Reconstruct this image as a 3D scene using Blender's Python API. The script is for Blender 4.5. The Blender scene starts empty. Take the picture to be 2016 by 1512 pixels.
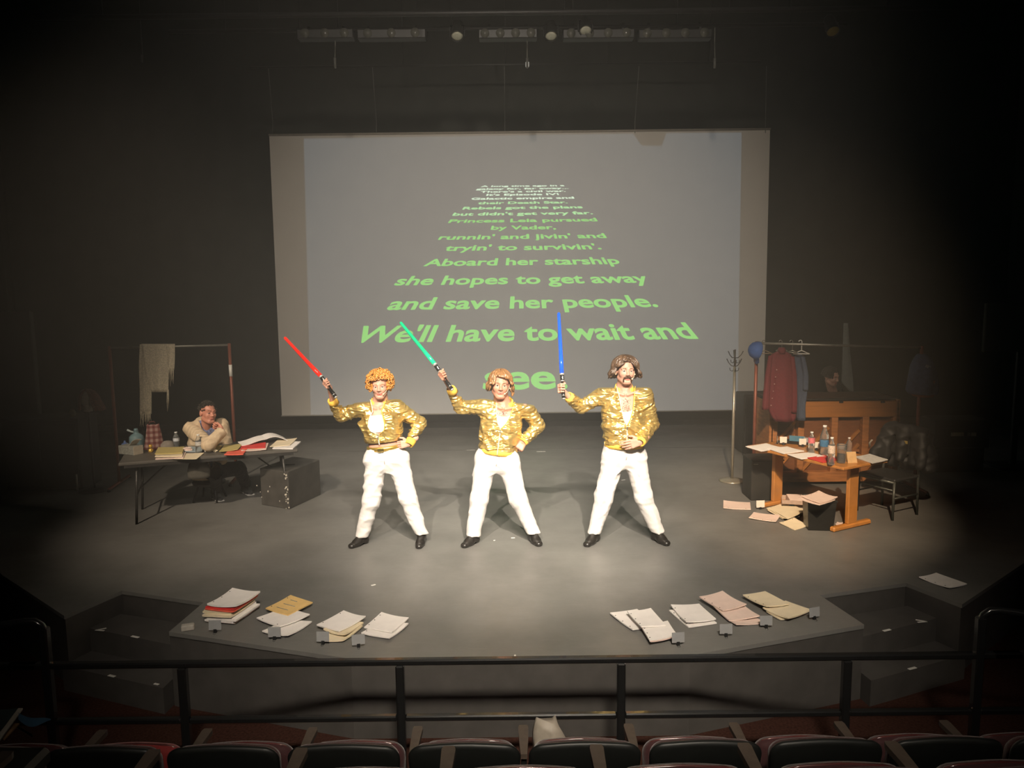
import bpy, math, random
import numpy as np
from mathutils import Vector, Matrix
rnd = random.Random(7)
SC = bpy.context.scene
COL = SC.collection
PI = math.pi

# ------------------------------------------------------------------ camera
FPX, IW, IH = 1514.0, 2016, 1512
PITCH, ROLL, CAMH = math.radians(7.0), math.radians(0.65), 2.33
_fw = np.array([0, math.cos(PITCH), -math.sin(PITCH)])
_rt = np.array([1.0, 0, 0])
_up = np.cross(_rt, _fw)
_r2 = _rt*math.cos(ROLL)-_up*math.sin(ROLL)
_u2 = _up*math.cos(ROLL)+_rt*math.sin(ROLL)
_C = np.array([0, 0, CAMH])
cam_d = bpy.data.cameras.new('camera')
cam = bpy.data.objects.new('camera', cam_d)
COL.objects.link(cam)
cam_d.sensor_fit = 'HORIZONTAL'
cam_d.sensor_width = 36.0
cam_d.lens = 36.0*FPX/IW
cam_d.clip_start = 0.05
cam.matrix_world = Matrix(((_r2[0], _u2[0], -_fw[0], 0), (_r2[1], _u2[1], -_fw[1], 0), (_r2[2], _u2[2], -_fw[2], CAMH), (0, 0, 0, 1)))
SC.camera = cam

# ------------------------------------------------------------------ view, world, stage light
SC.view_settings.view_transform = 'Standard'
SC.view_settings.look = 'None'
SC.view_settings.exposure = 0.0
SC.view_settings.gamma = 1.0
SC.view_settings.use_curve_mapping = False
W = bpy.data.worlds.new('dark_house')
SC.world = W
W.use_nodes = True
_bg = W.node_tree.nodes['Background']
_bg.inputs[0].default_value = (0.95, 0.92, 0.80, 1)
_bg.inputs[1].default_value = 0.020


def spot(name, loc, tgt, power, size_deg, blend, col, radius=0.08):
    l = bpy.data.lights.new(name, 'SPOT')
    l.energy = power
    l.spot_size = math.radians(size_deg)
    l.spot_blend = blend
    l.color = col
    l.shadow_soft_size = radius
    o = bpy.data.objects.new(name, l)
    COL.objects.link(o)
    o.location = loc
    o.rotation_euler = (Vector(tgt)-Vector(loc)).to_track_quat('-Z', 'Y').to_euler()
    return o


WARM = (1.0, 0.88, 0.73)
spot('front_spot_right', (1.6, -2.0, 7.4), (0.05, 7.1, 0.5), 8800, 20, 1.0, WARM)
spot('front_spot_left', (-1.9, -2.0, 7.4), (-0.1, 7.1, 0.5), 4900, 20, 1.0, WARM)
spot('front_wash', (0.6, -2.2, 7.4), (0.1, 6.6, 0.0), 8200, 38, 1.0, (1.0, 0.88, 0.73), 0.8)
spot('added_screen_fill', (-0.5, -2.2, 7.4), (0.1, 12.3, 1.6), 4300, 46, 1.0, (1.0, 0.87, 0.72), 0.3)  # added lamp, stands in for spill and floor bounce on the screen
spot('side_wash_left', (-4.5, -1.0, 7.4), (-2.6, 8.0, 0.8), 4500, 24, 1.0, (1.0, 0.82, 0.62), 0.12)
spot('side_wash_right', (0.4, -1.0, 7.0), (2.75, 7.7, 0.4), 6500, 18, 0.9, (1.0, 0.74, 0.48), 0.06)


# light paths: few bounces suffice in a black theatre
SC.cycles.max_bounces = 4
SC.cycles.diffuse_bounces = 2
SC.cycles.glossy_bounces = 2
SC.cycles.transmission_bounces = 4
SC.cycles.volume_bounces = 0
SC.cycles.caustics_reflective = False
SC.cycles.caustics_refractive = False
SC.cycles.use_light_tree = False


# ------------------------------------------------------------------ helpers
def F(x, y, z=0.0):
    """point of the place seen at this pixel, on the horizontal plane z"""
    d = _fw+(x-IW/2)/FPX*_r2-(y-IH/2)/FPX*_u2
    return _C+d*(z-CAMH)/d[2]


def P(x, y, D):
    """point of the place seen at this pixel, at the distance D upstage"""
    d = _fw+(x-IW/2)/FPX*_r2-(y-IH/2)/FPX*_u2
    return _C+d*D/d[1]


def V3(*a):
    return np.array(a, float)


def nrm(v):
    v = np.asarray(v, float)
    return v/max(1e-9, np.linalg.norm(v))


MATS = {}


def mat(name, col, rough=0.6, metal=0.0, var=0.12, scale=25.0, bump=0.0, bscale=None, emit=None, spec=0.5, alpha=None, trans=0.0, sheen=0.0, coat=0.0, stretch=None, ior=1.45):
    if name in MATS:
        return MATS[name]
    m = bpy.data.materials.new(name)
    MATS[name] = m
    m.use_nodes = True
    nt = m.node_tree
    b = nt.nodes['Principled BSDF']
    b.inputs['Roughness'].default_value = rough
    b.inputs['Metallic'].default_value = metal
    b.inputs['Specular IOR Level'].default_value = spec
    b.inputs['IOR'].default_value = ior
    if trans:
        b.inputs['Transmission Weight'].default_value = trans
    if sheen:
        b.inputs['Sheen Weight'].default_value = sheen
    if coat:
        b.inputs['Coat Weight'].default_value = coat
    tc = nt.nodes.new('ShaderNodeTexCoord')
    vec = tc.outputs['Object']
    if stretch:
        mp = nt.nodes.new('ShaderNodeMapping')
        mp.inputs['Scale'].default_value = stretch
        nt.links.new(vec, mp.inputs['Vector'])
        vec = mp.outputs['Vector']
    n = nt.nodes.new('ShaderNodeTexNoise')
    n.inputs['Scale'].default_value = scale
    n.inputs['Detail'].default_value = 4
    nt.links.new(vec, n.inputs['Vector'])
    r = nt.nodes.new('ShaderNodeMapRange')
    r.inputs['From Min'].default_value = 0.3
    r.inputs['From Max'].default_value = 0.7
    r.inputs['To Min'].default_value = 1-var
    r.inputs['To Max'].default_value = 1+var
    nt.links.new(n.outputs['Fac'], r.inputs['Value'])
    mx = nt.nodes.new('ShaderNodeVectorMath')
    mx.operation = 'SCALE'
    mx.inputs[0].default_value = col[:3]
    nt.links.new(r.outputs[0], mx.inputs['Scale'])
    nt.links.new(mx.outputs[0], b.inputs['Base Color'])
    if emit:
        b.inputs['Emission Color'].default_value = (*emit[:3], 1)
        b.inputs['Emission Strength'].default_value = emit[3]
    if bump:
        n2 = nt.nodes.new('ShaderNodeTexNoise')
        n2.inputs['Scale'].default_value = bscale or scale
        n2.inputs['Detail'].default_value = 3
        nt.links.new(vec, n2.inputs['Vector'])
        bp = nt.nodes.new('ShaderNodeBump')
        bp.inputs['Strength'].default_value = bump
        bp.inputs['Distance'].default_value = 0.01
        nt.links.new(n2.outputs['Fac'], bp.inputs['Height'])
        nt.links.new(bp.outputs[0], b.inputs['Normal'])
    return m


def srgb(r, g, b):
    f = lambda c: ((c/255+0.055)/1.055)**2.4 if c > 10 else c/255/12.92
    return (f(r), f(g), f(b))


BASE = {}


def mesh_np(name, v, f, smooth=True, mi=None):
    me = bpy.data.meshes.new(name)
    if isinstance(f, np.ndarray) and f.ndim == 2:
        nv, nf, k = len(v), len(f), f.shape[1]
        me.vertices.add(nv)
        me.vertices.foreach_set('co', np.asarray(v, np.float32).ravel())
        me.loops.add(nf*k)
        me.loops.foreach_set('vertex_index', f.astype(np.int32).ravel())
        me.polygons.add(nf)
        me.polygons.foreach_set('loop_start', np.arange(0, nf*k, k, dtype=np.int32))
        me.update(calc_edges=True)
    else:
        me.from_pydata([tuple(p) for p in v], [], f)
        me.update()
    if smooth:
        me.polygons.foreach_set('use_smooth', [True]*len(me.polygons))
    if mi is not None:
        me.polygons.foreach_set('material_index', np.asarray(mi, np.int32))
    me.validate()
    return me


def link(name, me, mats, parent=None):
    o = bpy.data.objects.new(name, me)
    COL.objects.link(o)
    if me is not None:
        for m in (mats if isinstance(mats, (list, tuple)) else [mats]):
            me.materials.append(m)
    if parent is not None:
        o.parent = parent
    return o


def tag(o, label=None, cat=None, group=None, kind=None):
    if label:
        o['label'] = label
    if cat:
        o['category'] = cat
    if group:
        o['group'] = group
    if kind:
        o['kind'] = kind
    return o


def thing(name, label, cat, base=(0, 0, 0), rz=0.0, group=None):
    o = bpy.data.objects.new(name, None)
    o.empty_display_size = 0.1
    COL.objects.link(o)
    o.location = base
    o.rotation_euler = (0, 0, rz)
    BASE[o.name] = np.array(base, float)
    return tag(o, label, cat, group)


class MB:
    def __init__(s):
        s.v = []
        s.f = []
        s.sm = []
        s.mi = []
        s.cur = 0

    def add(s, v, f, smooth=True):
        n = len(s.v)
        s.v += [tuple(p) for p in v]
        for q in f:
            s.f.append([i+n for i in q])
            s.sm.append(smooth)
            s.mi.append(s.cur)
        return s

    def box(s, c, d, R=None, bev=0.0):
        hx, hy, hz = d[0]/2, d[1]/2, d[2]/2
        R = np.eye(3) if R is None else np.asarray(R)
        c = np.asarray(c, float)
        if bev <= 0:
            pts = [(x, y, z) for x in (-hx, hx) for y in (-hy, hy) for z in (-hz, hz)]
            fs = [(0, 1, 3, 2), (4, 6, 7, 5), (0, 4, 5, 1), (2, 3, 7, 6), (0, 2, 6, 4), (1, 5, 7, 3)]
            s.add([R @ np.array(p)+c for p in pts], fs, False)
        else:
            b = min(bev, hx*.95, hy*.95, hz*.95)
            pts = []
            idx = {}
            for sx in (-1, 1):
                for sy in (-1, 1):
                    for sz in (-1, 1):
                        for a in range(3):
                            p = [sx*(hx-b), sy*(hy-b), sz*(hz-b)]
                            p[a] = (sx*hx, sy*hy, sz*hz)[a]
                            idx[(sx, sy, sz, a)] = len(pts)
                            pts.append(p)
            I = idx
            fs = []
            for a in range(3):
                o1, o2 = [k for k in range(3) if k != a]
                for sg in (-1, 1):
                    q = []
                    for (u, w) in ((-1, -1), (1, -1), (1, 1), (-1, 1)):
                        t = [0, 0, 0]
                        t[a] = sg
                        t[o1] = u
                        t[o2] = w
                        q.append(I[(*t, a)])
                    fs.append(q)
            for a in range(3):          # edges along axis a
                o1, o2 = [k for k in range(3) if k != a]
                for u in (-1, 1):
                    for w in (-1, 1):
                        t0 = [0, 0, 0]
                        t0[o1] = u
                        t0[o2] = w
                        t1 = list(t0)
                        t0[a] = -1
                        t1[a] = 1
                        fs.append([I[(*t0, o1)], I[(*t1, o1)], I[(*t1, o2)], I[(*t0, o2)]])
            for sx in (-1, 1):
                for sy in (-1, 1):
                    for sz in (-1, 1):
                        fs.append([I[(sx, sy, sz, a)] for a in range(3)])
            s.add([R @ np.array(p)+c for p in pts], fs, False)
        return s

    def tube(s, pts, rad, n=8, cap=True, closed=False, smooth=True, flat=None):
        pts = [np.asarray(p, float) for p in pts]
        m = len(pts)
        rad = [rad]*m if np.isscalar(rad) else list(rad)
        tans = []
        for i in range(m):
            a = pts[(i-1) % m] if (closed or i > 0) else pts[i]
            b = pts[(i+1) % m] if (closed or i < m-1) else pts[i]
            tans.append(nrm(b-a))
        t0 = tans[0]
        ref = V3(0, 0, 1) if abs(t0[2]) < 0.9 else V3(1, 0, 0)
        u = nrm(np.cross(t0, ref))
        vs = []
        for i in range(m):
            t = tans[i]
            u = nrm(u-t*np.dot(u, t))
            w = np.cross(t, u)
            for k in range(n):
                a = 2*PI*k/n
                fl = 1.0 if flat is None else flat
                vs.append(pts[i]+rad[i]*(u*math.cos(a)+w*math.sin(a)*fl))
        fs = []
        rng = m if closed else m-1
        for i in range(rng):
            j = (i+1) % m
            for k in range(n):
                fs.append((i*n+k, i*n+(k+1) % n, j*n+(k+1) % n, j*n+k))
        if cap and not closed:
            fs.append(tuple(range(n))[::-1])
            fs.append(tuple((m-1)*n+k for k in range(n)))
        return s.add(vs, fs, smooth)

    def lathe(s, prof, c=(0, 0, 0), n=20, smooth=True, R=None):
        c = np.asarray(c, float)
        R = np.eye(3) if R is None else np.asarray(R)
        vs = []
        for (r, z) in prof:
            for k in range(n):
                a = 2*PI*k/n
                vs.append(R @ V3(max(r, 1e-4)*math.cos(a), max(r, 1e-4)*math.sin(a), z)+c)
        fs = []
        for i in range(len(prof)-1):
            for k in range(n):
                fs.append((i*n+k, i*n+(k+1) % n, (i+1)*n+(k+1) % n, (i+1)*n+k))
        fs.append(tuple(range(n))[::-1])
        fs.append(tuple((len(prof)-1)*n+k for k in range(n)))
        return s.add(vs, fs, smooth)

    def prism(s, poly, z0, z1):
        n = len(poly)
        vs = [(x, y, z0) for x, y in poly]+[(x, y, z1) for x, y in poly]
        fs = [tuple(range(n))[::-1], tuple(range(n, 2*n))]+[(i, (i+1) % n, n+(i+1) % n, n+i) for i in range(n)]
        return s.add(vs, fs, False)

    def slab(s, fn, nu, nv, th):
        """thin solid sheet: fn(u,v)->point of its top, th thickness downwards"""
        top = [fn(i/nu, j/nv) for j in range(nv+1) for i in range(nu+1)]
        k = len(top)
        vs = top+[np.asarray(p)-V3(0, 0, th) for p in top]
        ix = lambda i, j: j*(nu+1)+i
        fs = []
        for j in range(nv):
            for i in range(nu):
                q = (ix(i, j), ix(i+1, j), ix(i+1, j+1), ix(i, j+1))
                fs.append(q)
                fs.append(tuple(k+t for t in q[::-1]))
        for i in range(nu):
            fs.append((ix(i+1, 0), ix(i, 0), k+ix(i, 0), k+ix(i+1, 0)))
            fs.append((ix(i, nv), ix(i+1, nv), k+ix(i+1, nv), k+ix(i, nv)))
        for j in range(nv):
            fs.append((ix(0, j), ix(0, j+1), k+ix(0, j+1), k+ix(0, j)))
            fs.append((ix(nu, j+1), ix(nu, j), k+ix(nu, j), k+ix(nu, j+1)))
        return s.add(vs, fs, False)

    def mesh(s, name, off=None):
        v = np.array(s.v, float)
        if off is not None:
            v = v-np.asarray(off)
        me = bpy.data.meshes.new(name)
        me.from_pydata(v.tolist(), [], s.f)
        me.update()
        me.polygons.foreach_set('use_smooth', s.sm)
        me.polygons.foreach_set('material_index', s.mi)
        return me

    def build(s, name, m, parent=None, world=True):
        """world=True: coordinates are world, made relative to the (unrotated) root of parent"""
        off = None
        if parent is not None and world:
            off = BASE[parent.name]
        o = link(name, s.mesh(name, off), m, parent)
        if parent is not None:
            BASE[o.name] = BASE[parent.name]
        return o

    def solo(s, name, m, label=None, cat=None, group=None, kind=None, base=None):
        """a top-level thing of one mesh; its origin is put at base (or the middle of its foot)"""
        v = np.array(s.v)
        if base is None:
            base = V3((v[:, 0].min()+v[:, 0].max())/2, (v[:, 1].min()+v[:, 1].max())/2, v[:, 2].min())
        o = link(name, s.mesh(name, base), m)
        o.location = base
        BASE[o.name] = np.asarray(base, float)
        return tag(o, label, cat, group, kind)


def rz(a):
    c, s = math.cos(a), math.sin(a)
    return np.array([[c, -s, 0], [s, c, 0], [0, 0, 1.0]])


def rx(a):
    c, s = math.cos(a), math.sin(a)
    return np.array([[1.0, 0, 0], [0, c, -s], [0, s, c]])


def ry(a):
    c, s = math.cos(a), math.sin(a)
    return np.array([[c, 0, s], [0, 1.0, 0], [-s, 0, c]])


def frame(x, yhint):
    x = nrm(x)
    z = nrm(np.cross(x, yhint))
    y = np.cross(z, x)
    return np.column_stack([x, y, z])


def copy_tree(o, parent=None):
    c = o.copy()
    COL.objects.link(c)
    c.parent = parent
    BASE[c.name] = BASE.get(o.name)
    for ch in list(o.children):
        copy_tree(ch, c)
    return c


# ------------------------------------------------------------------ implicit surfaces (for bodies and cloth)
class SDF:
    def __init__(s, lo, hi, res):
        s.lo = np.asarray(lo, float)
        s.res = res
        s.n = np.ceil((np.asarray(hi, float)-s.lo)/res).astype(int)+1
        s.ax = [(s.lo[i]+np.arange(s.n[i])*res) for i in range(3)]
        s.d = np.full(tuple(s.n), 0.3, np.float32)

    def grid(s):
        return np.meshgrid(*s.ax, indexing='ij')

    def win(s, lo, hi):
        sl = []
        for i in range(3):
            a = int(np.clip(math.floor((lo[i]-s.lo[i])/s.res), 0, s.n[i]))
            b = int(np.clip(math.ceil((hi[i]-s.lo[i])/s.res)+1, 0, s.n[i]))
            sl.append(slice(a, b))
        return tuple(sl)

    def _pts(s, sl):
        return (s.ax[0][sl[0]][:, None, None], s.ax[1][sl[1]][None, :, None], s.ax[2][sl[2]][None, None, :])

    def comb(s, sl, d, k, op):
        a = s.d[sl]
        if op == 'u':
            if k > 0:
                h = np.clip(0.5+0.5*(a-d)/k, 0, 1)
                r = a*(1-h)+d*h-k*h*(1-h)
            else:
                r = np.minimum(a, d)
        elif op == 's':
            d = -d
            if k > 0:
                h = np.clip(0.5-0.5*(a-d)/k, 0, 1)
                r = a*(1-h)+d*h+k*h*(1-h)
            else:
                r = np.maximum(a, d)
        s.d[sl] = r

    def cone(s, a, b, ra, rb=None, k=0.01, op='u', flat=None):
        """tapered capsule; flat=(dir, factor) squashes it along dir"""
        rb = ra if rb is None else rb
        a = np.asarray(a, float)
        b = np.asarray(b, float)
        m = max(ra, rb)+k+3*s.res
        sl = s.win(np.minimum(a, b)-m, np.maximum(a, b)+m)
        X, Y, Z = s._pts(sl)
        ba = b-a
        L = max(1e-9, ba@ba)
        px, py, pz = X-a[0], Y-a[1], Z-a[2]
        t = np.clip((px*ba[0]+py*ba[1]+pz*ba[2])/L, 0, 1)
        qx, qy, qz = px-t*ba[0], py-t*ba[1], pz-t*ba[2]
        r = ra+(rb-ra)*t
        if flat is not None:
            dv, fc = nrm(flat[0]), flat[1]
            c = qx*dv[0]+qy*dv[1]+qz*dv[2]
            g = c*(1/fc-1)
            qx, qy, qz = qx+g*dv[0], qy+g*dv[1], qz+g*dv[2]
            d = (np.sqrt(qx*qx+qy*qy+qz*qz)-r)*min(1.0, fc*1.3)
        else:
            d = np.sqrt(qx*qx+qy*qy+qz*qz)-r
        s.comb(sl, d, k, op)
        return s

    def ell(s, c, r, R=None, k=0.01, op='u'):
        c = np.asarray(c, float)
        r = np.asarray(r, float) if not np.isscalar(r) else np.array([r]*3, float)
        m = r.max()+k+3*s.res
        sl = s.win(c-m, c+m)
        X, Y, Z = s._pts(sl)
        x, y, z = X-c[0], Y-c[1], Z-c[2]
        if R is not None:
            x, y, z = (R[0, 0]*x+R[1, 0]*y+R[2, 0]*z, R[0, 1]*x+R[1, 1]*y+R[2, 1]*z, R[0, 2]*x+R[1, 2]*y+R[2, 2]*z)
        k0 = np.sqrt((x/r[0])**2+(y/r[1])**2+(z/r[2])**2)
        k1 = np.sqrt((x/r[0]**2)**2+(y/r[1]**2)**2+(z/r[2]**2)**2)+1e-6
        d = k0*(k0-1)/k1
        s.comb(sl, d, k, op)
        return s

    def nets(s):
        d = s.d
        S = d < 0
        nx, ny, nz = d.shape
        cnt = np.zeros((nx-1, ny-1, nz-1), np.int8)
        for i in (0, 1):
            for j in (0, 1):
                for k in (0, 1):
                    cnt += S[i:nx-1+i, j:ny-1+j, k:nz-1+k]
        act = (cnt > 0) & (cnt < 8)
        I, J, K = np.nonzero(act)
        idx = np.full(act.shape, -1, np.int64)
        idx[I, J, K] = np.arange(len(I))
        pos = np.zeros((len(I), 3))
        num = np.zeros(len(I))
        for ax in range(3):
            o1, o2 = [q for q in range(3) if q != ax]
            for u in (0, 1):
                for w in (0, 1):
                    A = [0, 0, 0]
                    A[o1] = u
                    A[o2] = w
                    B = list(A)
                    B[ax] = 1
                    va = d[I+A[0], J+A[1], K+A[2]]
                    vb = d[I+B[0], J+B[1], K+B[2]]
                    ch = (va < 0) != (vb < 0)
                    t = np.where(ch, va/np.where(ch, va-vb, 1), 0)
                    p = np.zeros((len(I), 3))
                    p[:] = A
                    p[:, ax] += t
                    pos[ch] += p[ch]
                    num[ch] += 1
        v = (np.column_stack([I, J, K])+pos/num[:, None])*s.res+s.lo
        fs = []
        for ax in range(3):
            o1, o2 = [(1, 2), (2, 0), (0, 1)][ax]
            sa = [slice(1, -1)]*3
            sb = [slice(1, -1)]*3
            sa[ax] = slice(0, d.shape[ax]-1)
            sb[ax] = slice(1, d.shape[ax])
            a = S[tuple(sa)]
            b = S[tuple(sb)]
            for (cond, flip) in ((a & ~b, False), (~a & b, True)):
                e = np.argwhere(cond)
                if len(e) == 0:
                    continue
                off = np.ones(3, int)
                off[ax] = 0
                e = e+off
                q = []
                for (u, w) in ((-1, -1), (0, -1), (0, 0), (-1, 0)):
                    c = e.copy()
                    c[:, o1] += u
                    c[:, o2] += w
                    q.append(idx[c[:, 0], c[:, 1], c[:, 2]])
                q = np.column_stack(q)
                q = q[(q >= 0).all(1)]
                fs.append(q[:, ::-1] if flip else q)
        return v, np.concatenate(fs)


def folds(X, Y, Z, seed, wl, amp, axis=None, n=3):
    """soft creases: warped waves, mostly across `axis` if given"""
    r = np.random.RandomState(seed)
    out = 0
    for i in range(n):
        dv = r.randn(3)
        if axis is not None:
            dv = np.asarray(axis)*1.0+0.55*dv/np.linalg.norm(dv)
        dv = dv/np.linalg.norm(dv)*2*PI/(wl*r.uniform(0.7, 1.5))
        q1, q2 = r.randn(3)*2*PI/(wl*4.5), r.randn(3)*2*PI/(wl*3.5)
        ph = X*dv[0]+Y*dv[1]+Z*dv[2]+1.7*np.sin(X*q1[0]+Y*q1[1]+Z*q1[2]+r.rand()*6)
        env = 0.5+0.5*np.sin(X*q2[0]+Y*q2[1]+Z*q2[2]+r.rand()*6)
        out = out+env*(np.abs(np.sin(ph/2))*2-1.27)
    return out*amp/n*1.6
# ------------------------------------------------------------------ the setting
def stage_floor_mat():
    m = bpy.data.materials.new('black_stage_paint')
    m.use_nodes = True
    nt = m.node_tree
    b = nt.nodes['Principled BSDF']
    tc = nt.nodes.new('ShaderNodeTexCoord')

    def noise(scale, detail, rough, stretch=None):
        n = nt.nodes.new('ShaderNodeTexNoise')
        n.inputs['Scale'].default_value = scale
        n.inputs['Detail'].default_value = detail
        n.inputs['Roughness'].default_value = rough
        if stretch:
            mp = nt.nodes.new('ShaderNodeMapping')
            mp.inputs['Scale'].default_value = stretch
            mp.inputs['Rotation'].default_value = (0, 0, 0.25)
            nt.links.new(tc.outputs['Object'], mp.inputs['Vector'])
            nt.links.new(mp.outputs[0], n.inputs['Vector'])
        else:
            nt.links.new(tc.outputs['Object'], n.inputs['Vector'])
        return n

    def rng(src, a, b_, c, d):
        r = nt.nodes.new('ShaderNodeMapRange')
        r.inputs['From Min'].default_value = a
        r.inputs['From Max'].default_value = b_
        r.inputs['To Min'].default_value = c
        r.inputs['To Max'].default_value = d
        nt.links.new(src, r.inputs['Value'])
        return r.outputs[0]
    big = rng(noise(0.9, 5, 0.6).outputs['Fac'], 0.3, 0.7, 0.8, 1.25)
    scuff = rng(noise(3.0, 8, 0.7, (1.0, 14.0, 1)).outputs['Fac'], 0.56, 0.78, 0.0, 0.035)
    speck = rng(noise(55, 3, 0.6).outputs['Fac'], 0.72, 0.8, 0.0, 0.03)
    base = nt.nodes.new('ShaderNodeMath')
    base.operation = 'MULTIPLY'
    base.inputs[0].default_value = 0.165
    nt.links.new(big, base.inputs[1])
    a1 = nt.nodes.new('ShaderNodeMath')
    nt.links.new(base.outputs[0], a1.inputs[0])
    nt.links.new(scuff, a1.inputs[1])
    a2 = nt.nodes.new('ShaderNodeMath')
    nt.links.new(a1.outputs[0], a2.inputs[0])
    nt.links.new(speck, a2.inputs[1])
    sc = nt.nodes.new('ShaderNodeVectorMath')
    sc.operation = 'SCALE'
    sc.inputs[0].default_value = (1.0, 0.97, 0.91)
    nt.links.new(a2.outputs[0], sc.inputs['Scale'])
    nt.links.new(sc.outputs[0], b.inputs['Base Color'])
    nt.links.new(rng(noise(2.2, 6, 0.65).outputs['Fac'], 0.3, 0.7, 0.34, 0.52), b.inputs['Roughness'])
    bp = nt.nodes.new('ShaderNodeBump')
    bp.inputs['Strength'].default_value = 0.12
    bp.inputs['Distance'].default_value = 0.01
    nt.links.new(noise(30, 5, 0.6, (1, 5, 1)).outputs['Fac'], bp.inputs['Height'])
    nt.links.new(bp.outputs[0], b.inputs['Normal'])
    return m


M_STAGE = stage_floor_mat()
M_FASCIA = mat('black_fascia_paint', (0.075, 0.069, 0.064), 0.6, var=0.15, scale=6)
M_DRAPE = mat('black_drape_cloth', (0.034, 0.035, 0.031), 0.95, var=0.2, scale=3, spec=0.1, sheen=0.05)
M_SIDE = mat('black_side_wall_paint', (0.030, 0.030, 0.027), 0.9, var=0.2, scale=2, spec=0.1)
M_CARPET = mat('dark_red_brown_carpet', (0.050, 0.022, 0.016), 0.95, var=0.35, scale=60, bump=0.4, bscale=250, spec=0.1)
M_TAPE = mat('white_spike_tape', (0.75, 0.73, 0.68), 0.6, var=0.08, scale=80)
M_TRIM = mat('black_gloss_trim', (0.03, 0.03, 0.028), 0.25, var=0.1)
M_BLACK = mat('black_painted_wood', (0.022, 0.021, 0.019), 0.5, var=0.25, scale=8)
M_BLACKMETAL = mat('black_metal', (0.02, 0.02, 0.02), 0.35, 0.3, var=0.15)

deck = [(-1.05, 4.665), (1.12, 4.66), (2.42, 5.08), (2.32, 5.60), (3.09, 5.82), (3.285, 5.40), (4.29, 6.23), (5.6, 7.6), (8.4, 8.6), (8.4, 13.1),
        (-8.4, 13.1), (-8.4, 8.6), (-5.6, 7.6), (-4.30, 6.22), (-3.295, 5.38), (-3.105, 5.845), (-2.36, 5.592), (-2.40, 5.09)]
o = MB().prism(deck, -0.03, 0.0).build('floor', M_STAGE)
ff = MB().prism([(x*.999, y+.006) for x, y in deck], -0.55, -0.0305).build('wall_stage_front', M_FASCIA)
tag(ff, 'black front face of the stage', kind='structure')
tag(o, 'black painted stage floor with scuffed thrust front', kind='structure')
# thin bright lip along the straight front edge
o = MB().box((0.03, 4.652, -0.012), (2.2, 0.018, 0.02), bev=0.004).build('trim_1', M_TRIM)
tag(o, kind='structure')
for sgn, step1, step2 in ((1, [(2.34, 5.58), (3.10, 5.80), (3.20, 5.567), (2.40, 5.23)], [(2.40, 5.23), (3.20, 5.567), (3.30, 5.345), (2.44, 4.985)]),
                          (-1, [(-2.37, 5.575), (-3.12, 5.82), (-3.22, 5.56), (-2.40, 5.24)], [(-2.40, 5.24), (-3.22, 5.56), (-3.31, 5.33), (-2.42, 4.99)])):
    st = thing('stage_step', 'black steps cut into the stage corner, on the %s of the stage front' % ('right' if sgn > 0 else 'left'), 'steps', (sgn*2.8, 5.4, -0.55))
    st['kind'] = 'structure'
    for q, z in ((step1, -0.18), (step2, -0.36)):
        if sgn < 0:
            q = q[::-1]
        MB().prism(q, -0.55, z).build('tread', M_FASCIA, st)
# white marks on the steps and the boards
def tape(px, py, z, L, Wd, ang, label):
    c = F(px, py, z)
    MB().box((c[0], c[1], z+0.0012), (L, Wd, 0.002), R=rz(ang)).solo('tape_mark', M_TAPE, label, 'tape mark', 'white marks on stage and steps')
A18 = math.radians(22)
tape(1746, 1241, -0.18, 0.07, 0.022, A18, 'white tape strip on the upper right step edge')
tape(1796, 1316, -0.36, 0.07, 0.022, A18, 'white tape strip on the lower right step edge')
tape(266, 1254, -0.18, 0.07, 0.022, -A18, 'white tape strip on the upper left step edge')
tape(220, 1331, -0.36, 0.06, 0.022, -A18, 'white tape strip on the lower left step edge')
tape(308, 1347, -0.36, 0.04, 0.018, -A18, 'small white tape scrap on the lower left step, nearest the stage front')
tape(1869, 1294, -0.36, 0.04, 0.018, A18, 'small white tape scrap on the lower right step end')
for sx, px, py in ((1, 1824, 1224), (-1, 188, 1241)):
    c = F(px, py, -0.18)
    m = MB()
    for a in (0.5, -0.15):
        m.box((c[0]-sx*0.035*math.cos(a), c[1]+0.035*math.sin(a)*1.0, -0.1788), (0.075, 0.014, 0.002), R=rz(-sx*a))
    m.solo('corner_mark', M_TAPE, 'white arrow shaped corner mark on the %s upper step' % ('right' if sx > 0 else 'left'), 'tape mark', 'white marks on stage and steps')
tape(1010, 1059, 0, 0.035, 0.014, 0.05, 'white tape scrap between the middle performer\'s feet')
tape(973, 1064, 0, 0.018, 0.012, 0.4, 'tiny white scrap beside the middle performer\'s left foot')
tape(1227, 945, 0, 0.05, 0.016, 0.3, 'white tape scrap behind the legs of the moustached performer')
tape(927, 886, 0, 0.12, 0.02, 0.0, 'pale scrap on the seam far upstage beside the middle performer')
tape(1065, 889, 0, 0.13, 0.025, 0.0, 'pale scrap on the seam far upstage, right of the middle performer')
tape(735, 1152, 0, 0.035, 0.018, 0.6, 'white chip on the boards behind the front right paper pile of the left group')
c = F(1014, 1293)
m = MB().box((c[0], c[1], 0.0012), (0.012, 0.05, 0.002)).box((c[0], c[1]-0.02, 0.0014), (0.035, 0.010, 0.002))
m.solo('centre_mark', M_TAPE, 'white centre mark at the front lip of the stage', 'tape mark', 'white marks on stage and steps')
# seam of the upstage boards
o = MB().box((0, 11.08, 0.0015), (9.5, 0.012, 0.003)).build('trim_2', mat('worn_seam', (0.10, 0.095, 0.088), 0.7, var=0.6, scale=4))
tag(o, kind='structure')

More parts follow.
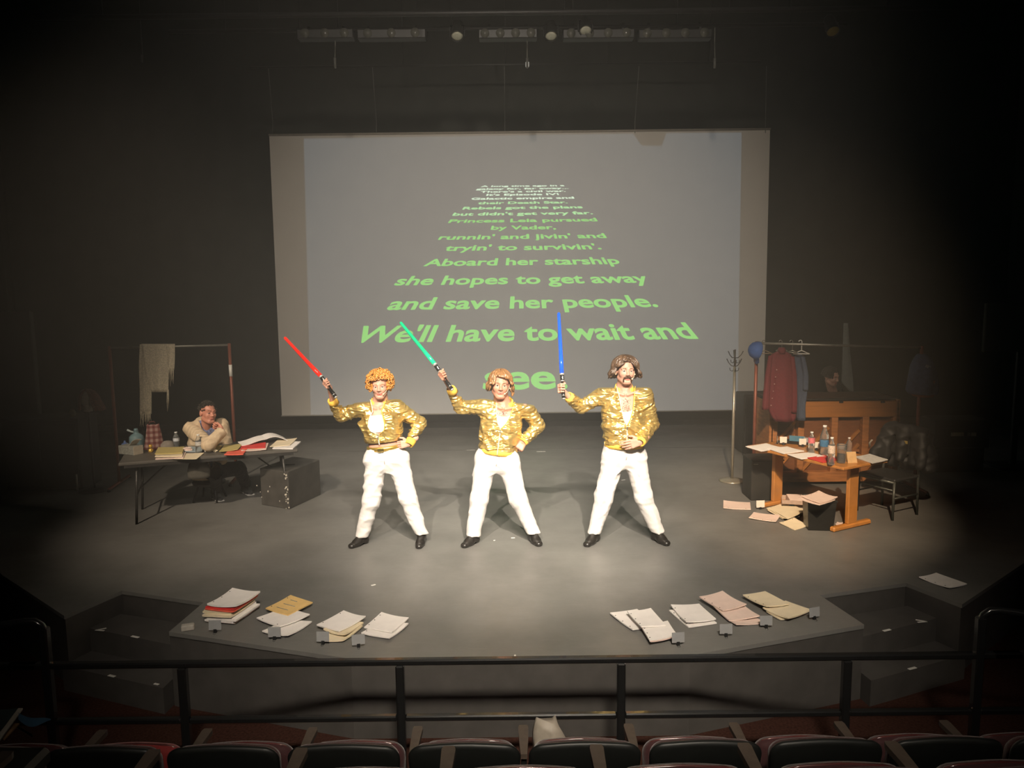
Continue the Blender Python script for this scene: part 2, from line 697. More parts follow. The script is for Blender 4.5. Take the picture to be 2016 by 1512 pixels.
o = MB().box((0, 4.0, -0.60), (19, 8.0, 0.10)).build('floor_house', M_CARPET)
tag(o, 'dark red brown carpet of the house in front of the stage', kind='structure')
o = MB().box((0, 2.45, -0.30), (19, 1.2, 0.50)).build('floor_riser', M_CARPET)
tag(o, 'carpeted riser under the second seat row', kind='structure')
o = MB().box((0, 0.9, -0.05), (19, 1.9, 1.0)).build('floor_riser_rear', M_CARPET)
tag(o, 'carpeted riser behind the second seat row', kind='structure')


def drape(name, x0, y0, x1, y1, z0, z1, amp, wl):
    L = math.hypot(x1-x0, y1-y0)
    n = int(L/0.07)
    dx, dy = (x1-x0)/L, (y1-y0)/L
    m = MB()
    vs, fs = [], []
    for i in range(n+1):
        s = L*i/n
        a = amp*(math.sin(s*2*PI/wl)+0.5*math.sin(s*2*PI/wl*0.37+1))
        for z in (z0, z1):
            vs.append((x0+dx*s-dy*a, y0+dy*s+dx*a, z))
    for i in range(n):
        fs.append((2*i, 2*i+2, 2*i+3, 2*i+1))
    m.add(vs, fs)
    o = m.build(name, M_DRAPE)
    sm = o.modifiers.new('t', 'SOLIDIFY')
    sm.thickness = 0.01
    return o


tag(drape('wall_back', -9.2, 13.0, 9.2, 13.0, 0.002, 7.6, 0.012, 0.5), 'black backdrop behind the screen', kind='structure')
tag(drape('wall_left', -8.3, 6.5, -8.3, 13.0, 0.002, 7.6, 0.05, 0.45), 'black side masking at stage left edge', kind='structure')
tag(drape('wall_right', 8.3, 13.0, 8.3, 6.5, 0.002, 7.6, 0.05, 0.45), 'black side masking at stage right edge', kind='structure')
o = MB().box((0, 5.5, 7.66), (19, 15.2, 0.10)).build('ceiling', M_SIDE)
tag(o, 'black ceiling above the rigging', kind='structure')
for sx in (-1, 1):
    o = MB().box((sx*9.45, 5.5, 3.5), (0.1, 15.2, 8.2)).build('wall_house_%s' % ('left' if sx < 0 else 'right'), M_SIDE)
    tag(o, kind='structure')
o = MB().box((0, -2.6, 3.5), (19, 0.1, 8.2)).build('wall_house_rear', M_SIDE)
tag(o, kind='structure')
o = MB().box((0, 12.965, 0.05), (16.4, 0.03, 0.10), bev=0.006).build('baseboard_back', M_BLACK)
tag(o, kind='structure')
# pale masking panels at both sides
M_FLAT = mat('charcoal_flat_paint', (0.050, 0.052, 0.046), 0.9, var=0.15, scale=3, spec=0.1)
a, b = P(-60, 615, 9.4), P(62, 613, 9.4)
MB().box(((a[0]+b[0])/2-0.3, 9.4, a[2]/2), (b[0]-a[0]+0.6, 0.08, a[2]), bev=0.01).solo('masking_flat', M_FLAT, 'charcoal masking flat standing at the far left edge of the stage', 'stage flat')
a, b = P(1940, 597, 9.6), P(2060, 692, 9.6)
fl = thing('masking_board', 'charcoal board on a thin stand at the far right edge of the stage', 'board', ((a[0]+b[0])/2, 9.6, 0))
MB().box(((a[0]+b[0])/2, 9.6, (a[2]+b[2])/2), (b[0]-a[0], 0.06, a[2]-b[2]), bev=0.01).build('panel', M_FLAT, fl)
MB().box(((a[0]+b[0])/2+0.1, 9.64, b[2]/2), (0.08, 0.04, b[2]), bev=0.006).build('post', M_BLACK, fl)
MB().box(((a[0]+b[0])/2+0.1, 9.64, 0.02), (0.5, 0.4, 0.04), bev=0.006).build('base', M_BLACK, fl)

# ------------------------------------------------------------------ projection screen
SD = 12.3
M_SCREEN = mat('grey_white_screen_cloth', (0.62, 0.58, 0.52), 0.9, var=0.02, scale=4, spec=0.1)
M_PROJ = mat('projected_picture', (0.62, 0.58, 0.52), 0.9, var=0.02, scale=4, spec=0.1, emit=(0.030, 0.048, 0.064, 1.0))
scr = thing('projection_screen', 'large white projection screen hung over the stage with a green text crawl', 'screen', (0.2, SD, 0.3))
cs = [P(530, 268, SD), P(1516, 256, SD), P(1503, 806, SD), P(555, 818, SD)]
m = MB()
vs = [c for c in cs]+[c+V3(0, 0.012, 0) for c in cs]
m.add(vs, [(3, 2, 1, 0), (4, 5, 6, 7), (0, 1, 5, 4), (1, 2, 6, 5), (2, 3, 7, 6), (3, 0, 4, 7)], False)
m.build('cloth', M_SCREEN, scr)
pic = [(598, 273), (1246, 263), (1264, 287), (1303, 287), (1312, 262), (1460, 261), (1452, 806.5), (612, 817)]  # top notch is a shadow in the projector beam, cut into the outline
m = MB()
m.add([P(x, y, SD-0.003) for x, y in pic], [tuple(range(8))[::-1]], False)
picture = m.build('projected_image', M_PROJ, scr)
m = MB().tube([P(529, 266, SD), P(1517, 254, SD)], 0.018, 8)
m.build('top_bar', mat('screen_hem', (0.35, 0.31, 0.26), 0.7), scr)
m = MB().tube([P(554, 819, SD), P(1504, 807, SD)], 0.010, 8)
m.build('bottom_bar', mat('screen_foot_bar', (0.40, 0.37, 0.32), 0.7), scr)
LINES = [("see.", 950, 1118, 0), ("We'll have to wait and", 690, 1375, 0), ("and save her people.", 760, 1297, 0), ("she hopes to get away", 775, 1280, 0),
         ("Aboard her starship", 833, 1222, 0), ("tryin' to survivin'.", 874, 1185, .1), ("runnin' and jivin' and", 862, 1195, .15), ("by Vader,", 966, 1095, .2),
         ("Princess Leia pursued", 882, 1177, .25), ("but didn't get very far.", 890, 1168, .35), ("Rebels got the plans", 910, 1148, .45), ("their Death Star.", 940, 1118, .6),
         ("Galactic empire and", 927, 1131, .7), ("It's Episode IV!", 957, 1101, .8), ("There's a civil war.", 945, 1114, .9), ("galaxy far, far away...", 937, 1120, 1), ("A long time ago in a", 946, 1112, 1)]
BASEY = [765, 670, 606.5, 558.5, 521.5, 492, 470, 451.5, 437, 423, 411, 401, 392, 384.5, 378.3, 372.6, 367.2]


def text_mesh(body, off):
    cu = bpy.data.curves.new('t', 'FONT')
    cu.body = body
    cu.offset = off
    cu.resolution_u = 4
    cu.fill_mode = 'FRONT'
    o = bpy.data.objects.new('t', cu)
    COL.objects.link(o)
    dg = bpy.context.evaluated_depsgraph_get()
    dg.update()
    me = bpy.data.meshes.new_from_object(o.evaluated_get(dg))
    bpy.data.objects.remove(o)
    bpy.data.curves.remove(cu)
    return me


for i, (body, xl, xr, wt) in enumerate(LINES):
    me = text_mesh(body, 0.023)
    n = len(me.vertices)
    co = np.zeros(n*3, np.float32)
    me.vertices.foreach_get('co', co)
    co = co.reshape(-1, 3)
    tx, ty = co[:, 0].astype(float), co[:, 1].astype(float)
    inv0 = 1.0/(BASEY[i]-250)
    inv = inv0+0.00043*0.45*ty/0.70
    yy = 250+1/inv
    u = (tx-tx.min())/(tx.max()-tx.min())
    xb = xl+u*(xr-xl)
    xx = 1030+(xb-1030)*(yy-250)/(BASEY[i]-250)
    y2 = yy-(xx-1030)*0.0113
    pts = np.array([P(a, b, SD-0.006) for a, b in zip(xx, y2)])-BASE[scr.name]
    if wt < .3:
        mm = mat('projected_green_letters', (0.3, 0.5, 0.3), 0.9, emit=(0.23, 0.56, 0.135, 1.1), spec=0)
    elif wt < .65:
        mm = mat('projected_mint_letters', (0.3, 0.5, 0.3), 0.9, emit=(0.36, 0.66, 0.30, 1.2), spec=0)
    else:
        mm = mat('projected_pale_letters', (0.4, 0.5, 0.4), 0.9, emit=(0.55, 0.70, 0.52, 1.4), spec=0)
    line = link('text_line', None, mm, scr)
    BASE[line.name] = BASE[scr.name]
    polys = [tuple(p.vertices) for p in me.polygons]
    iv = sorted(((tx[list(p)].min(), tx[list(p)].max(), k) for k, p in enumerate(polys)))
    words, end = [], -9
    for a_, b_, k in iv:
        if a_-end > 0.145:
            words.append([])
        words[-1].append(k)
        end = max(end, b_)
    for w_ in words:
        used_v = sorted({q for k in w_ for q in polys[k]})
        remap = {q: j for j, q in enumerate(used_v)}
        wm = bpy.data.meshes.new('word')
        wm.from_pydata(pts[used_v].tolist(), [], [[remap[q] for q in polys[k]] for k in w_])
        wm.update()
        link('word', wm, mm, line)
    bpy.data.meshes.remove(me)
# ------------------------------------------------------------------ people
M_SKIN = mat('skin_fair', (0.56, 0.30, 0.215), 0.45, var=0.06, scale=18, spec=0.4)
M_SKIN2 = mat('skin_ruddy', (0.52, 0.235, 0.155), 0.42, var=0.08, scale=18, spec=0.4)
M_LIP = mat('lips', (0.50, 0.17, 0.13), 0.4, var=0.08)
M_EYEW = mat('eye_white', (0.50, 0.44, 0.40), 0.2, var=0.02)
M_IRIS = mat('eye_iris', (0.03, 0.02, 0.015), 0.15, var=0.02)
M_BROW = mat('brow_hair', (0.13, 0.07, 0.035), 0.7, var=0.2)
M_BROWF = mat('brow_hair_fair', (0.32, 0.17, 0.09), 0.7, var=0.2)
M_GOLD = mat('gold_lame_cloth', (0.88, 0.63, 0.21), 0.31, 0.80, var=0.10, scale=9, bump=0.10, bscale=30, spec=0.6)
_nt = M_GOLD.node_tree
_b = _nt.nodes['Principled BSDF']
_n = _nt.nodes.new('ShaderNodeTexNoise')
_n.inputs['Scale'].default_value = 6.5
_n.inputs['Detail'].default_value = 1.2
_n.inputs['Distortion'].default_value = 1.8
_tc = _nt.nodes.new('ShaderNodeTexCoord')
_mp = _nt.nodes.new('ShaderNodeMapping')
_mp.inputs['Scale'].default_value = (0.8, 0.8, 2.2)
_mp.inputs['Rotation'].default_value = (0.2, 0.5, 0.0)
_nt.links.new(_tc.outputs['Object'], _mp.inputs['Vector'])
_nt.links.new(_mp.outputs[0], _n.inputs['Vector'])
_bp = _nt.nodes.new('ShaderNodeBump')
_bp.inputs['Strength'].default_value = 0.75
_bp.inputs['Distance'].default_value = 0.06
_nt.links.new(_n.outputs['Fac'], _bp.inputs['Height'])
for _q in list(_b.inputs['Normal'].links):
    _nt.links.new(_q.from_socket, _bp.inputs['Normal'])
_nt.links.new(_bp.outputs[0], _b.inputs['Normal'])
M_RIB = mat('yellow_rib_knit', (0.86, 0.52, 0.075), 0.7, var=0.10, scale=60, bump=0.3, bscale=220)
M_WHITE = mat('white_cotton', (0.70, 0.665, 0.635), 0.8, var=0.03, scale=12, bump=0.15, bscale=60, sheen=0.1)
M_SEAM = mat('stitched_seam', (0.62, 0.56, 0.52), 0.8, var=0.05)
M_TANK = mat('white_vest_knit', (0.74, 0.70, 0.66), 0.85, var=0.03, scale=40)
M_SHOE = mat('black_shoe_leather', (0.022, 0.020, 0.018), 0.28, var=0.15, scale=20, coat=0.3)
M_ZIP = mat('white_zip_tape', (0.85, 0.78, 0.60), 0.5, var=0.05)
M_TAN = mat('tan_microphone_plastic', (0.80, 0.62, 0.42), 0.4, var=0.05)


class Frame:
    def __init__(s, o, u, w):
        s.o = np.asarray(o, float)
        s.w = nrm(w)
        u = np.asarray(u, float)
        s.u = nrm(u-s.w*np.dot(u, s.w))
        s.v = np.cross(s.w, s.u)

    def __call__(s, u, v, w):
        return s.o+s.u*u+s.v*v+s.w*w

    def loc(s, X, Y, Z):
        x, y, z = X-s.o[0], Y-s.o[1], Z-s.o[2]
        return tuple(x*a[0]+y*a[1]+z*a[2] for a in (s.u, s.v, s.w))


def loft_d(fr, X, Y, Z, tab, off=0.0, p=2.4):
    """tab rows: (w, half width, half depth, shift forward)"""
    u, v, w = fr.loc(X, Y, Z)
    T = np.array(tab, float)
    a = np.interp(w, T[:, 0], T[:, 1])+off
    b = np.interp(w, T[:, 0], T[:, 2])+off
    cv = np.interp(w, T[:, 0], T[:, 3])
    q = (np.abs(u/a)**p+np.abs((v-cv)/b)**p)**(1/p)
    d = (q-1)*np.minimum(a, b)
    return np.maximum(d, np.maximum(w-T[-1, 0]-off, T[0, 0]-off-w)), u, v, w


def smin(a, d, k):
    h = np.clip(0.5+0.5*(a-d)/k, 0, 1)
    return a*(1-h)+d*h-k*h*(1-h)


def head_prims(s, Hc, R, hs, female=False):
    W_ = lambda x, y, z: Hc+R @ (V3(x, y, z)*hs)
    e = lambda c, r, k=0.012, op='u': s.ell(W_(*c), V3(*r)*hs, R, k*hs, op)
    c = lambda a, b, ra, rb=None, k=0.01, op='u': s.cone(W_(*a), W_(*b), ra*hs, (ra if rb is None else rb)*hs, k*hs, op)
    jw = 0.92 if female else 1.0
    e((0, 0.012, 0.032), (0.074, 0.094, 0.086), 0)
    e((0, -0.028, -0.035), (0.060*jw, 0.062, 0.076), 0.03)
    e((0, -0.066, -0.096), (0.026*jw, 0.020, 0.019), 0.025)
    for x in (-1, 1):
        c((x*0.052*jw, 0.0, -0.06), (x*0.022, -0.062, -0.094), 0.018, 0.016, 0.025)
        e((x*0.036, -0.058, -0.024), (0.026, 0.026, 0.026), 0.02)
        c((x*0.014, -0.083, 0.023), (x*0.046, -0.070, 0.024), 0.009, 0.010, 0.012)
    c((0, -0.080, 0.014), (0, -0.103, -0.026), 0.0075, 0.0115, 0.010)
    for x in (-1, 1):
        e((x*0.0115, -0.094, -0.031), (0.0085, 0.010, 0.008), 0.006)
        e((x*0.031, -0.094, 0.002), (0.0165, 0.014, 0.012), 0.008, 's')
        e((x*0.031, -0.0735, 0.002), (0.0125, 0.0125, 0.0125), 0.0)
        c((x*0.017, -0.0835, 0.009), (x*0.045, -0.078, 0.009), 0.0042, 0.0040, 0.003)
        e((x*0.0765, 0.012, -0.006), (0.010, 0.021, 0.032), 0.006)
    c((-0.020, -0.0845, -0.0585), (0, -0.0905, -0.0565), 0.0048, 0.0055, 0.004)
    c((0.020, -0.0845, -0.0585), (0, -0.0905, -0.0565), 0.0048, 0.0055, 0.004)
    c((-0.015, -0.084, -0.0695), (0.015, -0.084, -0.0695), 0.0058, 0.0058, 0.004)
    c((-0.024, -0.0905, -0.0635), (0.024, -0.0905, -0.0635), 0.0022, 0.0022, 0.002, 's')
    e((0, -0.088, -0.080), (0.016, 0.006, 0.006), 0.006, 's')


def head_mat(v, f, Hc, R, hs):
    c = v[f].mean(1)
    q = ((c-Hc) @ R)/hs
    x, y, z = np.abs(q[:, 0]), q[:, 1], q[:, 2]
    mi = np.zeros(len(f), int)
    front = y < -0.055
    mi[front & (x < 0.0235) & (z > -0.0765+0.25*(x-0.01).clip(0)) & (z < -0.0505-0.1*x) & (y < -0.0785)] = 1
    eb = np.sqrt((x-0.031)**2+(y+0.0735)**2+(z-0.002)**2)
    eye = front & (eb < 0.0138) & (np.abs(z-0.0015) < 0.0075)
    mi[eye] = 2
    mi[eye & (np.hypot(x-0.031, z-0.002) < 0.0062)] = 3
    mi[front & (x > 0.013) & (x < 0.048) & (np.abs(z-(0.0265-((x-0.034)*5)**2*0.5)) < 0.0036) & (y < -0.06)] = 4
    return mi


def hand_mesh(side, O, f, s, pose, arm_from, res=0.0032, scale=1.0, skin_r=0.027):
    """side +1: the person's right hand. O wrist, f towards the knuckles, s towards the thumb"""
    f = nrm(f)
    s = nrm(np.asarray(s)-f*np.dot(s, f))
    n = np.cross(s, f)*side
    Q = lambda a, b, c: O+(f*a+s*b+n*c)*scale
    L = 0.21*scale
    lo = np.minimum(O-0.08, np.minimum(arm_from, O+f*0.1-L*0.62))-0.02
    hi = np.maximum(O+0.08, np.maximum(arm_from, O+f*0.1+L*0.62))+0.02
    g = SDF(lo, hi, res)
    k = 0.006
    # palm
    for b in (-0.026, -0.009, 0.009, 0.026):
        g.cone(Q(0.012, b*0.75, 0), Q(0.082, b*1.08, 0), 0.0145*scale, 0.0125*scale, 0.010)
    g.cone(Q(0.018, 0.022, 0.010), Q(0.05, 0.035, 0.016), 0.016*scale, 0.013*scale, 0.010)
    g.cone(arm_from, Q(0.01, 0, 0), skin_r*1.08, skin_r*0.98, 0.012, flat=(n, 0.78))
    fing = [(0.030, 0.92, 0.0098), (0.010, 1.0, 0.0100), (-0.011, 0.95, 0.0095), (-0.030, 0.78, 0.0085)]
    for i, (b, ln, r) in enumerate(fing):
        if pose == 'grip':
            ang = (48, 135, 215)
        elif pose == 'flat':
            ang = (12+4*i, 24+6*i, 36+6*i)
        elif pose == 'fist':
            ang = (75, 165, 240)
        else:
            ang = (40, 85, 120)
        p = Q(0.086-0.004*abs(i-1), b, 0)
        spread = (1.5-i)*0.05 if pose == 'flat' else 0
        for j, (seg, a) in enumerate(zip((0.044, 0.028, 0.022), ang)):
            a = math.radians(a)
            d = nrm(f*math.cos(a)+n*math.sin(a)+s*spread)
            p2 = p+d*seg*ln*scale
            g.cone(p, p2, r*scale*(1-0.07*j), r*scale*(0.93-0.09*j), 0.003)
            p = p2
    if pose == 'grip':
        th = [Q(0.03, 0.036, 0.016), Q(0.058, 0.046, 0.042), Q(0.088, 0.036, 0.058)]
    elif pose == 'fist':
        th = [Q(0.03, 0.034, 0.012), Q(0.062, 0.042, 0.034), Q(0.084, 0.022, 0.046)]
    else:
        th = [Q(0.028, 0.034, 0.012), Q(0.055, 0.058, 0.022), Q(0.085, 0.066, 0.022)]
    g.cone(th[0], th[1], 0.0125*scale, 0.0105*scale, 0.006)
    g.cone(th[1], th[2], 0.0105*scale, 0.0085*scale, 0.003)
    return g.nets()


def shoe_mesh(H, T, hi_cut=0.13, wide=1.0, res=0.0045):
    H = np.array([H[0], H[1], 0.0])
    T = np.array([T[0], T[1], 0.0])
    d = nrm(T-H)
    L = np.linalg.norm(T-H)
    up = V3(0, 0, 1)
    sd = np.cross(d, up)
    lo = np.minimum(H, T)-0.1
    hi = np.maximum(H, T)+0.1
    lo[2] = -0.02
    hi[2] = hi_cut+0.03
    g = SDF(lo, hi, res)
    a = lambda t, z: H+d*t*L+up*z
    g.cone(a(.12, .035), a(.2, hi_cut), 0.038*wide, 0.042*wide, 0.02)
    g.cone(a(.12, .032), a(.55, .030), 0.036*wide, 0.036*wide, 0.02, flat=(up, 0.9))
    g.cone(a(.2, .085), a(.62, .040), 0.036*wide, 0.030*wide, 0.03)
    g.cone(a(.55, .028), a(.86, .022), 0.040*wide, 0.034*wide, 0.02, flat=(up, 0.75))
    X, Y, Z = g.grid()
    t = ((X-H[0])*d[0]+(Y-H[1])*d[1])/L
    arch = np.where((t > 0.24) & (t < 0.5), 0.016, 0.002)
    g.d = np.maximum(g.d, arch-Z).astype(np.float32)
    g.d = np.maximum(g.d, Z-hi_cut).astype(np.float32)
    return g.nets()


def add_np(name, vf, m, root, mi=None):
    v, f = vf
    o = link(name, mesh_np(name, v-BASE[root.name], f, True, mi), m, root)
    BASE[o.name] = BASE[root.name]
    return o


def join(parts):
    vs, fs, mis = [], [], []
    n = 0
    for v, f, mi in parts:
        vs.append(v)
        fs.append(f+n)
        mis.append(np.zeros(len(f), int) if mi is None else mi)
        n += len(v)
    return np.concatenate(vs), np.concatenate(fs), np.concatenate(mis)


def band(fr, w0, a, b, h, th, a0=0, a1=2*PI, taper=1.0, slope=0.0, cv=0.0, n=40, off=0.0, drop=0.0):
    """rib band round the body; angles run from the back; drop lowers it towards the front"""
    full = abs(a1-a0-2*PI) < 1e-3
    m = MB()
    k = n if full else n+1
    vs = []
    for i in range(k):
        ph = a0+(a1-a0)*i/n
        ww = w0+slope*math.cos(ph)
        for (hh, rr) in ((0, 1), (h*0.5, (1+taper)/2+0.02), (h, taper), (h, taper-th/a), (h*.5, (1+taper)/2-th/a), (0, 1-th/a)):
            vs.append(fr((a*rr+off)*math.sin(ph), cv+(b*rr+off)*math.cos(ph), ww+hh))
    fs = []
    for i in range(n):
        j = (i+1) % k
        for q in range(6):
            fs.append((i*6+q, j*6+q, j*6+(q+1) % 6, i*6+(q+1) % 6))
    if not full:
        fs.append(tuple(range(6)))
        fs.append(tuple((k-1)*6+q for q in range(6))[::-1])
    return m.add(vs, fs)


def curly_wig(Hc, R, hs, seed=3):
    r = random.Random(seed)
    m = MB()
    cen = V3(0, 0.012, 0.030)
    # crown cap
    vs, fs = [], []
    for (rad, k) in ((1.0, 0),):
        pr = [(0.094*math.sin(t), 0.099*math.cos(t)) for t in np.linspace(0.02, 2.0, 12)]
        n = 22
        for (rr, zz) in pr:
            for j in range(n):
                a = 2*PI*j/n
                p = cen+V3(rr*math.cos(a), rr*1.0*math.sin(a), zz)
                if p[1] < -0.02 and p[2] < 0.06:
                    p[1] = -0.03+0.2*(p[1]+0.03)
                vs.append(Hc+R @ (p*hs))
        for i in range(len(pr)-1):
            for j in range(n):
                fs.append((i*n+j, (i+1)*n+j, (i+1)*n+(j+1) % n, i*n+(j+1) % n))
    m.add(vs, fs)
    cnt = 0
    while cnt < 400:
        d = nrm(V3(r.gauss(0, 1), r.gauss(0, 1), r.gauss(0, 1)))
        if d[2] < -0.62:
            continue
        front = d[1] < -0.25
        # leave the face free
        if front and d[2] < 0.40 and abs(d[0]) < 0.60:
            continue
        if d[1] < -0.6 and d[2] < 0.42:
            continue
        rad = V3(0.118, 0.118, 0.114)*r.uniform(0.88, 1.08)
        c = cen+d*rad
        t1 = nrm(np.cross(d, V3(r.gauss(0, 1), r.gauss(0, 1), r.gauss(0, 1))))
        t2 = np.cross(d, t1)
        ax1 = nrm(t1+d*r.uniform(-.7, .7))
        ax2 = nrm(np.cross(np.cross(ax1, t2+d*r.uniform(-.9, .9)), ax1))
        R0 = r.uniform(0.010, 0.019)
        nrml = np.cross(ax1, ax2)
        pts = []
        turns = r.uniform(1.0, 1.6)
        for q in range(11):
            a = turns*2*PI*q/10
            pts.append(Hc+R @ ((c+R0*(ax1*math.cos(a)+ax2*math.sin(a))+nrml*(q/10-.5)*0.014)*hs))
        m.tube(pts, [0.0030+0.0026*math.sin(PI*min(1, .15+q/11.8)) for q in range(11)], 5)
        cnt += 1
    return m


def strand_wig(Hc, R, hs, seed, rx_, ry_, rz_, lens, part=0.0, sweep=0.0, count=330, flick=0.0, rad=0.0068, wave=0.004, face_gap=0.6):
    """lens(theta) -> (angle down the skull, length of free fall); theta 0 is the face side"""
    r = random.Random(seed)
    m = MB()
    cen = V3(part*0.0, 0.012, 0.028)
    for i in range(count):
        th = r.uniform(-PI, PI)
        phm, fall = lens(th)
        ph0 = r.uniform(0.03, 0.5) if i % 3 else r.uniform(0.5, 1.0)
        rr = r.uniform(0.955, 1.045)
        pts = []
        n = 9
        side = 1 if math.sin(th) >= 0 else -1
        w0 = r.uniform(0, 6)
        for q in range(n):
            t = q/(n-1)
            ph = ph0+(phm*r.uniform(.98, 1.02)-ph0)*t
            tt = th+sweep*(t**1.3)*math.exp(-(th/1.1)**2)
            if part:
                tt = tt+side*0.45*(t**1.2)*math.exp(-(th/0.9)**2)
            p = cen+V3(rx_*rr*math.sin(ph)*math.sin(tt), -ry_*rr*math.sin(ph)*math.cos(tt), rz_*rr*math.cos(ph))
            pts.append(p+V3(wave*math.sin(w0+5*t), wave*math.cos(w0+4*t), 0))
        ln = fall*r.uniform(0.8, 1.12)
        if ln > 0.005:
            b = pts[-1]
            out = nrm(V3(b[0], b[1]-0.012, 0))
            for q in range(1, 5):
                t = q/4
                pts.append(b+V3(0, 0, -ln*t)+out*(0.010*math.sin(t*2.0)+flick*t*t)+V3(wave*math.sin(w0+6*t), 0, 0))
        k = len(pts)
        rads = [rad*r.uniform(.8, 1.2)*(0.55+0.75*math.sin(PI*(0.12+0.78*q/(k-1)))) for q in range(k)]
        rads[-1] *= 0.45
        m.tube([Hc+R @ (p*hs) for p in pts], rads, 5, flat=0.7)
    return m


def skull_cap(Hc, R, hs, rx_, ry_, rz_, zfront, zback):
    m = MB()
    cen = V3(0, 0.012, 0.028)
    vs, fs = [], []
    n = 28
    rows = 12
    for i in range(rows):
        for j in range(n):
            a = 2*PI*j/n
            fr_ = 0.5+0.5*math.cos(a)
            lim = zfront*fr_**1.5+zback*(1-fr_**1.5)
            ph = 0.02+(lim-0.02)*i/(rows-1)
            vs.append(Hc+R @ ((cen+V3(rx_*math.sin(ph)*math.sin(a), -ry_*math.sin(ph)*math.cos(a), rz_*math.cos(ph)))*hs))
    for i in range(rows-1):
        for j in range(n):
            fs.append((i*n+j, i*n+(j+1) % n, (i+1)*n+(j+1) % n, (i+1)*n+j))
    return m.add(vs, fs)


def light_sword(tip, base, pommel, blade_mat, label, r0=0.019, r1=0.014):
    root = thing('light_sword', label, 'toy sword', tuple(pommel))
    d = nrm(tip-base)
    M1 = mat('black_hilt_plastic', (0.015, 0.015, 0.015), 0.25, var=0.1, coat=0.3)
    M2 = mat('silver_hilt_plastic', (0.75, 0.75, 0.72), 0.25, 0.7, var=0.05)
    L = np.linalg.norm(base-pommel)
    Lb = np.linalg.norm(tip-base)
    pts = [base+d*Lb*t for t in (0, .30, .301, .62, .621, .97, .99, 1.0)]
    MB().tube(pts, [r0, r0*.96, r0*.9, r0*.86, r0*.8, r1, r1*.8, r1*.3], 14).build('blade', blade_mat, root)
    e = nrm(base-pommel)
    h = lambda t: pommel+e*L*t
    hilt = MB().tube([h(0.03), h(.28), h(.281), h(.70), h(.701), h(.96)], [.0165, .0165, .0145, .0145, .018, .0175], 14).build('hilt', M1, root)
    MB().tube([h(.0), h(.035)], [.015, .018], 14).build('pommel', M2, root)
    MB().tube([h(.95), h(.975), h(1.0), h(1.02)], [.019, .022, .022, .019], 14).build('emitter_ring', M2, root)
    MB().tube([h(.70), h(.72), h(.735)], [.0195, .0205, .0195], 14).build('collar_ring', M2, root)
    for q in range(4):
        t = .09+q*.045
        MB().tube([h(t), h(t+.012)], [.0178, .0178], 12).build('grip_ring', M2 if q == 1 else M1, hilt)
    u = nrm(np.cross(e, V3(1, .2, 0)))
    if u[1] > 0:
        u = -u
    MB().box(h(.83)+u*.0175, (.03, .008, .006), R=frame(e, u)).build('switch', M2, hilt)
    return root


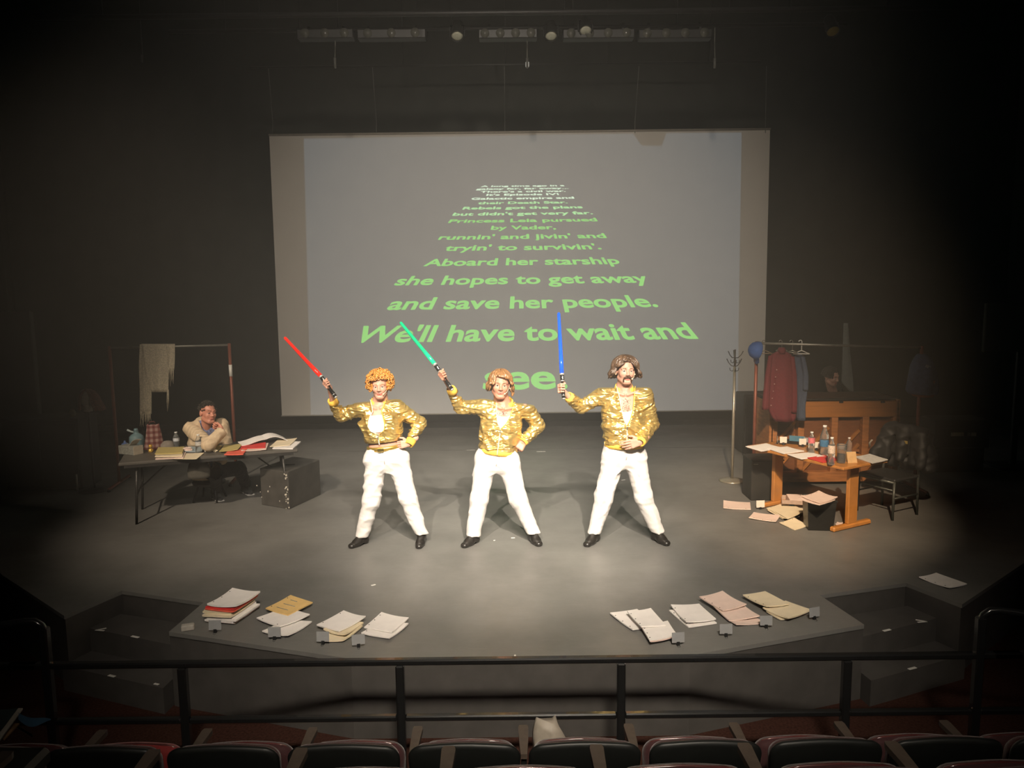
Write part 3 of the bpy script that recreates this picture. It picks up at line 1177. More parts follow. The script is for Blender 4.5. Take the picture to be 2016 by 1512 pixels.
def performer(c):
    D = c['D']
    J = {}
    for k, (x, y, dd) in c['j'].items():
        J[k] = P(x, y, D+dd)
    heelL, toeL, heelR, toeR = (F(*c['feet'][i]) for i in range(4))
    root = thing('person', c['label'], 'person', tuple((heelL+heelR)/2*V3(1, 1, 0)), group='performers in gold jackets')
    fr = Frame(J['pelvis'], J['sR']-J['sL'], J['neck']-J['pelvis'])
    tab = c['torso']
    fem = c.get('female', False)
    skin = c.get('skin', M_SKIN)
    Hc, hs = J['head'], c['hs']
    R = rz(math.radians(c['yaw'])) @ rx(math.radians(c['tilt'])) @ ry(math.radians(c['lean']))
    fsw, ssw = None, None
    # ---- sword and the hand that holds it (person's right)
    tip, sb, pom = (P(x, y, D+dd) for (x, y, dd) in c['sword'])
    bdir = nrm(tip-sb)
    G = J['grip']
    G = sb+bdir*np.dot(G-sb, bdir)
    fore = nrm(J['wL']-J['eL'])
    f_ = fore*0.45+V3(-0.25, -0.85, 0)
    f_ = nrm(f_-bdir*np.dot(f_, bdir))
    n_ = np.cross(bdir, f_)
    O1 = G-f_*0.066-n_*0.026
    hand1 = hand_mesh(1, O1, f_, bdir, 'grip', J['wL'], scale=c.get('hand', 1.0))
    hand2 = hand_mesh(-1, J['wR'], c['h2f'], c['h2s'], c['h2p'], J['wR']-nrm(c['h2f'])*0.03+nrm(J['eR']-J['wR'])*0.05, scale=c.get('hand', 1.0))
    # ---- bare body: head, neck, chest
    top = Hc+V3(0, 0, .16)
    lo = np.minimum(fr(-.24, -.2, .10), fr(.24, .2, .10))
    hi = np.maximum(fr(-.24, -.2, .5), fr(.24, .2, .5))
    lo = np.minimum(lo, Hc-.17)
    hi = np.maximum(hi, Hc+.17)
    g = SDF(lo, hi, 0.0046)
    X, Y, Z = g.grid()
    d, u, v, w = loft_d(fr, X, Y, Z, tab, -0.026)
    if fem:
        for sx in (-1, 1):
            q = fr(sx*.072, -.075, .325)
            d = smin(d, np.sqrt((X-q[0])**2+(Y-q[1])**2+(Z-q[2])**2)-.058, .05)
    g.d = d.astype(np.float32)
    nk = fr(0, 0.0, tab[-1][0]-.03)
    hb = Hc+R @ (V3(0, 0.012, -0.06)*hs)
    g.cone(nk, hb, 0.058 if not fem else 0.048, 0.053 if not fem else 0.045, 0.035)
    for sx in (-1, 1):
        g.cone(hb+V3(sx*.025, .012, -.02), fr(sx*.055, 0.015, tab[-1][0]-.05), 0.030, 0.032, 0.03)
        if not fem:
            g.cone(hb+R @ V3(sx*.035, -.005, -.03), fr(sx*.012, -.062, tab[-1][0]-.035), 0.012, 0.008, 0.02)
    for sx in (-1, 1):
        g.cone(fr(sx*.02, -.078, tab[-1][0]-.055), fr(sx*.12, -.05, tab[-1][0]-.025), 0.011, 0.010, 0.02)
    head_prims(g, Hc, R, hs, fem)
    hv, hf = g.nets()
    mi = head_mat(hv, hf, Hc, R, hs)
    # ---- limbs and trunk below the clothes
    lo = np.min([J[k] for k in J]+[heelL, heelR], axis=0)-.12
    hi = np.max([J[k] for k in J]+[heelL, heelR], axis=0)+.12
    gb = SDF(lo, hi, 0.02)
    gb.cone(fr(0, 0, .05), fr(0, 0, .32), .085, .095, .03)
    for a, b, c_, ra in (('sL', 'eL', 'wL', .036), ('sR', 'eR', 'wR', .036)):
        gb.cone(J[a]-fr.w*.015, J[b], .032, .030, .02)
        gb.cone(J[b], J[c_], .030, .024, .02)
        gb.cone(fr(0, 0, tab[-1][0]-.15), J[a]-fr.w*.02, .045, .030, .03)
    for a, b, h_, t_ in (('hL', 'kL', heelL, toeL), ('hR', 'kR', heelR, toeR)):
        an = h_+nrm(t_-h_)*.05+V3(0, 0, .1)
        gb.cone(J[a], J[b], .065, .048, .03)
        gb.cone(J[b], an, .045, .034, .03)
        gb.cone(fr(0, 0, .02), J[a], .08, .07, .03)
    bv, bf = gb.nets()
    v_, f__, m_ = join([(hv, hf, mi), (*hand1, None), (*hand2, None), (bv, bf, None)])
    body = link('body', mesh_np('body', v_-BASE[root.name], f__, True, m_), [skin, M_LIP, M_EYEW, M_IRIS, c.get('brow', M_BROW)], root)
    BASE[body.name] = BASE[root.name]
    # ---- vest
    wz, u0 = c['zip']
    g = SDF(np.minimum(fr(-.25, -.22, .1), fr(.25, .2, .1))-.02, np.maximum(fr(-.25, -.22, .48), fr(.25, .2, .48)), 0.006)
    X, Y, Z = g.grid()
    d, u, v, w = loft_d(fr, X, Y, Z, tab, -0.019)
    if fem:
        for sx in (-1, 1):
            q = fr(sx*.072, -.075, .325)
            d = smin(d, np.sqrt((X-q[0])**2+(Y-q[1])**2+(Z-q[2])**2)-.064, .05)
    sc0, sck = c['scoop']
    d = np.maximum(d, w-(sc0+sck*u*u))
    d = np.maximum(d, v-0.02)
    d = np.maximum(d, np.abs(u)-.125)
    d = np.maximum(d, c['vest_low']-w)
    g.d = d.astype(np.float32)
    add_np('undershirt', g.nets(), M_TANK, root)
    # ---- jacket
    pts = np.array([J[k] for k in ('sL', 'eL', 'wL', 'sR', 'eR', 'wR')]+[fr(-.25, -.2, 0), fr(.25, .2, .5), fr(-.25, .2, .5), fr(.25, -.2, 0)])
    g = SDF(pts.min(0)-.11, pts.max(0)+.11, 0.0072)
    X, Y, Z = g.grid()
    X, Y, Z = X.astype(np.float32), Y.astype(np.float32), Z.astype(np.float32)
    d, u, v, w = loft_d(fr, X, Y, Z, tab, 0.0)
    if fem:
        for sx in (-1, 1):
            q = fr(sx*.075, -.070, .325)
            d = smin(d, np.sqrt((X-q[0])**2+(Y-q[1])**2+(Z-q[2])**2)-.072, .05)
    d = d+folds(X, Y, Z, c['seed'], .12, .013, fr.w*.7+fr.u*.4*np.sign(1))+folds(X*np.sign(u), Y, Z, c['seed']+5, .075, .005, fr.w*.5+fr.u*.7)
    for sx, jn in ((-1, 'sL'), (1, 'sR')):
        a_, b_ = fr(sx*.055, .014, tab[-1][0]-.040), J[jn]
        ba = b_-a_
        tt = np.clip(((X-a_[0])*ba[0]+(Y-a_[1])*ba[1]+(Z-a_[2])*ba[2])/(ba @ ba), 0, 1)
        dd_ = np.sqrt((X-a_[0]-tt*ba[0])**2+(Y-a_[1]-tt*ba[1])**2+(Z-a_[2]-tt*ba[2])**2)-(.052+.012*tt)
        d = smin(d, dd_, .04)
    arm = SDF(g.lo, g.ax[0][-1:].tolist()+g.ax[1][-1:].tolist()+g.ax[2][-1:].tolist(), g.res)
    arm.d = np.full(d.shape, .3, np.float32)
    arm.n = np.array(d.shape)
    arm.ax = g.ax
    rs = c['sleeve']
    fold = 0
    for sd_, (a, b, e_) in enumerate((('sL', 'eL', 'wL'), ('sR', 'eR', 'wR'))):
        arm.cone(J[a], J[b], rs[0], rs[1], .03)
        arm.cone(J[b], J[e_], rs[1], rs[2], .02)
        for (p, q_, rr) in ((J[a], J[b], rs[0]), (J[b], J[e_], rs[1])):
            mid = (p+q_)/2
            wgt = np.exp(-((X-mid[0])**2+(Y-mid[1])**2+(Z-mid[2])**2)/(2*(np.linalg.norm(q_-p)*.45)**2))
            fold = fold+wgt*folds(X, Y, Z, c['seed']+9+sd_*3+int(rr*100), .045, .011, nrm(q_-p)*1.6)
    d2 = arm.d+fold
    for (b, e_) in (('eL', 'wL'), ('eR', 'wR')):
        ax = nrm(J[e_]-J[b])
        near = ((X-J[e_][0])**2+(Y-J[e_][1])**2+(Z-J[e_][2])**2) < .13**2
        t = (X-J[e_][0])*ax[0]+(Y-J[e_][1])*ax[1]+(Z-J[e_][2])*ax[2]
        d2 = np.where(near, np.maximum(d2, t), d2)
    d = smin(d, d2, .035)
    # cut: hem, wrists, front opening
    hem = c['hem']
    d = np.maximum(d, np.where(d2 < d-.01, -1.0, hem-w))
    op = np.array(c['open'])
    hw = np.interp(w, op[:, 0], op[:, 1], left=-.03)
    uc = np.interp(w, op[:, 0], op[:, 2])
    wedge = np.maximum(np.abs(u-uc)-hw, v+0.005)
    d = np.maximum(d, -wedge)
    d = np.maximum(d, w-(tab[-1][0]+.0))
    g.d = d.astype(np.float32)
    add_np('jacket', g.nets(), M_GOLD, root)
    # ---- rib parts and zip
    T = np.array(tab)
    ah, bh, ch = (np.interp(hem, T[:, 0], T[:, i]) for i in (1, 2, 3))
    if c.get('waistband', True):
        band(fr, hem-.040, ah*.97, bh*.99, .055, .02, taper=1.02, cv=ch, off=.004).build('waistband', M_RIB, root)
    wc = tab[-1][0]-.030
    band(fr, wc-.004, .094 if not fem else .084, .086 if not fem else .078, .056, .012, -2.5, 2.5, taper=.84, slope=.030, cv=.006, n=30).build('collar', M_RIB, root)
    for (b, e_) in (('eL', 'wL'), ('eR', 'wR')):
        ax = nrm(J[e_]-J[b])
        f2 = Frame(J[e_], V3(1, .2, .1), ax)
        band(f2, -.035, rs[2]+.001, rs[2]+.001, .058, .012, taper=.84).build('cuff', M_RIB, root)
    # edges of the opening + zip below it
    for sgn in (-1, 1):
        ps = []
        for q in op[1:]:
            a_, b_, c_ = (np.interp(q[0], T[:, 0], T[:, i]) for i in (1, 2, 3))
            uu = q[2]+sgn*q[1]
            vv = c_-b_*max(0.05, 1-abs(uu/a_)**2.4)**(1/2.4)
            if fem and .25 < q[0] < .40:
                vv -= .012
            ps.append(fr(uu, vv+.004, q[0]))
        if len(ps) > 1:
            MB().tube(ps, .007, 6, flat=.6).build('front_edge', M_ZIP if sgn < 0 else M_RIB, root)
    ps = []
    for t in np.linspace(hem-.035, wz, 8):
        b_, c_ = np.interp(t, T[:, 0], T[:, 2]), np.interp(t, T[:, 0], T[:, 3])
        ps.append(fr(u0, c_-b_-.004, t))
    zp = MB().tube(ps, .010, 6, flat=.5).build('zip', M_ZIP, root)
    MB().box(fr(u0, c_-b_-.016, wz-.015), (.010, .004, .028)).build('zip_pull', mat('zip_pull_metal', (.5, .48, .42), .3, .9), zp)
    # ---- trousers
    lo = np.minimum(np.min([J['hL'], J['hR'], J['kL'], J['kR'], heelL, heelR], axis=0), fr(-.22, -.2, 0))-.14
    hi = np.maximum(np.max([J['hL'], J['hR'], J['kL'], J['kR'], heelL, heelR], axis=0), fr(.22, .2, c['waist']))+.14
    lo[2] = .03
    hi[2] = fr(0, 0, c['waist'])[2]+.06
    g = SDF(lo, hi, 0.0085)
    X, Y, Z = (q.astype(np.float32) for q in g.grid())
    d, u, v, w = loft_d(fr, X, Y, Z, c['hips'], 0.0, 2.2)
    legs = None
    for a, b, h_, t_, hemz in (('hL', 'kL', heelL, toeL, c['hemz'][0]), ('hR', 'kR', heelR, toeR, c['hemz'][1])):
        g.d[:] = .3
        an = h_+nrm(t_-h_)*.06+V3(0, 0, hemz)
        r1, r2, r3 = c['leg']
        g.cone(J[a], J[b], r1, r2, .03)
        g.cone(J[b], an, r2, r3, .03)
        dl = np.maximum(g.d, hemz-Z+.12*(X-an[0])*np.sign(t_[0]-h_[0])*0)
        legs = dl if legs is None else np.minimum(legs, dl)
    d = smin(d, legs, .06)
    d = np.maximum(d, w-c['waist'])
    amp = np.clip(1.2-np.abs(Z-.45)*1.0, .45, 1)
    side_ = np.sign(u)
    d = d+amp*(folds(X*side_, Y, Z, c['seed']+30, .12, .0088, V3(.8, .2, .9))+folds(X, Y, Z, c['seed']+33, .07, .0030, V3(.3, .2, .9)))
    g.d = d.astype(np.float32)
    tr = add_np('trousers', g.nets(), M_WHITE, root)
    H = np.array(c['hips'])
    aw, bw = np.interp(c['waist']-.01, H[:, 0], H[:, 1]), np.interp(c['waist']-.01, H[:, 0], H[:, 2])
    band(fr, c['waist']-.035, aw*1.0, bw*1.0, .040, .012, taper=1.0, cv=H[-1, 3], off=.004).build('trouser_waistband', M_WHITE, tr)
    def hip_pt(uu, ww):
        a_, b_, c_ = (np.interp(ww, H[:, 0], H[:, i]) for i in (1, 2, 3))
        return fr(uu, c_-b_*max(.02, 1-min(1, abs(uu/a_))**2.2)**(1/2.2)-.0015, ww)
    w1 = c['waist']-.035
    MB().tube([hip_pt(.006, w1), hip_pt(.008, w1-.06), hip_pt(.004, w1-.11)], .003, 5).build('fly_seam', M_SEAM, tr)
    for sg in (-1, 1):
        MB().tube([hip_pt(sg*aw*.62, w1), hip_pt(sg*aw*.76, w1-.05), hip_pt(sg*aw*.93, w1-.10)], .003, 5).build('pocket_seam', M_SEAM, tr)
    for h_, t_ in ((heelL, toeL), (heelR, toeR)):
        sh = add_np('shoe', shoe_mesh(h_, t_, wide=c.get('shoe_w', 1.0)), M_SHOE, root)
        dd = nrm(t_-h_)
        L = np.linalg.norm(t_-h_)
        MB().box(h_+dd*L*.12+V3(0, 0, .0075), (.055, .055, .013), R=rz(math.atan2(dd[1], dd[0])), bev=.004).build('heel', M_BLACK, sh)
    # ---- headset microphone
    W_ = lambda x, y, z: Hc+R @ (V3(x, y, z)*hs)
    sx = c.get('mic', 1)
    mc = MB().tube([W_(sx*.082, .005, .005), W_(sx*.075, -.03, -.02), W_(sx*.058, -.075, -.048), W_(sx*.040, -.097, -.062)], [.0022, .0022, .0022, .0026], 6).build('headset_microphone', M_TAN, root)
    MB().lathe([(.0, -.008), (.005, -.006), (.0065, 0), (.005, .006), (.0, .008)], W_(sx*.037, -.099, -.064), 10).build('capsule', M_TAN, mc)
    for q in (-1, 1):
        MB().lathe([(.0, -.008), (.006, -.005), (.007, 0), (.006, .005), (.0, .008)], W_(q*.086, .0, -.03), 8).build('earring', M_TAN, root)
    return root, fr, Hc, R, hs, J


# -------- the woman with the red sword
WOMAN = dict(label='person in curly copper wig, cropped gold jacket and white trousers holding a red toy sword', D=6.88, female=True, hs=0.97, yaw=3, tilt=4, lean=-2, seed=11,
             j=dict(head=(748, 759, -.03), neck=(746, 787, .01), pelvis=(759, 896, .0), sL=(714, 803, .0), eL=(672, 818, .03), wL=(655, 790, -.08), grip=(645, 763, -.18),
                    sR=(781, 802, .0), eR=(827, 833, .08), wR=(807, 872, -.06), hL=(741, 906, .0), kL=(731, 985, -.02), hR=(784, 906, .0), kR=(803, 980, -.02)),
             feet=[(722, 1068), (688, 1081), (832, 1066), (824, 1082)],
             torso=[(.14, .165, .125, .0), (.20, .176, .132, -.005), (.26, .180, .138, -.01), (.34, .184, .130, -.005), (.42, .165, .110, .0), (.465, .12, .09, .0), (.50, .07, .07, .0)],
             zip=(.205, -.02), scoop=(.385, .1), vest_low=.23, hem=.155, sleeve=(.070, .058, .046),
             open=[(.20, -.02, -.01), (.215, .005, -.01), (.25, .060, -.02), (.30, .078, -.025), (.36, .066, -.022), (.42, .040, -.01), (.47, .055, 0), (.52, .075, 0)],
             sword=[(560, 664, .12), (632, 741, -.16), (662, 783, -.24)],
             h2f=(-.9, -.25, -.12), h2s=(-.1, .15, 1), h2p='curl', hand=.92,
             hips=[(-.15, .07, .07, .0), (-.11, .13, .10, .0), (-.06, .180, .124, .005), (-.02, .190, .128, .005), (.02, .182, .122, .005), (.085, .152, .108, .0)], waist=.085, leg=(.098, .080, .060), hemz=(.075, .095), waistband=False, brow=M_BROWF, mic=1)
pw, frw, Hw, Rw, hw_, Jw = performer(WOMAN)
curly_wig(Hw, Rw, hw_).build('wig', mat('copper_curls', (0.62, 0.27, 0.055), 0.32, var=0.35, scale=70, spec=0.7), pw)
band(frw, .055, .150, .108, .04, .014, taper=1.0, cv=.0, off=.010).build('belt', mat('gold_belt', (.8, .55, .12), .28, .85), pw)
MB().box(frw(-.015, -.128, .070), (.055, .012, .034), R=np.column_stack([frw.u, frw.v, frw.w]), bev=.004).build('belt_buckle', mat('gold_buckle', (.85, .65, .22), .2, .95), pw)
# bare midriff
g = SDF(frw(0, 0, .12)-V3(.22, .2, .13), frw(0, 0, .12)+V3(.22, .2, .13), .007)
X, Y, Z = g.grid()
d_, u_, v_, w_ = loft_d(frw, X, Y, Z, [(.03, .150, .108, 0), (.085, .143, .103, 0), (.13, .140, .103, 0), (.21, .150, .110, 0)], 0, 2.2)
g.d = d_.astype(np.float32)
mv, mf = g.nets()
add_np('midriff', (mv, mf), M_SKIN, pw)
# gold hem fold of the cropped jacket
band(frw, .135, .166, .126, .052, .02, taper=1.03, cv=.0, off=.004).build('jacket_hem', M_GOLD, pw)

# -------- the man in the middle with the green sword
MIDDLE = dict(label='person in straight light brown wig, gold jacket and white trousers holding a green toy sword', D=6.90, hs=1.04, yaw=4, tilt=2, lean=4, seed=23,
              j=dict(head=(985, 757, -.03), neck=(993, 787, .01), pelvis=(978, 899, .0), sL=(954, 801, .0), eL=(907, 802, .03), wL=(889, 768, -.08), grip=(876, 744, -.18),
                     sR=(1034, 799, .0), eR=(1060, 838, .08), wR=(1032, 868, -.03), hL=(957, 905, .0), kL=(943, 983, -.02), hR=(1000, 907, .0), kR=(1020, 982, -.02)),
              feet=[(939, 1066), (911, 1080), (1046, 1063), (1063, 1077)],
              torso=[(.05, .165, .122, .0), (.11, .178, .130, -.005), (.20, .182, .132, -.005), (.30, .190, .130, -.003), (.40, .188, .115, .0), (.455, .14, .095, .0), (.51, .075, .072, .0)],
              zip=(.275, .0), scoop=(.385, 4.0), vest_low=.2, hem=.07, sleeve=(.072, .060, .047),
              open=[(.265, -.02, .0), (.28, .004, .0), (.33, .038, .005), (.40, .062, .01), (.46, .072, .012), (.52, .085, .01)],
              sword=[(788, 634, .10), (856, 717, -.16), (891, 768, -.24)],
              h2f=(-.55, -.35, -.75), h2s=(-.5, .2, .6), h2p='fist', hand=1.0,
              hips=[(-.15, .07, .07, .0), (-.11, .13, .10, .0), (-.06, .176, .122, .005), (-.02, .185, .126, .005), (.02, .180, .122, .005), (.10, .160, .112, .0)], waist=.085, leg=(.098, .082, .064), hemz=(.075, .085), shoe_w=1.08, skin=M_SKIN2, mic=1)
pm_, frm, Hm, Rm, hm, Jm = performer(MIDDLE)


def lens_m(t):
    a = abs(t)
    if a < .75:
        return (1.16+.12*math.sin(t*2.5), 0.0)
    if a < 1.1:
        return (1.45, .03)
    return (1.55, .075 if a < 2.0 else .10)


M_WIG2 = mat('light_brown_wig_hair', (0.25, 0.125, 0.050), 0.30, var=0.35, scale=50, spec=0.7, stretch=(1, 1, .25))
wg = strand_wig(Hm, Rm, hm, 5, .098, .112, .103, lens_m, sweep=.35, count=430, flick=.012, rad=.0075)
cap = skull_cap(Hm, Rm, hm, .094, .107, .098, .95, 1.75)
wg.add(cap.v, cap.f)
# flipped lock on the right
for i in range(22):
    b0 = V3(.092+rnd.uniform(-.008, .008), .02+rnd.uniform(-.02, .02), -.03+rnd.uniform(-.01, .01))
    pts = [Hm+Rm @ ((b0+V3(.012*math.sin(t*3.4)+.022*t, 0, -.085*t+.022*t*t))*hm) for t in np.linspace(0, 1, 7)]
    wg.tube(pts, [.006, .007, .0075, .0075, .007, .006, .003], 5)
wg.build('wig', M_WIG2, pm_)

# -------- the man with the moustache and the blue sword
RIGHT = dict(label='person with horseshoe moustache, dark wig, gold jacket and white trousers holding blue toy sword', D=6.90, hs=1.03, yaw=6, tilt=-2, lean=2, seed=37,
             j=dict(head=(1231, 730, -.03), neck=(1229, 761, .01), pelvis=(1228, 893, .0), sL=(1190, 776, .0), eL=(1144, 801, .02), wL=(1121, 782, -.10), grip=(1108, 766, -.19),
                    sR=(1269, 777, .0), eR=(1284, 835, .03), wR=(1262, 869, -.20), hL=(1207, 905, .0), kL=(1189, 978, -.02), hR=(1251, 906, .0), kR=(1267, 978, -.02)),
             feet=[(1175, 1063), (1153, 1078), (1287, 1061), (1316, 1076)],
             torso=[(.07, .172, .130, .0), (.14, .184, .140, -.01), (.24, .196, .142, -.01), (.36, .208, .138, -.003), (.46, .198, .122, .0), (.52, .155, .105, .0), (.57, .105, .088, .0), (.605, .078, .075, .0)],
             zip=(.275, .005), scoop=(.400, 5.0), vest_low=.22, hem=.10, sleeve=(.075, .060, .048),
             open=[(.265, -.02, .005), (.285, .006, .005), (.34, .032, .008), (.42, .052, .01), (.50, .064, .01), (.56, .070, .01), (.62, .085, .01)],
             sword=[(1100, 615, .0), (1106, 736, -.17), (1110, 786, -.24)],
             h2f=(-.93, -.12, -.22), h2s=(-.2, .1, 1), h2p='flat', hand=1.05,
             hips=[(-.13, .07, .07, .0), (-.09, .13, .10, .0), (-.04, .178, .124, .005), (.0, .188, .130, .005), (.04, .184, .128, .005), (.13, .170, .120, .0)], waist=.11, leg=(.100, .082, .062), hemz=(.085, .085), shoe_w=1.1, mic=1)
pr_, frr, Hr, Rr, hr_, Jr = performer(RIGHT)


def lens_r(t):
    a = abs(t)
    if a < .28:
        return (.95, 0.0)
    if a < .8:
        return (1.35+.3*a, .0)
    if a < 1.1:
        return (1.6, .05)
    return (1.55, .085 if a < 2.0 else .10)


M_WIG3 = mat('dark_brown_wig_hair', (0.105, 0.062, 0.036), 0.33, var=0.45, scale=50, spec=0.7, stretch=(1, 1, .25))
wg = strand_wig(Hr, Rr, hr_, 8, .112, .112, .108, lens_r, part=1.0, count=460, flick=.020, rad=.0075, wave=.006)
cap = skull_cap(Hr, Rr, hr_, .104, .106, .101, .85, 1.75)
wg.add(cap.v, cap.f)
wg.build('wig', M_WIG3, pr_)
W_ = lambda x, y, z: Hr+Rr @ (V3(x, y, z)*hr_)
ms = MB()
for i in range(70):
    sx = 1 if i % 2 else -1
    j = lambda s: rnd.uniform(-s, s)
    t0 = rnd.uniform(0, .35)
    path = [W_(sx*.003, -.101, -.047), W_(sx*.017, -.101, -.0475), W_(sx*.029, -.092, -.055), W_(sx*.034, -.084, -.072), W_(sx*.033, -.080, -.092)]
    q = path[int(t0*4):]
    a = V3(j(.004), j(.003), j(.004))
    if len(q) > 1:
        ms.tube([p+a for p in q], [.0042*(1-.12*k) for k in range(len(q))], 5)
ms.build('moustache', mat('moustache_hair', (.085, .045, .025), .5, var=.3), pr_)

# chest hair of the two men
for root, fr, w0, w1, tab in ((pm_, frm, .40, .455, MIDDLE['torso']), (pr_, frr, .40, .52, RIGHT['torso'])):
    m = MB()
    T = np.array(tab)
    for i in range(130):
        w = rnd.uniform(w0, w1)
        u = rnd.gauss(.008, .022)
        if abs(u) > .05:
            continue
        a_, b_, c_ = (np.interp(w, T[:, 0], T[:, q]) for q in (1, 2, 3))
        a_, b_ = a_-.026, b_-.026
        vv = lambda uu: c_-b_*max(.05, 1-abs(uu/a_)**2.4)**(1/2.4)
        du, dw = rnd.uniform(-.008, .008), -rnd.uniform(.004, .012)
        m.tube([fr(u, vv(u)+.001, w), fr(u+du*.5, vv(u)-.003, w+dw*.5), fr(u+du, vv(u)-.001, w+dw)], [.0017, .0016, .0006], 3)
    m.build('chest_hair', mat('chest_hair', (.10, .05, .03), .6, var=.3), root)

M_RED = mat('red_translucent_blade', (0.75, 0.02, 0.012), 0.18, var=0.05, emit=(0.9, 0.03, 0.015, .42), coat=.6)
M_GRN = mat('green_translucent_blade', (0.01, 0.55, 0.22), 0.18, var=0.05, emit=(0.0, 0.62, 0.24, .48), coat=.6)
M_BLU = mat('blue_translucent_blade', (0.01, 0.08, 0.80), 0.18, var=0.05, emit=(0.0, 0.10, 0.95, .55), coat=.6)
for c_, mm, lb in ((WOMAN, M_RED, 'toy sword with glowing red blade raised by the person in the curly wig'), (MIDDLE, M_GRN, 'toy sword with glowing green blade raised by the middle performer'), (RIGHT, M_BLU, 'toy sword with glowing blue blade held upright by the moustached performer')):
    tip, sb, pom = (P(x, y, c_['D']+dd) for (x, y, dd) in c_['sword'])
    light_sword(tip, sb, pom, mm, lb)
# ------------------------------------------------------------------ seated man and pianist
M_BLAZER = mat('cream_linen_blazer', (0.62, 0.48, 0.32), 0.85, var=0.08, scale=60, bump=0.2, bscale=160)
M_JEANS = mat('dark_jeans', (0.030, 0.029, 0.030), 0.9, var=0.25, scale=40)
M_SHIRTBLUE = mat('blue_patterned_shirt', (0.16, 0.18, 0.30), 0.8, var=0.7, scale=45)
M_SKIN3 = mat('skin_flushed', (0.58, 0.25, 0.17), 0.45, var=0.08, scale=18)
M_DKHAIR = mat('short_dark_hair', (0.030, 0.025, 0.018), 0.6, var=0.4, scale=80)


def seated():
    Dh = 8.30
    root = thing('person', 'person in cream blazer seated behind the cluttered table, chin resting on one hand', 'person', tuple(F(432, 985)*V3(1, 1, 0)+V3(-.1, .05, 0)))
    Hc = P(409, 813, Dh)
    R = rz(math.radians(52)) @ rx(math.radians(-3)) @ ry(math.radians(6))
    hs = 1.0
    sho_n, sho_f = P(380, 842, Dh-.06), P(440, 840, Dh+.12)
    neck = P(404, 825, Dh+.05)
    pel = P(410, 925, Dh+.22)
    fr = Frame(pel, sho_f-sho_n, neck-pel)
    elb, wri = P(411, 876, Dh-.34), P(438, 848, Dh-.20)
    chin = Hc+R @ V3(0.0, -.098, -.075)
    g = SDF(np.minimum(Hc, neck)-V3(.2, .2, .2), np.maximum(Hc, neck)+V3(.2, .2, .17), .0046)
    g.cone(neck-V3(0, 0, .1), Hc+R @ V3(0, .012, -.06), .06, .054, .03)
    head_prims(g, Hc, R, hs)
    hv, hf = g.nets()
    mi = head_mat(hv, hf, Hc, R, hs)
    fdir = nrm(chin-wri+V3(-.03, 0, .01))
    hand = hand_mesh(1, wri+fdir*.02, fdir, nrm(np.cross(fdir, V3(.3, 1, 0)))*-1+V3(0, .3, .2), 'fist', wri-nrm(wri-elb)*.03)
    gb = SDF(np.minimum(pel, neck)-.5, np.maximum(pel, neck)+.5, .02)
    gb.cone(fr(0, 0, 0), fr(0, 0, .3), .09, .1, .03)
    T = np.linalg.norm(neck-pel)
    gb.cone(fr(-.1, 0, T-.12), elb, .04, .035, .03)
    gb.cone(elb, wri, .032, .026, .02)
    bv, bf = gb.nets()
    v_, f_, m_ = join([(hv, hf, mi), (*hand, None), (bv, bf, None)])
    b = link('body', mesh_np('body', v_-BASE[root.name], f_, True, m_), [M_SKIN3, M_LIP, mat('skin_toned_eye', (.24, .13, .10), .4), M_IRIS, M_BROW], root)  # eye whites take a darker, skin-like tone here
    BASE[b.name] = BASE[root.name]
    # hair: short crop
    hm_ = skull_cap(Hc, R, hs, .079, .098, .093, .80, 1.70)
    for i in range(420):
        th, ph = rnd.uniform(-PI, PI), rnd.uniform(.05, 1)
        lim = 1.0 if abs(th) < .9 else 1.6
        ph *= lim
        c = V3(0, .012, .028)
        e1 = V3(.083*math.sin(ph)*math.sin(th), -.101*math.sin(ph)*math.cos(th), .097*math.cos(ph))
        p0 = c+e1*.97
        p1 = c+e1*rnd.uniform(1.05, 1.16)+V3(rnd.uniform(-.012, .012), rnd.uniform(-.004, .014), rnd.uniform(-.006, .004))
        hm_.tube([Hc+R @ p0, Hc+R @ ((p0+p1)/2+V3(0, .002, .003)), Hc+R @ p1], [.0055, .0048, .002], 4)
    hm_.build('hair', M_DKHAIR, root)
    # shirt
    g = SDF(fr(0, 0, .25)-.32, fr(0, 0, .25)+.36, .009)
    X, Y, Z = g.grid()
    tab = [(-.05, .19, .14, 0), (.1, .185, .14, 0), (.25, .19, .135, 0), (T-.12, .18, .115, 0), (T-.04, .13, .09, 0), (T+.02, .07, .07, 0)]
    d, u, v, w = loft_d(fr, X, Y, Z, tab, -.018)
    g.d = d.astype(np.float32)
    add_np('shirt', g.nets(), M_SHIRTBLUE, root)
    # blazer
    g = SDF(np.minimum(fr(0, 0, .2)-.36, elb-.1), np.maximum(fr(0, 0, .3)+.38, wri+.1), .0085)
    X, Y, Z = (q.astype(np.float32) for q in g.grid())
    d, u, v, w = loft_d(fr, X, Y, Z, tab, 0.006)
    d = d+folds(X, Y, Z, 51, .11, .009, fr.w)
    hw = np.interp(w, [.0, .12, T-.15, T+.03], [-.02, .012, .055, .085])
    d = np.maximum(d, -np.maximum(np.abs(u-.01)-hw, v+.01))
    d = np.maximum(d, w-(T+.005))
    a2 = SDF(g.lo, g.lo+(g.n-1)*g.res, g.res)
    a2.n, a2.ax, a2.d = g.n, g.ax, np.full(d.shape, .3, np.float32)
    sn = fr(-.155, -.01, T-.09)
    sf = fr(.165, -.01, T-.09)
    ef = fr(.21, -.08, T-.36)
    a2.cone(sn, elb, .078, .066, .03)
    a2.cone(elb, wri, .066, .055, .02)
    a2.cone(sf, ef, .074, .060, .03)
    a2.cone(ef, fr(.10, -.26, T-.40), .06, .05, .02)
    da = a2.d+folds(X, Y, Z, 57, .055, .010, nrm(elb-sn))
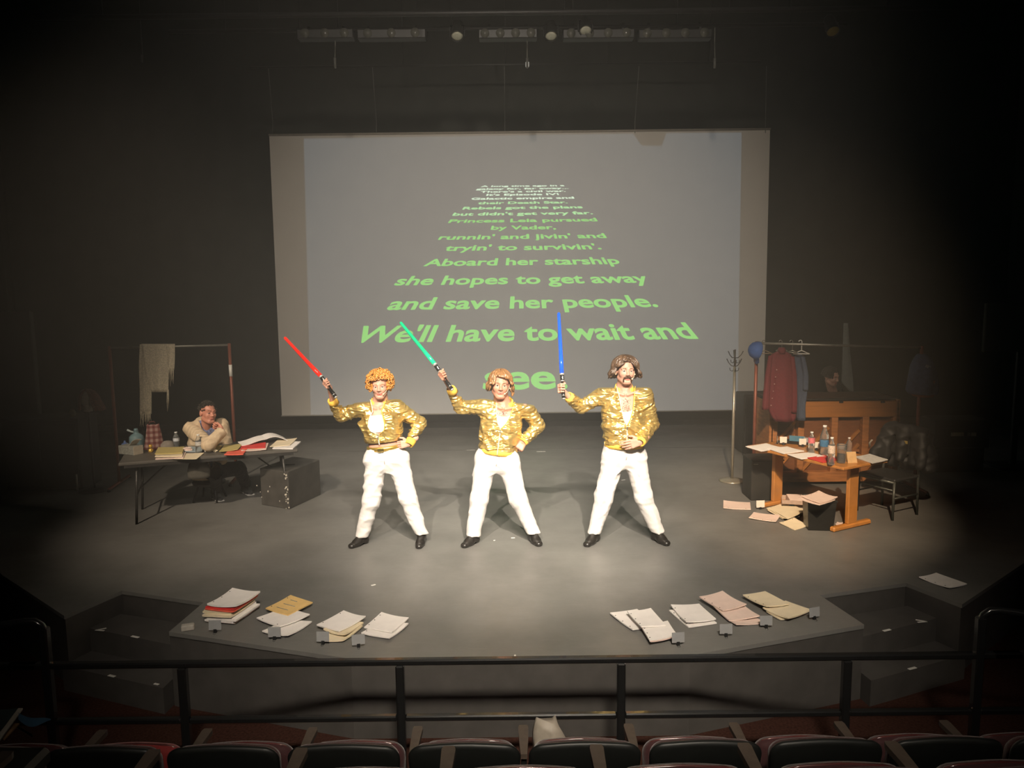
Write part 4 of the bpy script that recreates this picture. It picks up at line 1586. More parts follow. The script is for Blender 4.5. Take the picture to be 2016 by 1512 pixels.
    ax = nrm(wri-elb)
    t = (X-wri[0])*ax[0]+(Y-wri[1])*ax[1]+(Z-wri[2])*ax[2]
    near = ((X-wri[0])**2+(Y-wri[1])**2+(Z-wri[2])**2) < .12**2
    da = np.where(near, np.maximum(da, t), da)
    d = smin(d, da, .03)
    g.d = d.astype(np.float32)
    bl = add_np('blazer', g.nets(), M_BLAZER, root)
    for sg in (-1, 1):
        ps = []
        for q in np.linspace(.14, T-.01, 7):
            hw_ = np.interp(q, [.0, .12, T-.15, T+.03], [-.02, .012, .055, .085])
            uu = .01+sg*(hw_+.016)
            Tt = np.array(tab)
            a_, b_ = np.interp(q, Tt[:, 0], Tt[:, 1]), np.interp(q, Tt[:, 0], Tt[:, 2])
            ps.append(fr(uu, -b_*max(.06, 1-abs(uu/a_)**2.4)**(1/2.4)-.010, q))
        MB().tube(ps, [.006, .014, .020, .024, .024, .022, .016], 6, flat=.4).build('lapel', M_BLAZER, bl)
    # legs below the table
    sh1, sh2 = F(428, 984), F(487, 972)
    g = SDF(np.minimum(pel, sh1)-V3(.3, .35, .1), np.maximum(pel, sh2)+V3(.35, .35, .2), .011)
    kn, kf = P(425, 912, Dh-.22)+V3(0, 0, -.06), P(470, 912, Dh+.12)+V3(0, 0, -.06)
    for kk, s_ in ((kn, sh1), (kf, sh2)):
        g.cone(pel+V3(0, 0, -.02), kk, .10, .075, .04)
        g.cone(kk, s_+V3(-.03, .06, .09), .072, .055, .03)
    X, Y, Z = (q.astype(np.float32) for q in g.grid())
    g.d = (g.d+folds(X, Y, Z, 61, .09, .009)).astype(np.float32)
    g.d = np.maximum(g.d, .07-Z).astype(np.float32)
    add_np('trousers', g.nets(), M_JEANS, root)
    for s_ in (sh1, sh2):
        hl, to = s_+V3(-.07, .09, 0), s_+V3(.08, -.10, 0)
        so = add_np('shoe', shoe_mesh(hl, to, .10, 1.1), mat('dark_sneaker', (.04, .04, .04), .6), root)
        dd = nrm(to-hl)
        MB().box((hl+to)/2+V3(0, 0, .011), (.25, .085, .020), R=rz(math.atan2(dd[1], dd[0])), bev=.008).build('sole', mat('white_sneaker_sole', (.75, .72, .68), .6), so)
    return root, pel


per_s, pel_s = seated()


def stool(base, z, label):
    r = thing('stool', label, 'stool', (base[0], base[1], 0))
    MB().lathe([(.0, z-.05), (.17, z-.045), (.18, z-.02), (.17, z), (.0, z)], (base[0], base[1], 0), 20).build('seat', M_BLACK, r)
    for k in range(4):
        a = PI/4+k*PI/2
        MB().tube([V3(base[0]+.12*math.cos(a), base[1]+.12*math.sin(a), z-.05), V3(base[0]+.19*math.cos(a), base[1]+.19*math.sin(a), 0)], .013, 8).build('leg', M_BLACKMETAL, r)


stool(pel_s, pel_s[2]-.115, 'black stool under the person in the cream blazer')


def pianist():
    Dh = 9.85
    Hc = P(1636, 741, Dh)
    root = thing('person', 'person in black sitting behind the upright piano, only the face lit', 'person', (Hc[0]+.05, Dh+.1, 0))
    R = rz(math.radians(38)) @ rx(math.radians(14)) @ ry(math.radians(-8))
    g = SDF(Hc-V3(.2, .2, .24), Hc+V3(.2, .2, .17), .0055)
    nb = Hc+V3(.06, .08, -.20)
    g.cone(Hc+R @ V3(0, .012, -.06), nb, .052, .06, .03)
    head_prims(g, Hc, R, 1.0)
    v, f = g.nets()
    mi = head_mat(v, f, Hc, R, 1.0)
    b = link('body', mesh_np('body', v-BASE[root.name], f, True, mi), [M_SKIN, M_LIP, M_EYEW, M_IRIS, M_BROW], root)
    BASE[b.name] = BASE[root.name]
    hm_ = strand_wig(Hc, R, 1.0, 77, .085, .104, .099, lambda t: (1.0, 0) if abs(t) < .8 else (1.6, .02), count=200, rad=.008)
    cp = skull_cap(Hc, R, 1.0, .082, .100, .096, .9, 1.75)
    hm_.add(cp.v, cp.f)
    hm_.build('hair', M_DKHAIR, root)
    g = SDF(Hc-V3(.4, .45, 1.05), Hc+V3(.5, .5, -.1), .014)
    pel = V3(Hc[0]+.05, Dh+.16, .42)
    fr = Frame(pel, V3(1, .3, 0), nb-pel)
    T = np.linalg.norm(nb-pel)
    X, Y, Z = g.grid()
    d, u, v, w = loft_d(fr, X, Y, Z, [(-.08, .2, .15, 0), (.1, .18, .14, 0), (.3, .2, .14, 0), (T-.08, .18, .11, 0), (T, .08, .075, 0)], 0)
    g.d = (d+folds(X, Y, Z, 71, .1, .008)).astype(np.float32)
    for sg in (-1, 1):
        el = fr(sg*.26, -.1, T-.36)
        g.cone(fr(sg*.17, 0, T-.08), el, .07, .055, .03)
        g.cone(el, fr(sg*.16, -.36, T-.36), .05, .04, .03)
        kn = pel+V3(sg*.12, -.42, .02)
        g.cone(pel, kn, .1, .08, .04)
        g.cone(kn, V3(kn[0], kn[1]+.05, .06), .075, .055, .03)
    add_np('clothes', g.nets(), mat('black_clothes', (.012, .012, .012), .9, var=.2), root)
    return root, pel


per_p, pel_p = pianist()
bn = thing('piano_bench', 'black bench behind the upright piano', 'bench', (pel_p[0], pel_p[1], 0))
MB().box((pel_p[0], pel_p[1]+.05, .295), (.7, .34, .05), bev=.01).build('seat', M_BLACK, bn)
for sx in (-1, 1):
    for sy in (-1, 1):
        MB().box((pel_p[0]+sx*.31, pel_p[1]+.05+sy*.13, .135), (.04, .04, .27)).build('leg', M_BLACK, bn)

# ------------------------------------------------------------------ paper things
M_PAPER = mat('white_paper', (0.88, 0.83, 0.79), 0.8, var=0.03, scale=14)
M_PAPER2 = mat('cream_paper', (0.80, 0.68, 0.48), 0.8, var=0.04, scale=14)
M_PINK = mat('pink_tinted_paper', (0.78, 0.60, 0.52), 0.8, var=0.04, scale=14)
M_YEL = mat('yellow_paper', (0.80, 0.54, 0.22), 0.8, var=0.05, scale=14)
M_OLIVE = mat('olive_yellow_paper', (0.52, 0.42, 0.16), 0.8, var=0.05, scale=14)
M_REDF = mat('red_folder_card', (0.70, 0.055, 0.05), 0.55, var=0.06)
M_ORNG = mat('coral_red_folder_card', (0.82, 0.14, 0.09), 0.55, var=0.06)
M_INK = mat('faded_print', (0.30, 0.28, 0.26), 0.8, var=0.1)
M_BRAD = mat('dark_brad', (0.06, 0.05, 0.04), 0.4, 0.6)


def sheets(name, quad, z, th, m, label, cat='paper', group=None, curl=0.012, seed=0, holes=True, lines=False, zq=None, dog=None):
    """stapled sheets lying at height z; quad = pixel corners of the page (left, back, right, front)"""
    r = random.Random(seed*13+int(quad[0][0]))
    zq = z if zq is None else zq
    q = [F(x, y, zq+th) for x, y in quad]
    c = sum(q)/4
    e1 = ((q[1]-q[0])+(q[2]-q[3]))/2
    e2 = ((q[3]-q[0])+(q[2]-q[1]))/2
    e1[2] = e2[2] = 0
    l1, l2 = np.linalg.norm(e1), np.linalg.norm(e2)
    ang = math.atan2(e2[1], e2[0])
    x_, y_ = nrm(e2), nrm(e1)
    cx = [r.uniform(0, 1) for _ in range(4)] if dog is None else dog
    ph = r.uniform(0, 6)

    def fn(u, v):
        p = c+x_*(u-.5)*l2+y_*(v-.5)*l1
        k = cx[0]*((1-u)*(1-v))**2.2+cx[1]*(u*(1-v))**2.2+cx[2]*(u*v)**2.2+cx[3]*((1-u)*v)**2.2
        return V3(p[0], p[1], z+th+curl*1.6*k+curl*.12*(1+math.sin(ph+5*u+3*v)))
    mb = MB().slab(fn, 8, 8, th)
    o = mb.solo(name, m, label, cat, group, base=(c[0], c[1], z))
    if holes:
        for t in (.18, .5, .82):
            p = fn(.06, t) if l1 > l2 else fn(t, .06)
            if t == .5 and r.random() < .5:
                continue
            MB().lathe([(.0, 0), (.0045, .0), (.0045, .0015), (.0, .002)], p, 8).build('brad', M_BRAD, o)
    if lines:
        for i in range(lines):
            t = .22+.55*i/max(1, lines-1)
            a, b = (fn(.25, t), fn(.75-.2*(i % 3 == 2), t)) if l1 > l2 else (fn(t, .25), fn(t, .75))
            MB().tube([a+V3(0, 0, .0012), (a+b)/2+V3(0, 0, .0014), b+V3(0, 0, .0012)], [.0025]*3, 4).build('print_line', M_INK, o)
    return o


GL, GR = 'scripts laid out front left', 'scripts laid out front right'
# pile 1: tall mixed pile
zz = 0
pile = [(M_PINK, 'red-edged script at the very bottom of the tall mixed pile', (3, -2)), (M_PAPER, 'white script second from the bottom of the tall mixed pile', (0, 0)), (M_PAPER, 'white script third from the bottom of the tall mixed pile', (5, 1)),
        (M_PAPER, 'white script fourth from the bottom of the tall mixed pile', (-2, 0)), (M_PAPER2, 'cream script with bent corner in the middle of the tall mixed pile', (-4, 2)), (M_PAPER2, 'cream script just above the bent one in the tall mixed pile', (-3, -1)),
        (M_PAPER2, 'beige script under the red folders of the tall mixed pile', (0, 0)), (M_ORNG, 'lower red folder in the tall mixed pile', (2, 1)), (M_REDF, 'upper red folder under the top script of the tall mixed pile', (3, 0)), (M_PAPER, 'white script on top of the tall mixed pile', (7, 0))]
for i, (mm, lb, (dx, dy)) in enumerate(pile):
    th = .013 if i not in (7, 8) else .008
    zc = zz+th
    k = 1-.09*i
    base_q = [(404, 1227), (452, 1195), (508, 1199), (459, 1232)]
    p0 = [(x+dx, y+dy) for x, y in base_q]
    # keep the ground place of the pile while it rises
    qs = [F(x, y, 0)+V3(0, 0, zc) for x, y in p0]
    px = []
    for q in qs:
        d_ = q-_C
        zf = d_ @ _fw
        px.append((IW/2+FPX*(d_ @ _r2)/zf, IH/2-FPX*(d_ @ _u2)/zf))
    sheets('script', px, zz, th, mm, lb, 'script', GL, curl=.006 if i != 9 else .014, seed=i, holes=i == 9, zq=zz)
    zz += th+.001
for quads in ([(M_PAPER, [(519, 1246), (563, 1219), (617, 1225), (564, 1256)], 'white script at the bottom of the pile topped by the yellow script', 0), (M_PAPER, [(509, 1218), (560, 1195), (614, 1214), (547, 1235)], 'white script lying right under the yellow script', 0),
               (M_YEL, [(522, 1199), (573, 1173), (615, 1187), (568, 1210)], 'yellow script with handwriting on top of a front left pile', 3)],
              [(M_PAPER2, [(626, 1259), (670, 1237), (712, 1232), (679, 1267)], 'cream script at the bottom of the third pile from the left', 0), (M_PAPER2, [(635, 1241), (675, 1219), (714, 1225), (682, 1256)], 'cream script in the middle of the third pile from the left', 0),
               (M_PAPER, [(624, 1232), (676, 1203), (721, 1218), (667, 1243)], 'white script on top of the third pile from the left', 0)],
              [(M_PAPER, [(713, 1246), (749, 1224), (806, 1229), (765, 1260)], 'lower white script of the pair nearest the stage centre, front left', 0), (M_PAPER, [(716, 1235), (752, 1208), (804, 1218), (773, 1246)], 'upper white script of the pair nearest the stage centre, front left', 0)],
              [(M_PAPER, [(1203, 1210), (1252, 1199), (1303, 1231), (1243, 1241)], 'white script at the left end of the front right papers', 0), (M_PINK, [(1262, 1242), (1315, 1224), (1332, 1258), (1282, 1263)], 'pink backed sheet below the leftmost front right scripts', 0), (M_PAPER, [(1261, 1238), (1316, 1219), (1331, 1254), (1281, 1259)], 'white script over the pink backed sheet, front right', 0),
               (M_PAPER, [(1235, 1204), (1281, 1201), (1311, 1229), (1262, 1236)], 'white script topmost of the leftmost front right pile', 0)],
              [(M_PAPER, [(1317, 1202), (1370, 1196), (1411, 1226), (1356, 1236)], 'lower white script of the second front right pile', 0), (M_PAPER, [(1321, 1194), (1376, 1189), (1410, 1221), (1350, 1229)], 'upper white script of the second front right pile', 0)],
              [(M_PINK, [(1420, 1211), (1478, 1206), (1503, 1226), (1452, 1233)], 'pinkish script lowest in the third front right pile', 0), (M_PINK, [(1403, 1196), (1464, 1191), (1494, 1215), (1437, 1222)], 'pinkish script in the middle of the third front right pile', 0), (M_PINK, [(1377, 1177), (1422, 1167), (1470, 1193), (1422, 1204)], 'pinkish script on top of the third front right pile', 0)],
              [(M_PAPER2, [(1507, 1207), (1550, 1196), (1576, 1215), (1538, 1219)], 'cream sheet lowest in the rightmost front pile', 0), (M_PAPER2, [(1497, 1201), (1551, 1181), (1593, 1205), (1557, 1219)], 'cream script in the middle of the rightmost front pile', 0), (M_PAPER2, [(1462, 1171), (1507, 1165), (1553, 1189), (1509, 1199)], 'cream script on top of the rightmost front pile', 0)],
              [(M_PAPER, [(1809, 1137), (1843, 1130), (1904, 1149), (1870, 1160)], 'white script lying alone at the far right by the steps', 0)]):
    z = 0.001
    for i, (mm, q, lb, ln) in enumerate(quads):
        sheets('script', q, z, .009, mm, lb, 'script', GL if q[0][0] < 1000 else GR, curl=.012, seed=i+int(q[0][0]), lines=ln)
        z += .0135
# name cards in binder clips
M_CARD = mat('grey_card', (0.30, 0.30, 0.30), 0.7, var=0.04)
M_CARDW = mat('white_card', (0.72, 0.66, 0.58), 0.7, var=0.04)


def clip_card(p, ang, label, w=.085, h=.068, m=None, group='cards in binder clips'):
    root = thing('clip_card', label, 'card', tuple(p), ang, group)
    MB().box((0, 0, .022+h/2), (w, .0015, h), R=rx(-.08)).build('card', m or M_CARD, root, False)
    mb = MB()
    poly = [(-.011, -.010), (.011, -.010), (.011, .010), (-.011, .010)]
    mb.add([(-.011, -.009, .004), (.011, -.009, .004), (.011, .009, .004), (-.011, .009, .004), (-.011, -.0015, .034), (.011, -.0015, .034), (.011, .0015, .034), (-.011, .0015, .034)],
           [(3, 2, 1, 0), (4, 5, 6, 7), (0, 1, 5, 4), (2, 3, 7, 6), (1, 2, 6, 5), (3, 0, 4, 7)], False)
    mb.build('clip', M_BLACKMETAL, root, False)
    for sg in (-1, 1):
        MB().tube([(-.006, sg*.004, .006), (-.008, sg*.022, .002), (0, sg*.030, .002), (.008, sg*.022, .002), (.006, sg*.004, .006)], .0015, 5).build('clip_wire', mat('chrome_wire', (.6, .6, .58), .2, .9), root, False)
    return root


for i, (x, y, a, lb) in enumerate([(424, 1246, .05, 'before the tall mixed pile'), (541, 1260, .0, 'before the pile with the yellow script'), (636, 1269, -.05, 'before the third pile from the left'), (706, 1275, .25, 'before the script pair nearest the stage centre'),
                                   (1335, 1271, .12, 'before the leftmost front right pile'), (1429, 1254, .0, 'before the second front right pile'), (1508, 1237, .0, 'before the third front right pile'), (1603, 1220, .3, 'before the rightmost front pile')]):
    p = F(x, y)
    clip_card(V3(p[0], p[1], 0), a, 'grey name card in a binder clip '+lb)
p = F(370, 1240)
MB().box((p[0], p[1], .02), (.085, .05, .04), R=rz(.35), bev=.006).solo('small_box', mat('pale_box_card', (.42, .39, .34), .7), 'small pale box on the stage corner left of the tall pile', 'box')

# ------------------------------------------------------------------ left table and what lies on it
ZT = 0.66
tl, trr = F(232, 912, ZT), F(587, 884, ZT)
ex = nrm((trr-tl)*V3(1, 1, 0))
ey = V3(-ex[1], ex[0], 0)
TA = math.atan2(ex[1], ex[0])
TL = np.linalg.norm(trr-tl)
tc = (tl+trr)/2+ey*.36
M_TTOP = mat('grey_brown_laminate', (0.10, 0.092, 0.080), 0.45, var=0.12, scale=6)
M_TLEG = mat('grey_tube', (0.05, 0.048, 0.045), 0.4, 0.5)
tb = thing('folding_table', 'dark folding table on the left, covered with papers and bottles', 'table', (tc[0], tc[1], 0), TA)
MB().box((0, 0, ZT-.018), (TL, .72, .036), bev=.01).build('table_top', M_TTOP, tb, False)
MB().box((0, -.345, ZT-.045), (TL-.1, .02, .03)).build('apron', M_TLEG, tb, False)
for sx in (-1, 1):
    for sy in (-1, 1):
        MB().tube([(sx*(TL/2-.16), sy*.29, ZT-.04), (sx*(TL/2-.12), sy*.29, 0.0)], .013, 8).build('leg', M_TLEG, tb, False)
    MB().tube([(sx*(TL/2-.14), -.29, .30), (sx*(TL/2-.14), .29, .30)], .010, 8).build('stretcher', M_TLEG, tb, False)
    MB().tube([(sx*(TL/2-.14), 0, .30), (sx*(TL/2-.5), 0, ZT-.045)], .008, 8).build('brace', M_TLEG, tb, False)
M_PET = mat('clear_plastic', (0.92, 0.95, 0.95), 0.06, var=0.0, trans=0.9, spec=0.5, ior=1.25)
M_CAPW = mat('white_plastic_cap', (.75, .75, .73), .45)


def bottle(px, py, top, z, label, lab_col, kind='water bottle', r=.033, name='water_bottle', cap=None, lab=(.42, .62), m=None):
    b = F(px, py, z)
    h = (py-top)/FPX*np.linalg.norm(b-_C)*1.02
    root = thing(name, label, 'bottle', tuple(b), 0, None)
    prof = [(r*.85, 0), (r, .01), (r*.93, h*.18), (r, h*.24), (r*.93, h*.32), (r, h*.40), (r, h*.64), (r*.9, h*.70), (r*.62, h*.80), (r*.42, h*.88), (r*.40, h*.93), (r*.40, h*.94)]
    MB().lathe(prof, (0, 0, 0), 18).build('bottle_body', m or M_PET, root, False)
    MB().lathe([(r*.46, h*.93), (r*.46, h*.995), (r*.40, h)], (0, 0, 0), 14).build('cap', cap or M_CAPW, root, False)
    MB().lathe([(r*1.01, h*lab[0]), (r*1.015, h*lab[0]+.002), (r*1.015, h*lab[1]), (r*1.01, h*lab[1]+.001)], (0, 0, 0), 18).build('label_band', mat('bottle_label_%d_%d_%d' % tuple(int(c*100) for c in lab_col), lab_col, .6, var=.25, scale=90), root, False)
    return root


bottle(348, 881, 853, ZT, 'small water bottle with white label standing alone left of the seated person', (.55, .58, .62))
bottle(392, 892, 858, ZT, 'clear water bottle standing before the cream blazer sleeve', (.50, .48, .45))


def lathe_thing(name, px, py, z, prof, parts, m, label, cat, n=18):
    b = F(px, py, z)
    root = thing(name, label, cat, tuple(b))
    MB().lathe(prof, (0, 0, 0), n).build('body', m, root, False)
    for (nm, mb, mm) in parts:
        mb.build(nm, mm, root, False)
    return root


M_TEAL = mat('teal_glaze', (0.15, 0.24, 0.26), 0.5, var=0.2, scale=15)
lathe_thing('jug', 270, 882, ZT, [(.07, 0), (.075, .01), (.075, .10), (.070, .13), (.045, .155), (.026, .165), (.024, .185), (.03, .19)],
            [('stopper', MB().lathe([(.018, .19), (.022, .20), (.018, .215), (.0, .217)], (0, 0, 0), 12), M_TEAL), ('spout', MB().tube([(-.02, 0, .175), (-.05, -.01, .185), (-.085, -.02, .205)], [.012, .010, .012], 8), mat('pale_spout', (.42, .48, .48), .5))], M_TEAL, 'dull teal jug with side spout at the left end of the table', 'jug')
lathe_thing('perfume_bottle', 247, 889, ZT, [(.024, 0), (.026, .022), (.018, .026), (.034, .04), (.040, .062), (.032, .088), (.012, .098), (.008, .118), (.0, .12)],
            [('foot', MB().lathe([(.026, 0), (.030, .004), (.028, .022), (.02, .026)], (0, 0, 0), 14), M_CAPW)], mat('blue_glass', (.09, .14, .30), .2, var=.1, coat=.5), 'small round blue bottle on white foot at the far left of the table', 'bottle', 16)
lathe_thing('gold_bottle', 297, 890, ZT, [(.022, 0), (.025, .006), (.025, .030), (.012, .036), (.012, .042), (.019, .046), (.018, .080), (.0, .083)], [('cap_rim', MB().lathe([(.0195, .045), (.021, .048), (.0195, .052)], (0, 0, 0), 12), mat('gold_rim', (.8, .6, .2), .2, .9))], mat('amber_gold_glass', (.75, .45, .08), .18, .5, var=.1), 'tiny gold perfume bottle beside the tissue box', 'bottle', 14)
# tissue box
p = F(258, 893, ZT)
tx = thing('tissue_box', 'grey patterned tissue box with a tissue sticking out, left end of the table', 'tissue box', tuple(p), -.42)
MB().box((0, 0, .045), (.22, .12, .09), bev=.003).build('box', mat('grey_print_card', (.25, .25, .22), .7, var=.3, scale=60), tx, False)
MB().box((.111, 0, .045), (.003, .118, .088)).build('end_panel', mat('plain_card_end', (.55, .48, .38), .7), tx, False)
mb = MB()
mb.slab(lambda u, v: V3(.0+.10*u+.03*v, -.035+.07*v+.01*math.sin(6*u), .09+.075*u*(1-.35*(v-.5)**2)), 6, 5, .003)
mb.build('tissue', mat('tissue_paper', (.62, .56, .48), .9), tx, False)
# plaid bag
def plaid():
    m = bpy.data.materials.new('maroon_plaid_cloth')
    m.use_nodes = True
    nt = m.node_tree
    b = nt.nodes['Principled BSDF']
    tcn = nt.nodes.new('ShaderNodeTexCoord')
    sep = nt.nodes.new('ShaderNodeSeparateXYZ')
    nt.links.new(tcn.outputs['Object'], sep.inputs[0])
    outs = []
    for ax, sc_ in (('X', 120.0), ('Z', 110.0)):
        mu = nt.nodes.new('ShaderNodeMath')
        mu.operation = 'MULTIPLY'
        mu.inputs[1].default_value = sc_
        nt.links.new(sep.outputs[ax], mu.inputs[0])
        si = nt.nodes.new('ShaderNodeMath')
        si.operation = 'SINE'
        nt.links.new(mu.outputs[0], si.inputs[0])
        gt = nt.nodes.new('ShaderNodeMath')
        gt.operation = 'GREATER_THAN'
        gt.inputs[1].default_value = 0.0
        nt.links.new(si.outputs[0], gt.inputs[0])
        outs.append(gt.outputs[0])
    ad = nt.nodes.new('ShaderNodeMath')
    nt.links.new(outs[0], ad.inputs[0])
    nt.links.new(outs[1], ad.inputs[1])
    hf = nt.nodes.new('ShaderNodeMath')
    hf.operation = 'MULTIPLY'
    hf.inputs[1].default_value = .5
    nt.links.new(ad.outputs[0], hf.inputs[0])
    cr = nt.nodes.new('ShaderNodeValToRGB')
    cr.color_ramp.elements[0].color = (.30, .20, .17, 1)
    cr.color_ramp.elements[1].color = (.10, .022, .02, 1)
    e = cr.color_ramp.elements.new(.5)
    e.color = (.18, .07, .06, 1)
    nt.links.new(hf.outputs[0], cr.inputs[0])
    nt.links.new(cr.outputs[0], b.inputs['Base Color'])
    b.inputs['Roughness'].default_value = .9
    return m


p = F(303, 884, ZT)
bag = thing('plaid_bag', 'maroon and beige plaid cloth bag standing behind the tissue box', 'bag', tuple(p), TA)
mb = MB()
vs, fs = [], []
NR = 9
for i in range(NR):
    t = i/(NR-1)
    wv, dv = .105-.045*t, .055-.04*t
    for k in range(18):
        a = 2*PI*k/18
        s_ = 1+.06*math.sin(3*a+4*t)
        vs.append((wv*math.cos(a)*s_+.01*t, dv*math.sin(a)*s_, .27*t+.008*math.cos(a*2)*t))
for i in range(NR-1):
    for k in range(18):
        fs.append((i*18+k, i*18+(k+1) % 18, (i+1)*18+(k+1) % 18, (i+1)*18+k))
fs.append(tuple(range(18))[::-1])
fs.append(tuple((NR-1)*18+k for k in range(18)))
mb.add(vs, fs)
mb.build('bag_body', plaid(), bag, False)
MB().tube([(-.03, -.01, .27), (-.025, -.02, .30), (.02, -.02, .305), (.035, -.01, .27)], .006, 6).build('handle', mat('maroon_strap', (.10, .03, .025), .9), bag, False)
# grey cap
p = F(330, 882, ZT)
cp = thing('flat_cap', 'grey cap lying beside the plaid bag on the left table', 'cap', tuple(p), .5)
MB().lathe([(.075, 0), (.08, .015), (.07, .05), (.045, .075), (.0, .085)], (0, 0, 0), 18).build('crown', mat('grey_felt', (.22, .19, .16), .95), cp, False)
MB().slab(lambda u, v: V3((u-.5)*.13, -.06-.06*v*(1-2.2*(u-.5)**2), .02-.012*v), 6, 4, .005).build('brim', mat('grey_felt_brim', (.17, .15, .13), .95), cp, False)
# papers on the left table
GT = 'papers on the left table'
TB = [('file_folder', [(305, 904), (313, 893), (365, 891), (362, 902)], .0, .008, M_PINK, 'pinkish folder at the bottom of the left stack on the folding table'),
      ('file_folder', [(304, 900), (312, 888), (362, 886), (360, 898)], .011, .010, M_PAPER2, 'beige folder under the olive folder on the folding table'),
      ('file_folder', [(305, 895), (311, 881), (364, 880), (358, 891)], .024, .010, M_OLIVE, 'olive yellow folder on top of the left stack'),
      ('loose_sheet', [(346, 904), (358, 893), (405, 892), (384, 904)], .0, .003, M_PAPER2, 'beige loose sheet hanging near the table front edge'),
      ('writing_pad', [(362, 889), (372, 879), (402, 880), (396, 890)], .0, .008, mat('pale_blue_pad', (.35, .42, .45), .8), 'pale blue pad behind the water bottle'),
      ('file_folder', [(405, 886), (418, 876), (438, 878), (428, 889)], .0, .006, M_OLIVE, 'small olive sheet right of the water bottle'),
      ('file_folder', [(440, 896), (452, 886), (486, 884), (480, 894)], .0, .010, M_ORNG, 'coral red folder at the front edge of the folding table'),
      ('writing_pad', [(428, 889), (445, 878), (474, 874), (472, 886)], .014, .007, M_OLIVE, 'olive writing pad beside the coral red folder'),
      ('file_folder', [(474, 888), (482, 876), (528, 872), (525, 886)], .0, .009, M_PINK, 'pinkish sheets under the crimson folder'),
      ('file_folder', [(472, 883), (478, 874), (522, 872), (524, 882)], .011, .006, M_REDF, 'crimson folder below the open white script'),
      ('script', [(538, 883), (552, 868), (594, 870), (575, 882)], .0, .012, M_PAPER, 'cream bundle of sheets at the right end of the folding table'),
      ('script', [(530, 880), (548, 866), (584, 864), (572, 876)], .014, .006, M_PAPER2, 'cream sheets on the bundle at the right end of the folding table')]
for i, (nm, q, z, th, mm, lb) in enumerate(TB):
    sheets(nm, q, ZT+z, th, mm, lb, 'paper' if nm != 'file_folder' else 'folder', GT, curl=.006, seed=i+90, holes=False)
# open script with arched page
p0, p1 = F(476, 878, ZT+.02), F(567, 868, ZT+.02)
e = nrm((p1-p0)*V3(1, 1, 0))
pp = nrm(V3(-e[1], e[0], 0))
Ls = np.linalg.norm(p1-p0)
os_ = thing('open_script', 'open white script with an arched page on the folding table', 'script', tuple((p0+p1)/2*V3(1, 1, 0)+V3(0, 0, ZT+.02)))
MB().slab(lambda u, v: p0+e*u*Ls*.52+pp*(.20*v)+V3(0, 0, .004+.045*math.sin(u*PI*.5)**2+.01*v), 10, 4, .006).build('left_page', M_PAPER, os_)
MB().slab(lambda u, v: p0+e*(Ls*.52+u*Ls*.48)+pp*(.20*v)+V3(0, 0, .004+.045*math.cos(u*PI*.5)**1.2+.028*math.sin(u*PI)+.01*v), 10, 4, .006).build('right_page', M_PAPER, os_)


def crumple(px, py, z, r, m, label, seed):
    c = F(px, py, z)
    rr = random.Random(seed)
    mb = MB()
    n, k = 10, 7
    vs, fs = [], []
    for i in range(k):
        ph = .15+(PI-.3)*i/(k-1)
        for j in range(n):
            a = 2*PI*j/n
            q = r*rr.uniform(.6, 1.15)
            vs.append(c+V3(q*1.5*math.sin(ph)*math.cos(a), q*math.sin(ph)*math.sin(a), max(.001, r*.75+q*.75*math.cos(ph))))
    for i in range(k-1):
        for j in range(n):
            fs.append((i*n+j, (i+1)*n+j, (i+1)*n+(j+1) % n, i*n+(j+1) % n))
    fs.append(tuple(range(n)))
    fs.append(tuple((k-1)*n+j for j in range(n))[::-1])
    mb.add(vs, fs, False)
    return mb.solo('crumpled_paper', m, label, 'paper', base=c)


crumple(369, 889, ZT, .035, M_PINK, 'crumpled pinkish paper between the folders and the water bottle', 3)
crumple(411, 891, ZT, .030, M_PAPER, 'crumpled white tissue right of the water bottle', 4)
crumple(423, 890, ZT, .020, M_PAPER2, 'small crumpled scrap nearest the coral folder', 5)
# bag hanging below the front edge of the table
a = F(386, 903, ZT-.04)
hb = thing('hanging_bag', 'grey cloth bag hanging under the front edge of the folding table', 'bag', (a[0], a[1]+.04, a[2]-.22))
mb = MB()
vs, fs = [], []
for i in range(8):
    t = i/7
    w_ = .06+.05*math.sin(min(1, t*1.3)*PI*.6)
    for k in range(16):
        an = 2*PI*k/16
        vs.append(a+V3(0, .05, 0)+ex*(w_*math.cos(an)*(1+.08*math.sin(4*an)))+ey*(.04*math.sin(an))+V3(0, 0, -.22*t))
for i in range(7):
    for k in range(16):
        fs.append((i*16+k, (i+1)*16+k, (i+1)*16+(k+1) % 16, i*16+(k+1) % 16))
fs.append(tuple(range(16)))
fs.append(tuple(7*16+k for k in range(16))[::-1])
mb.add(vs, fs)
mb.build('pouch', mat('grey_bag_cloth', (.075, .068, .055), .95), hb)
MB().tube([a+V3(0, .05, -.01)+ex*-.05, a+V3(0, .05, .03), a+V3(0, .05, -.01)+ex*.05], .006, 6).build('strap', mat('grey_bag_strap', (.06, .055, .045), .95), hb)

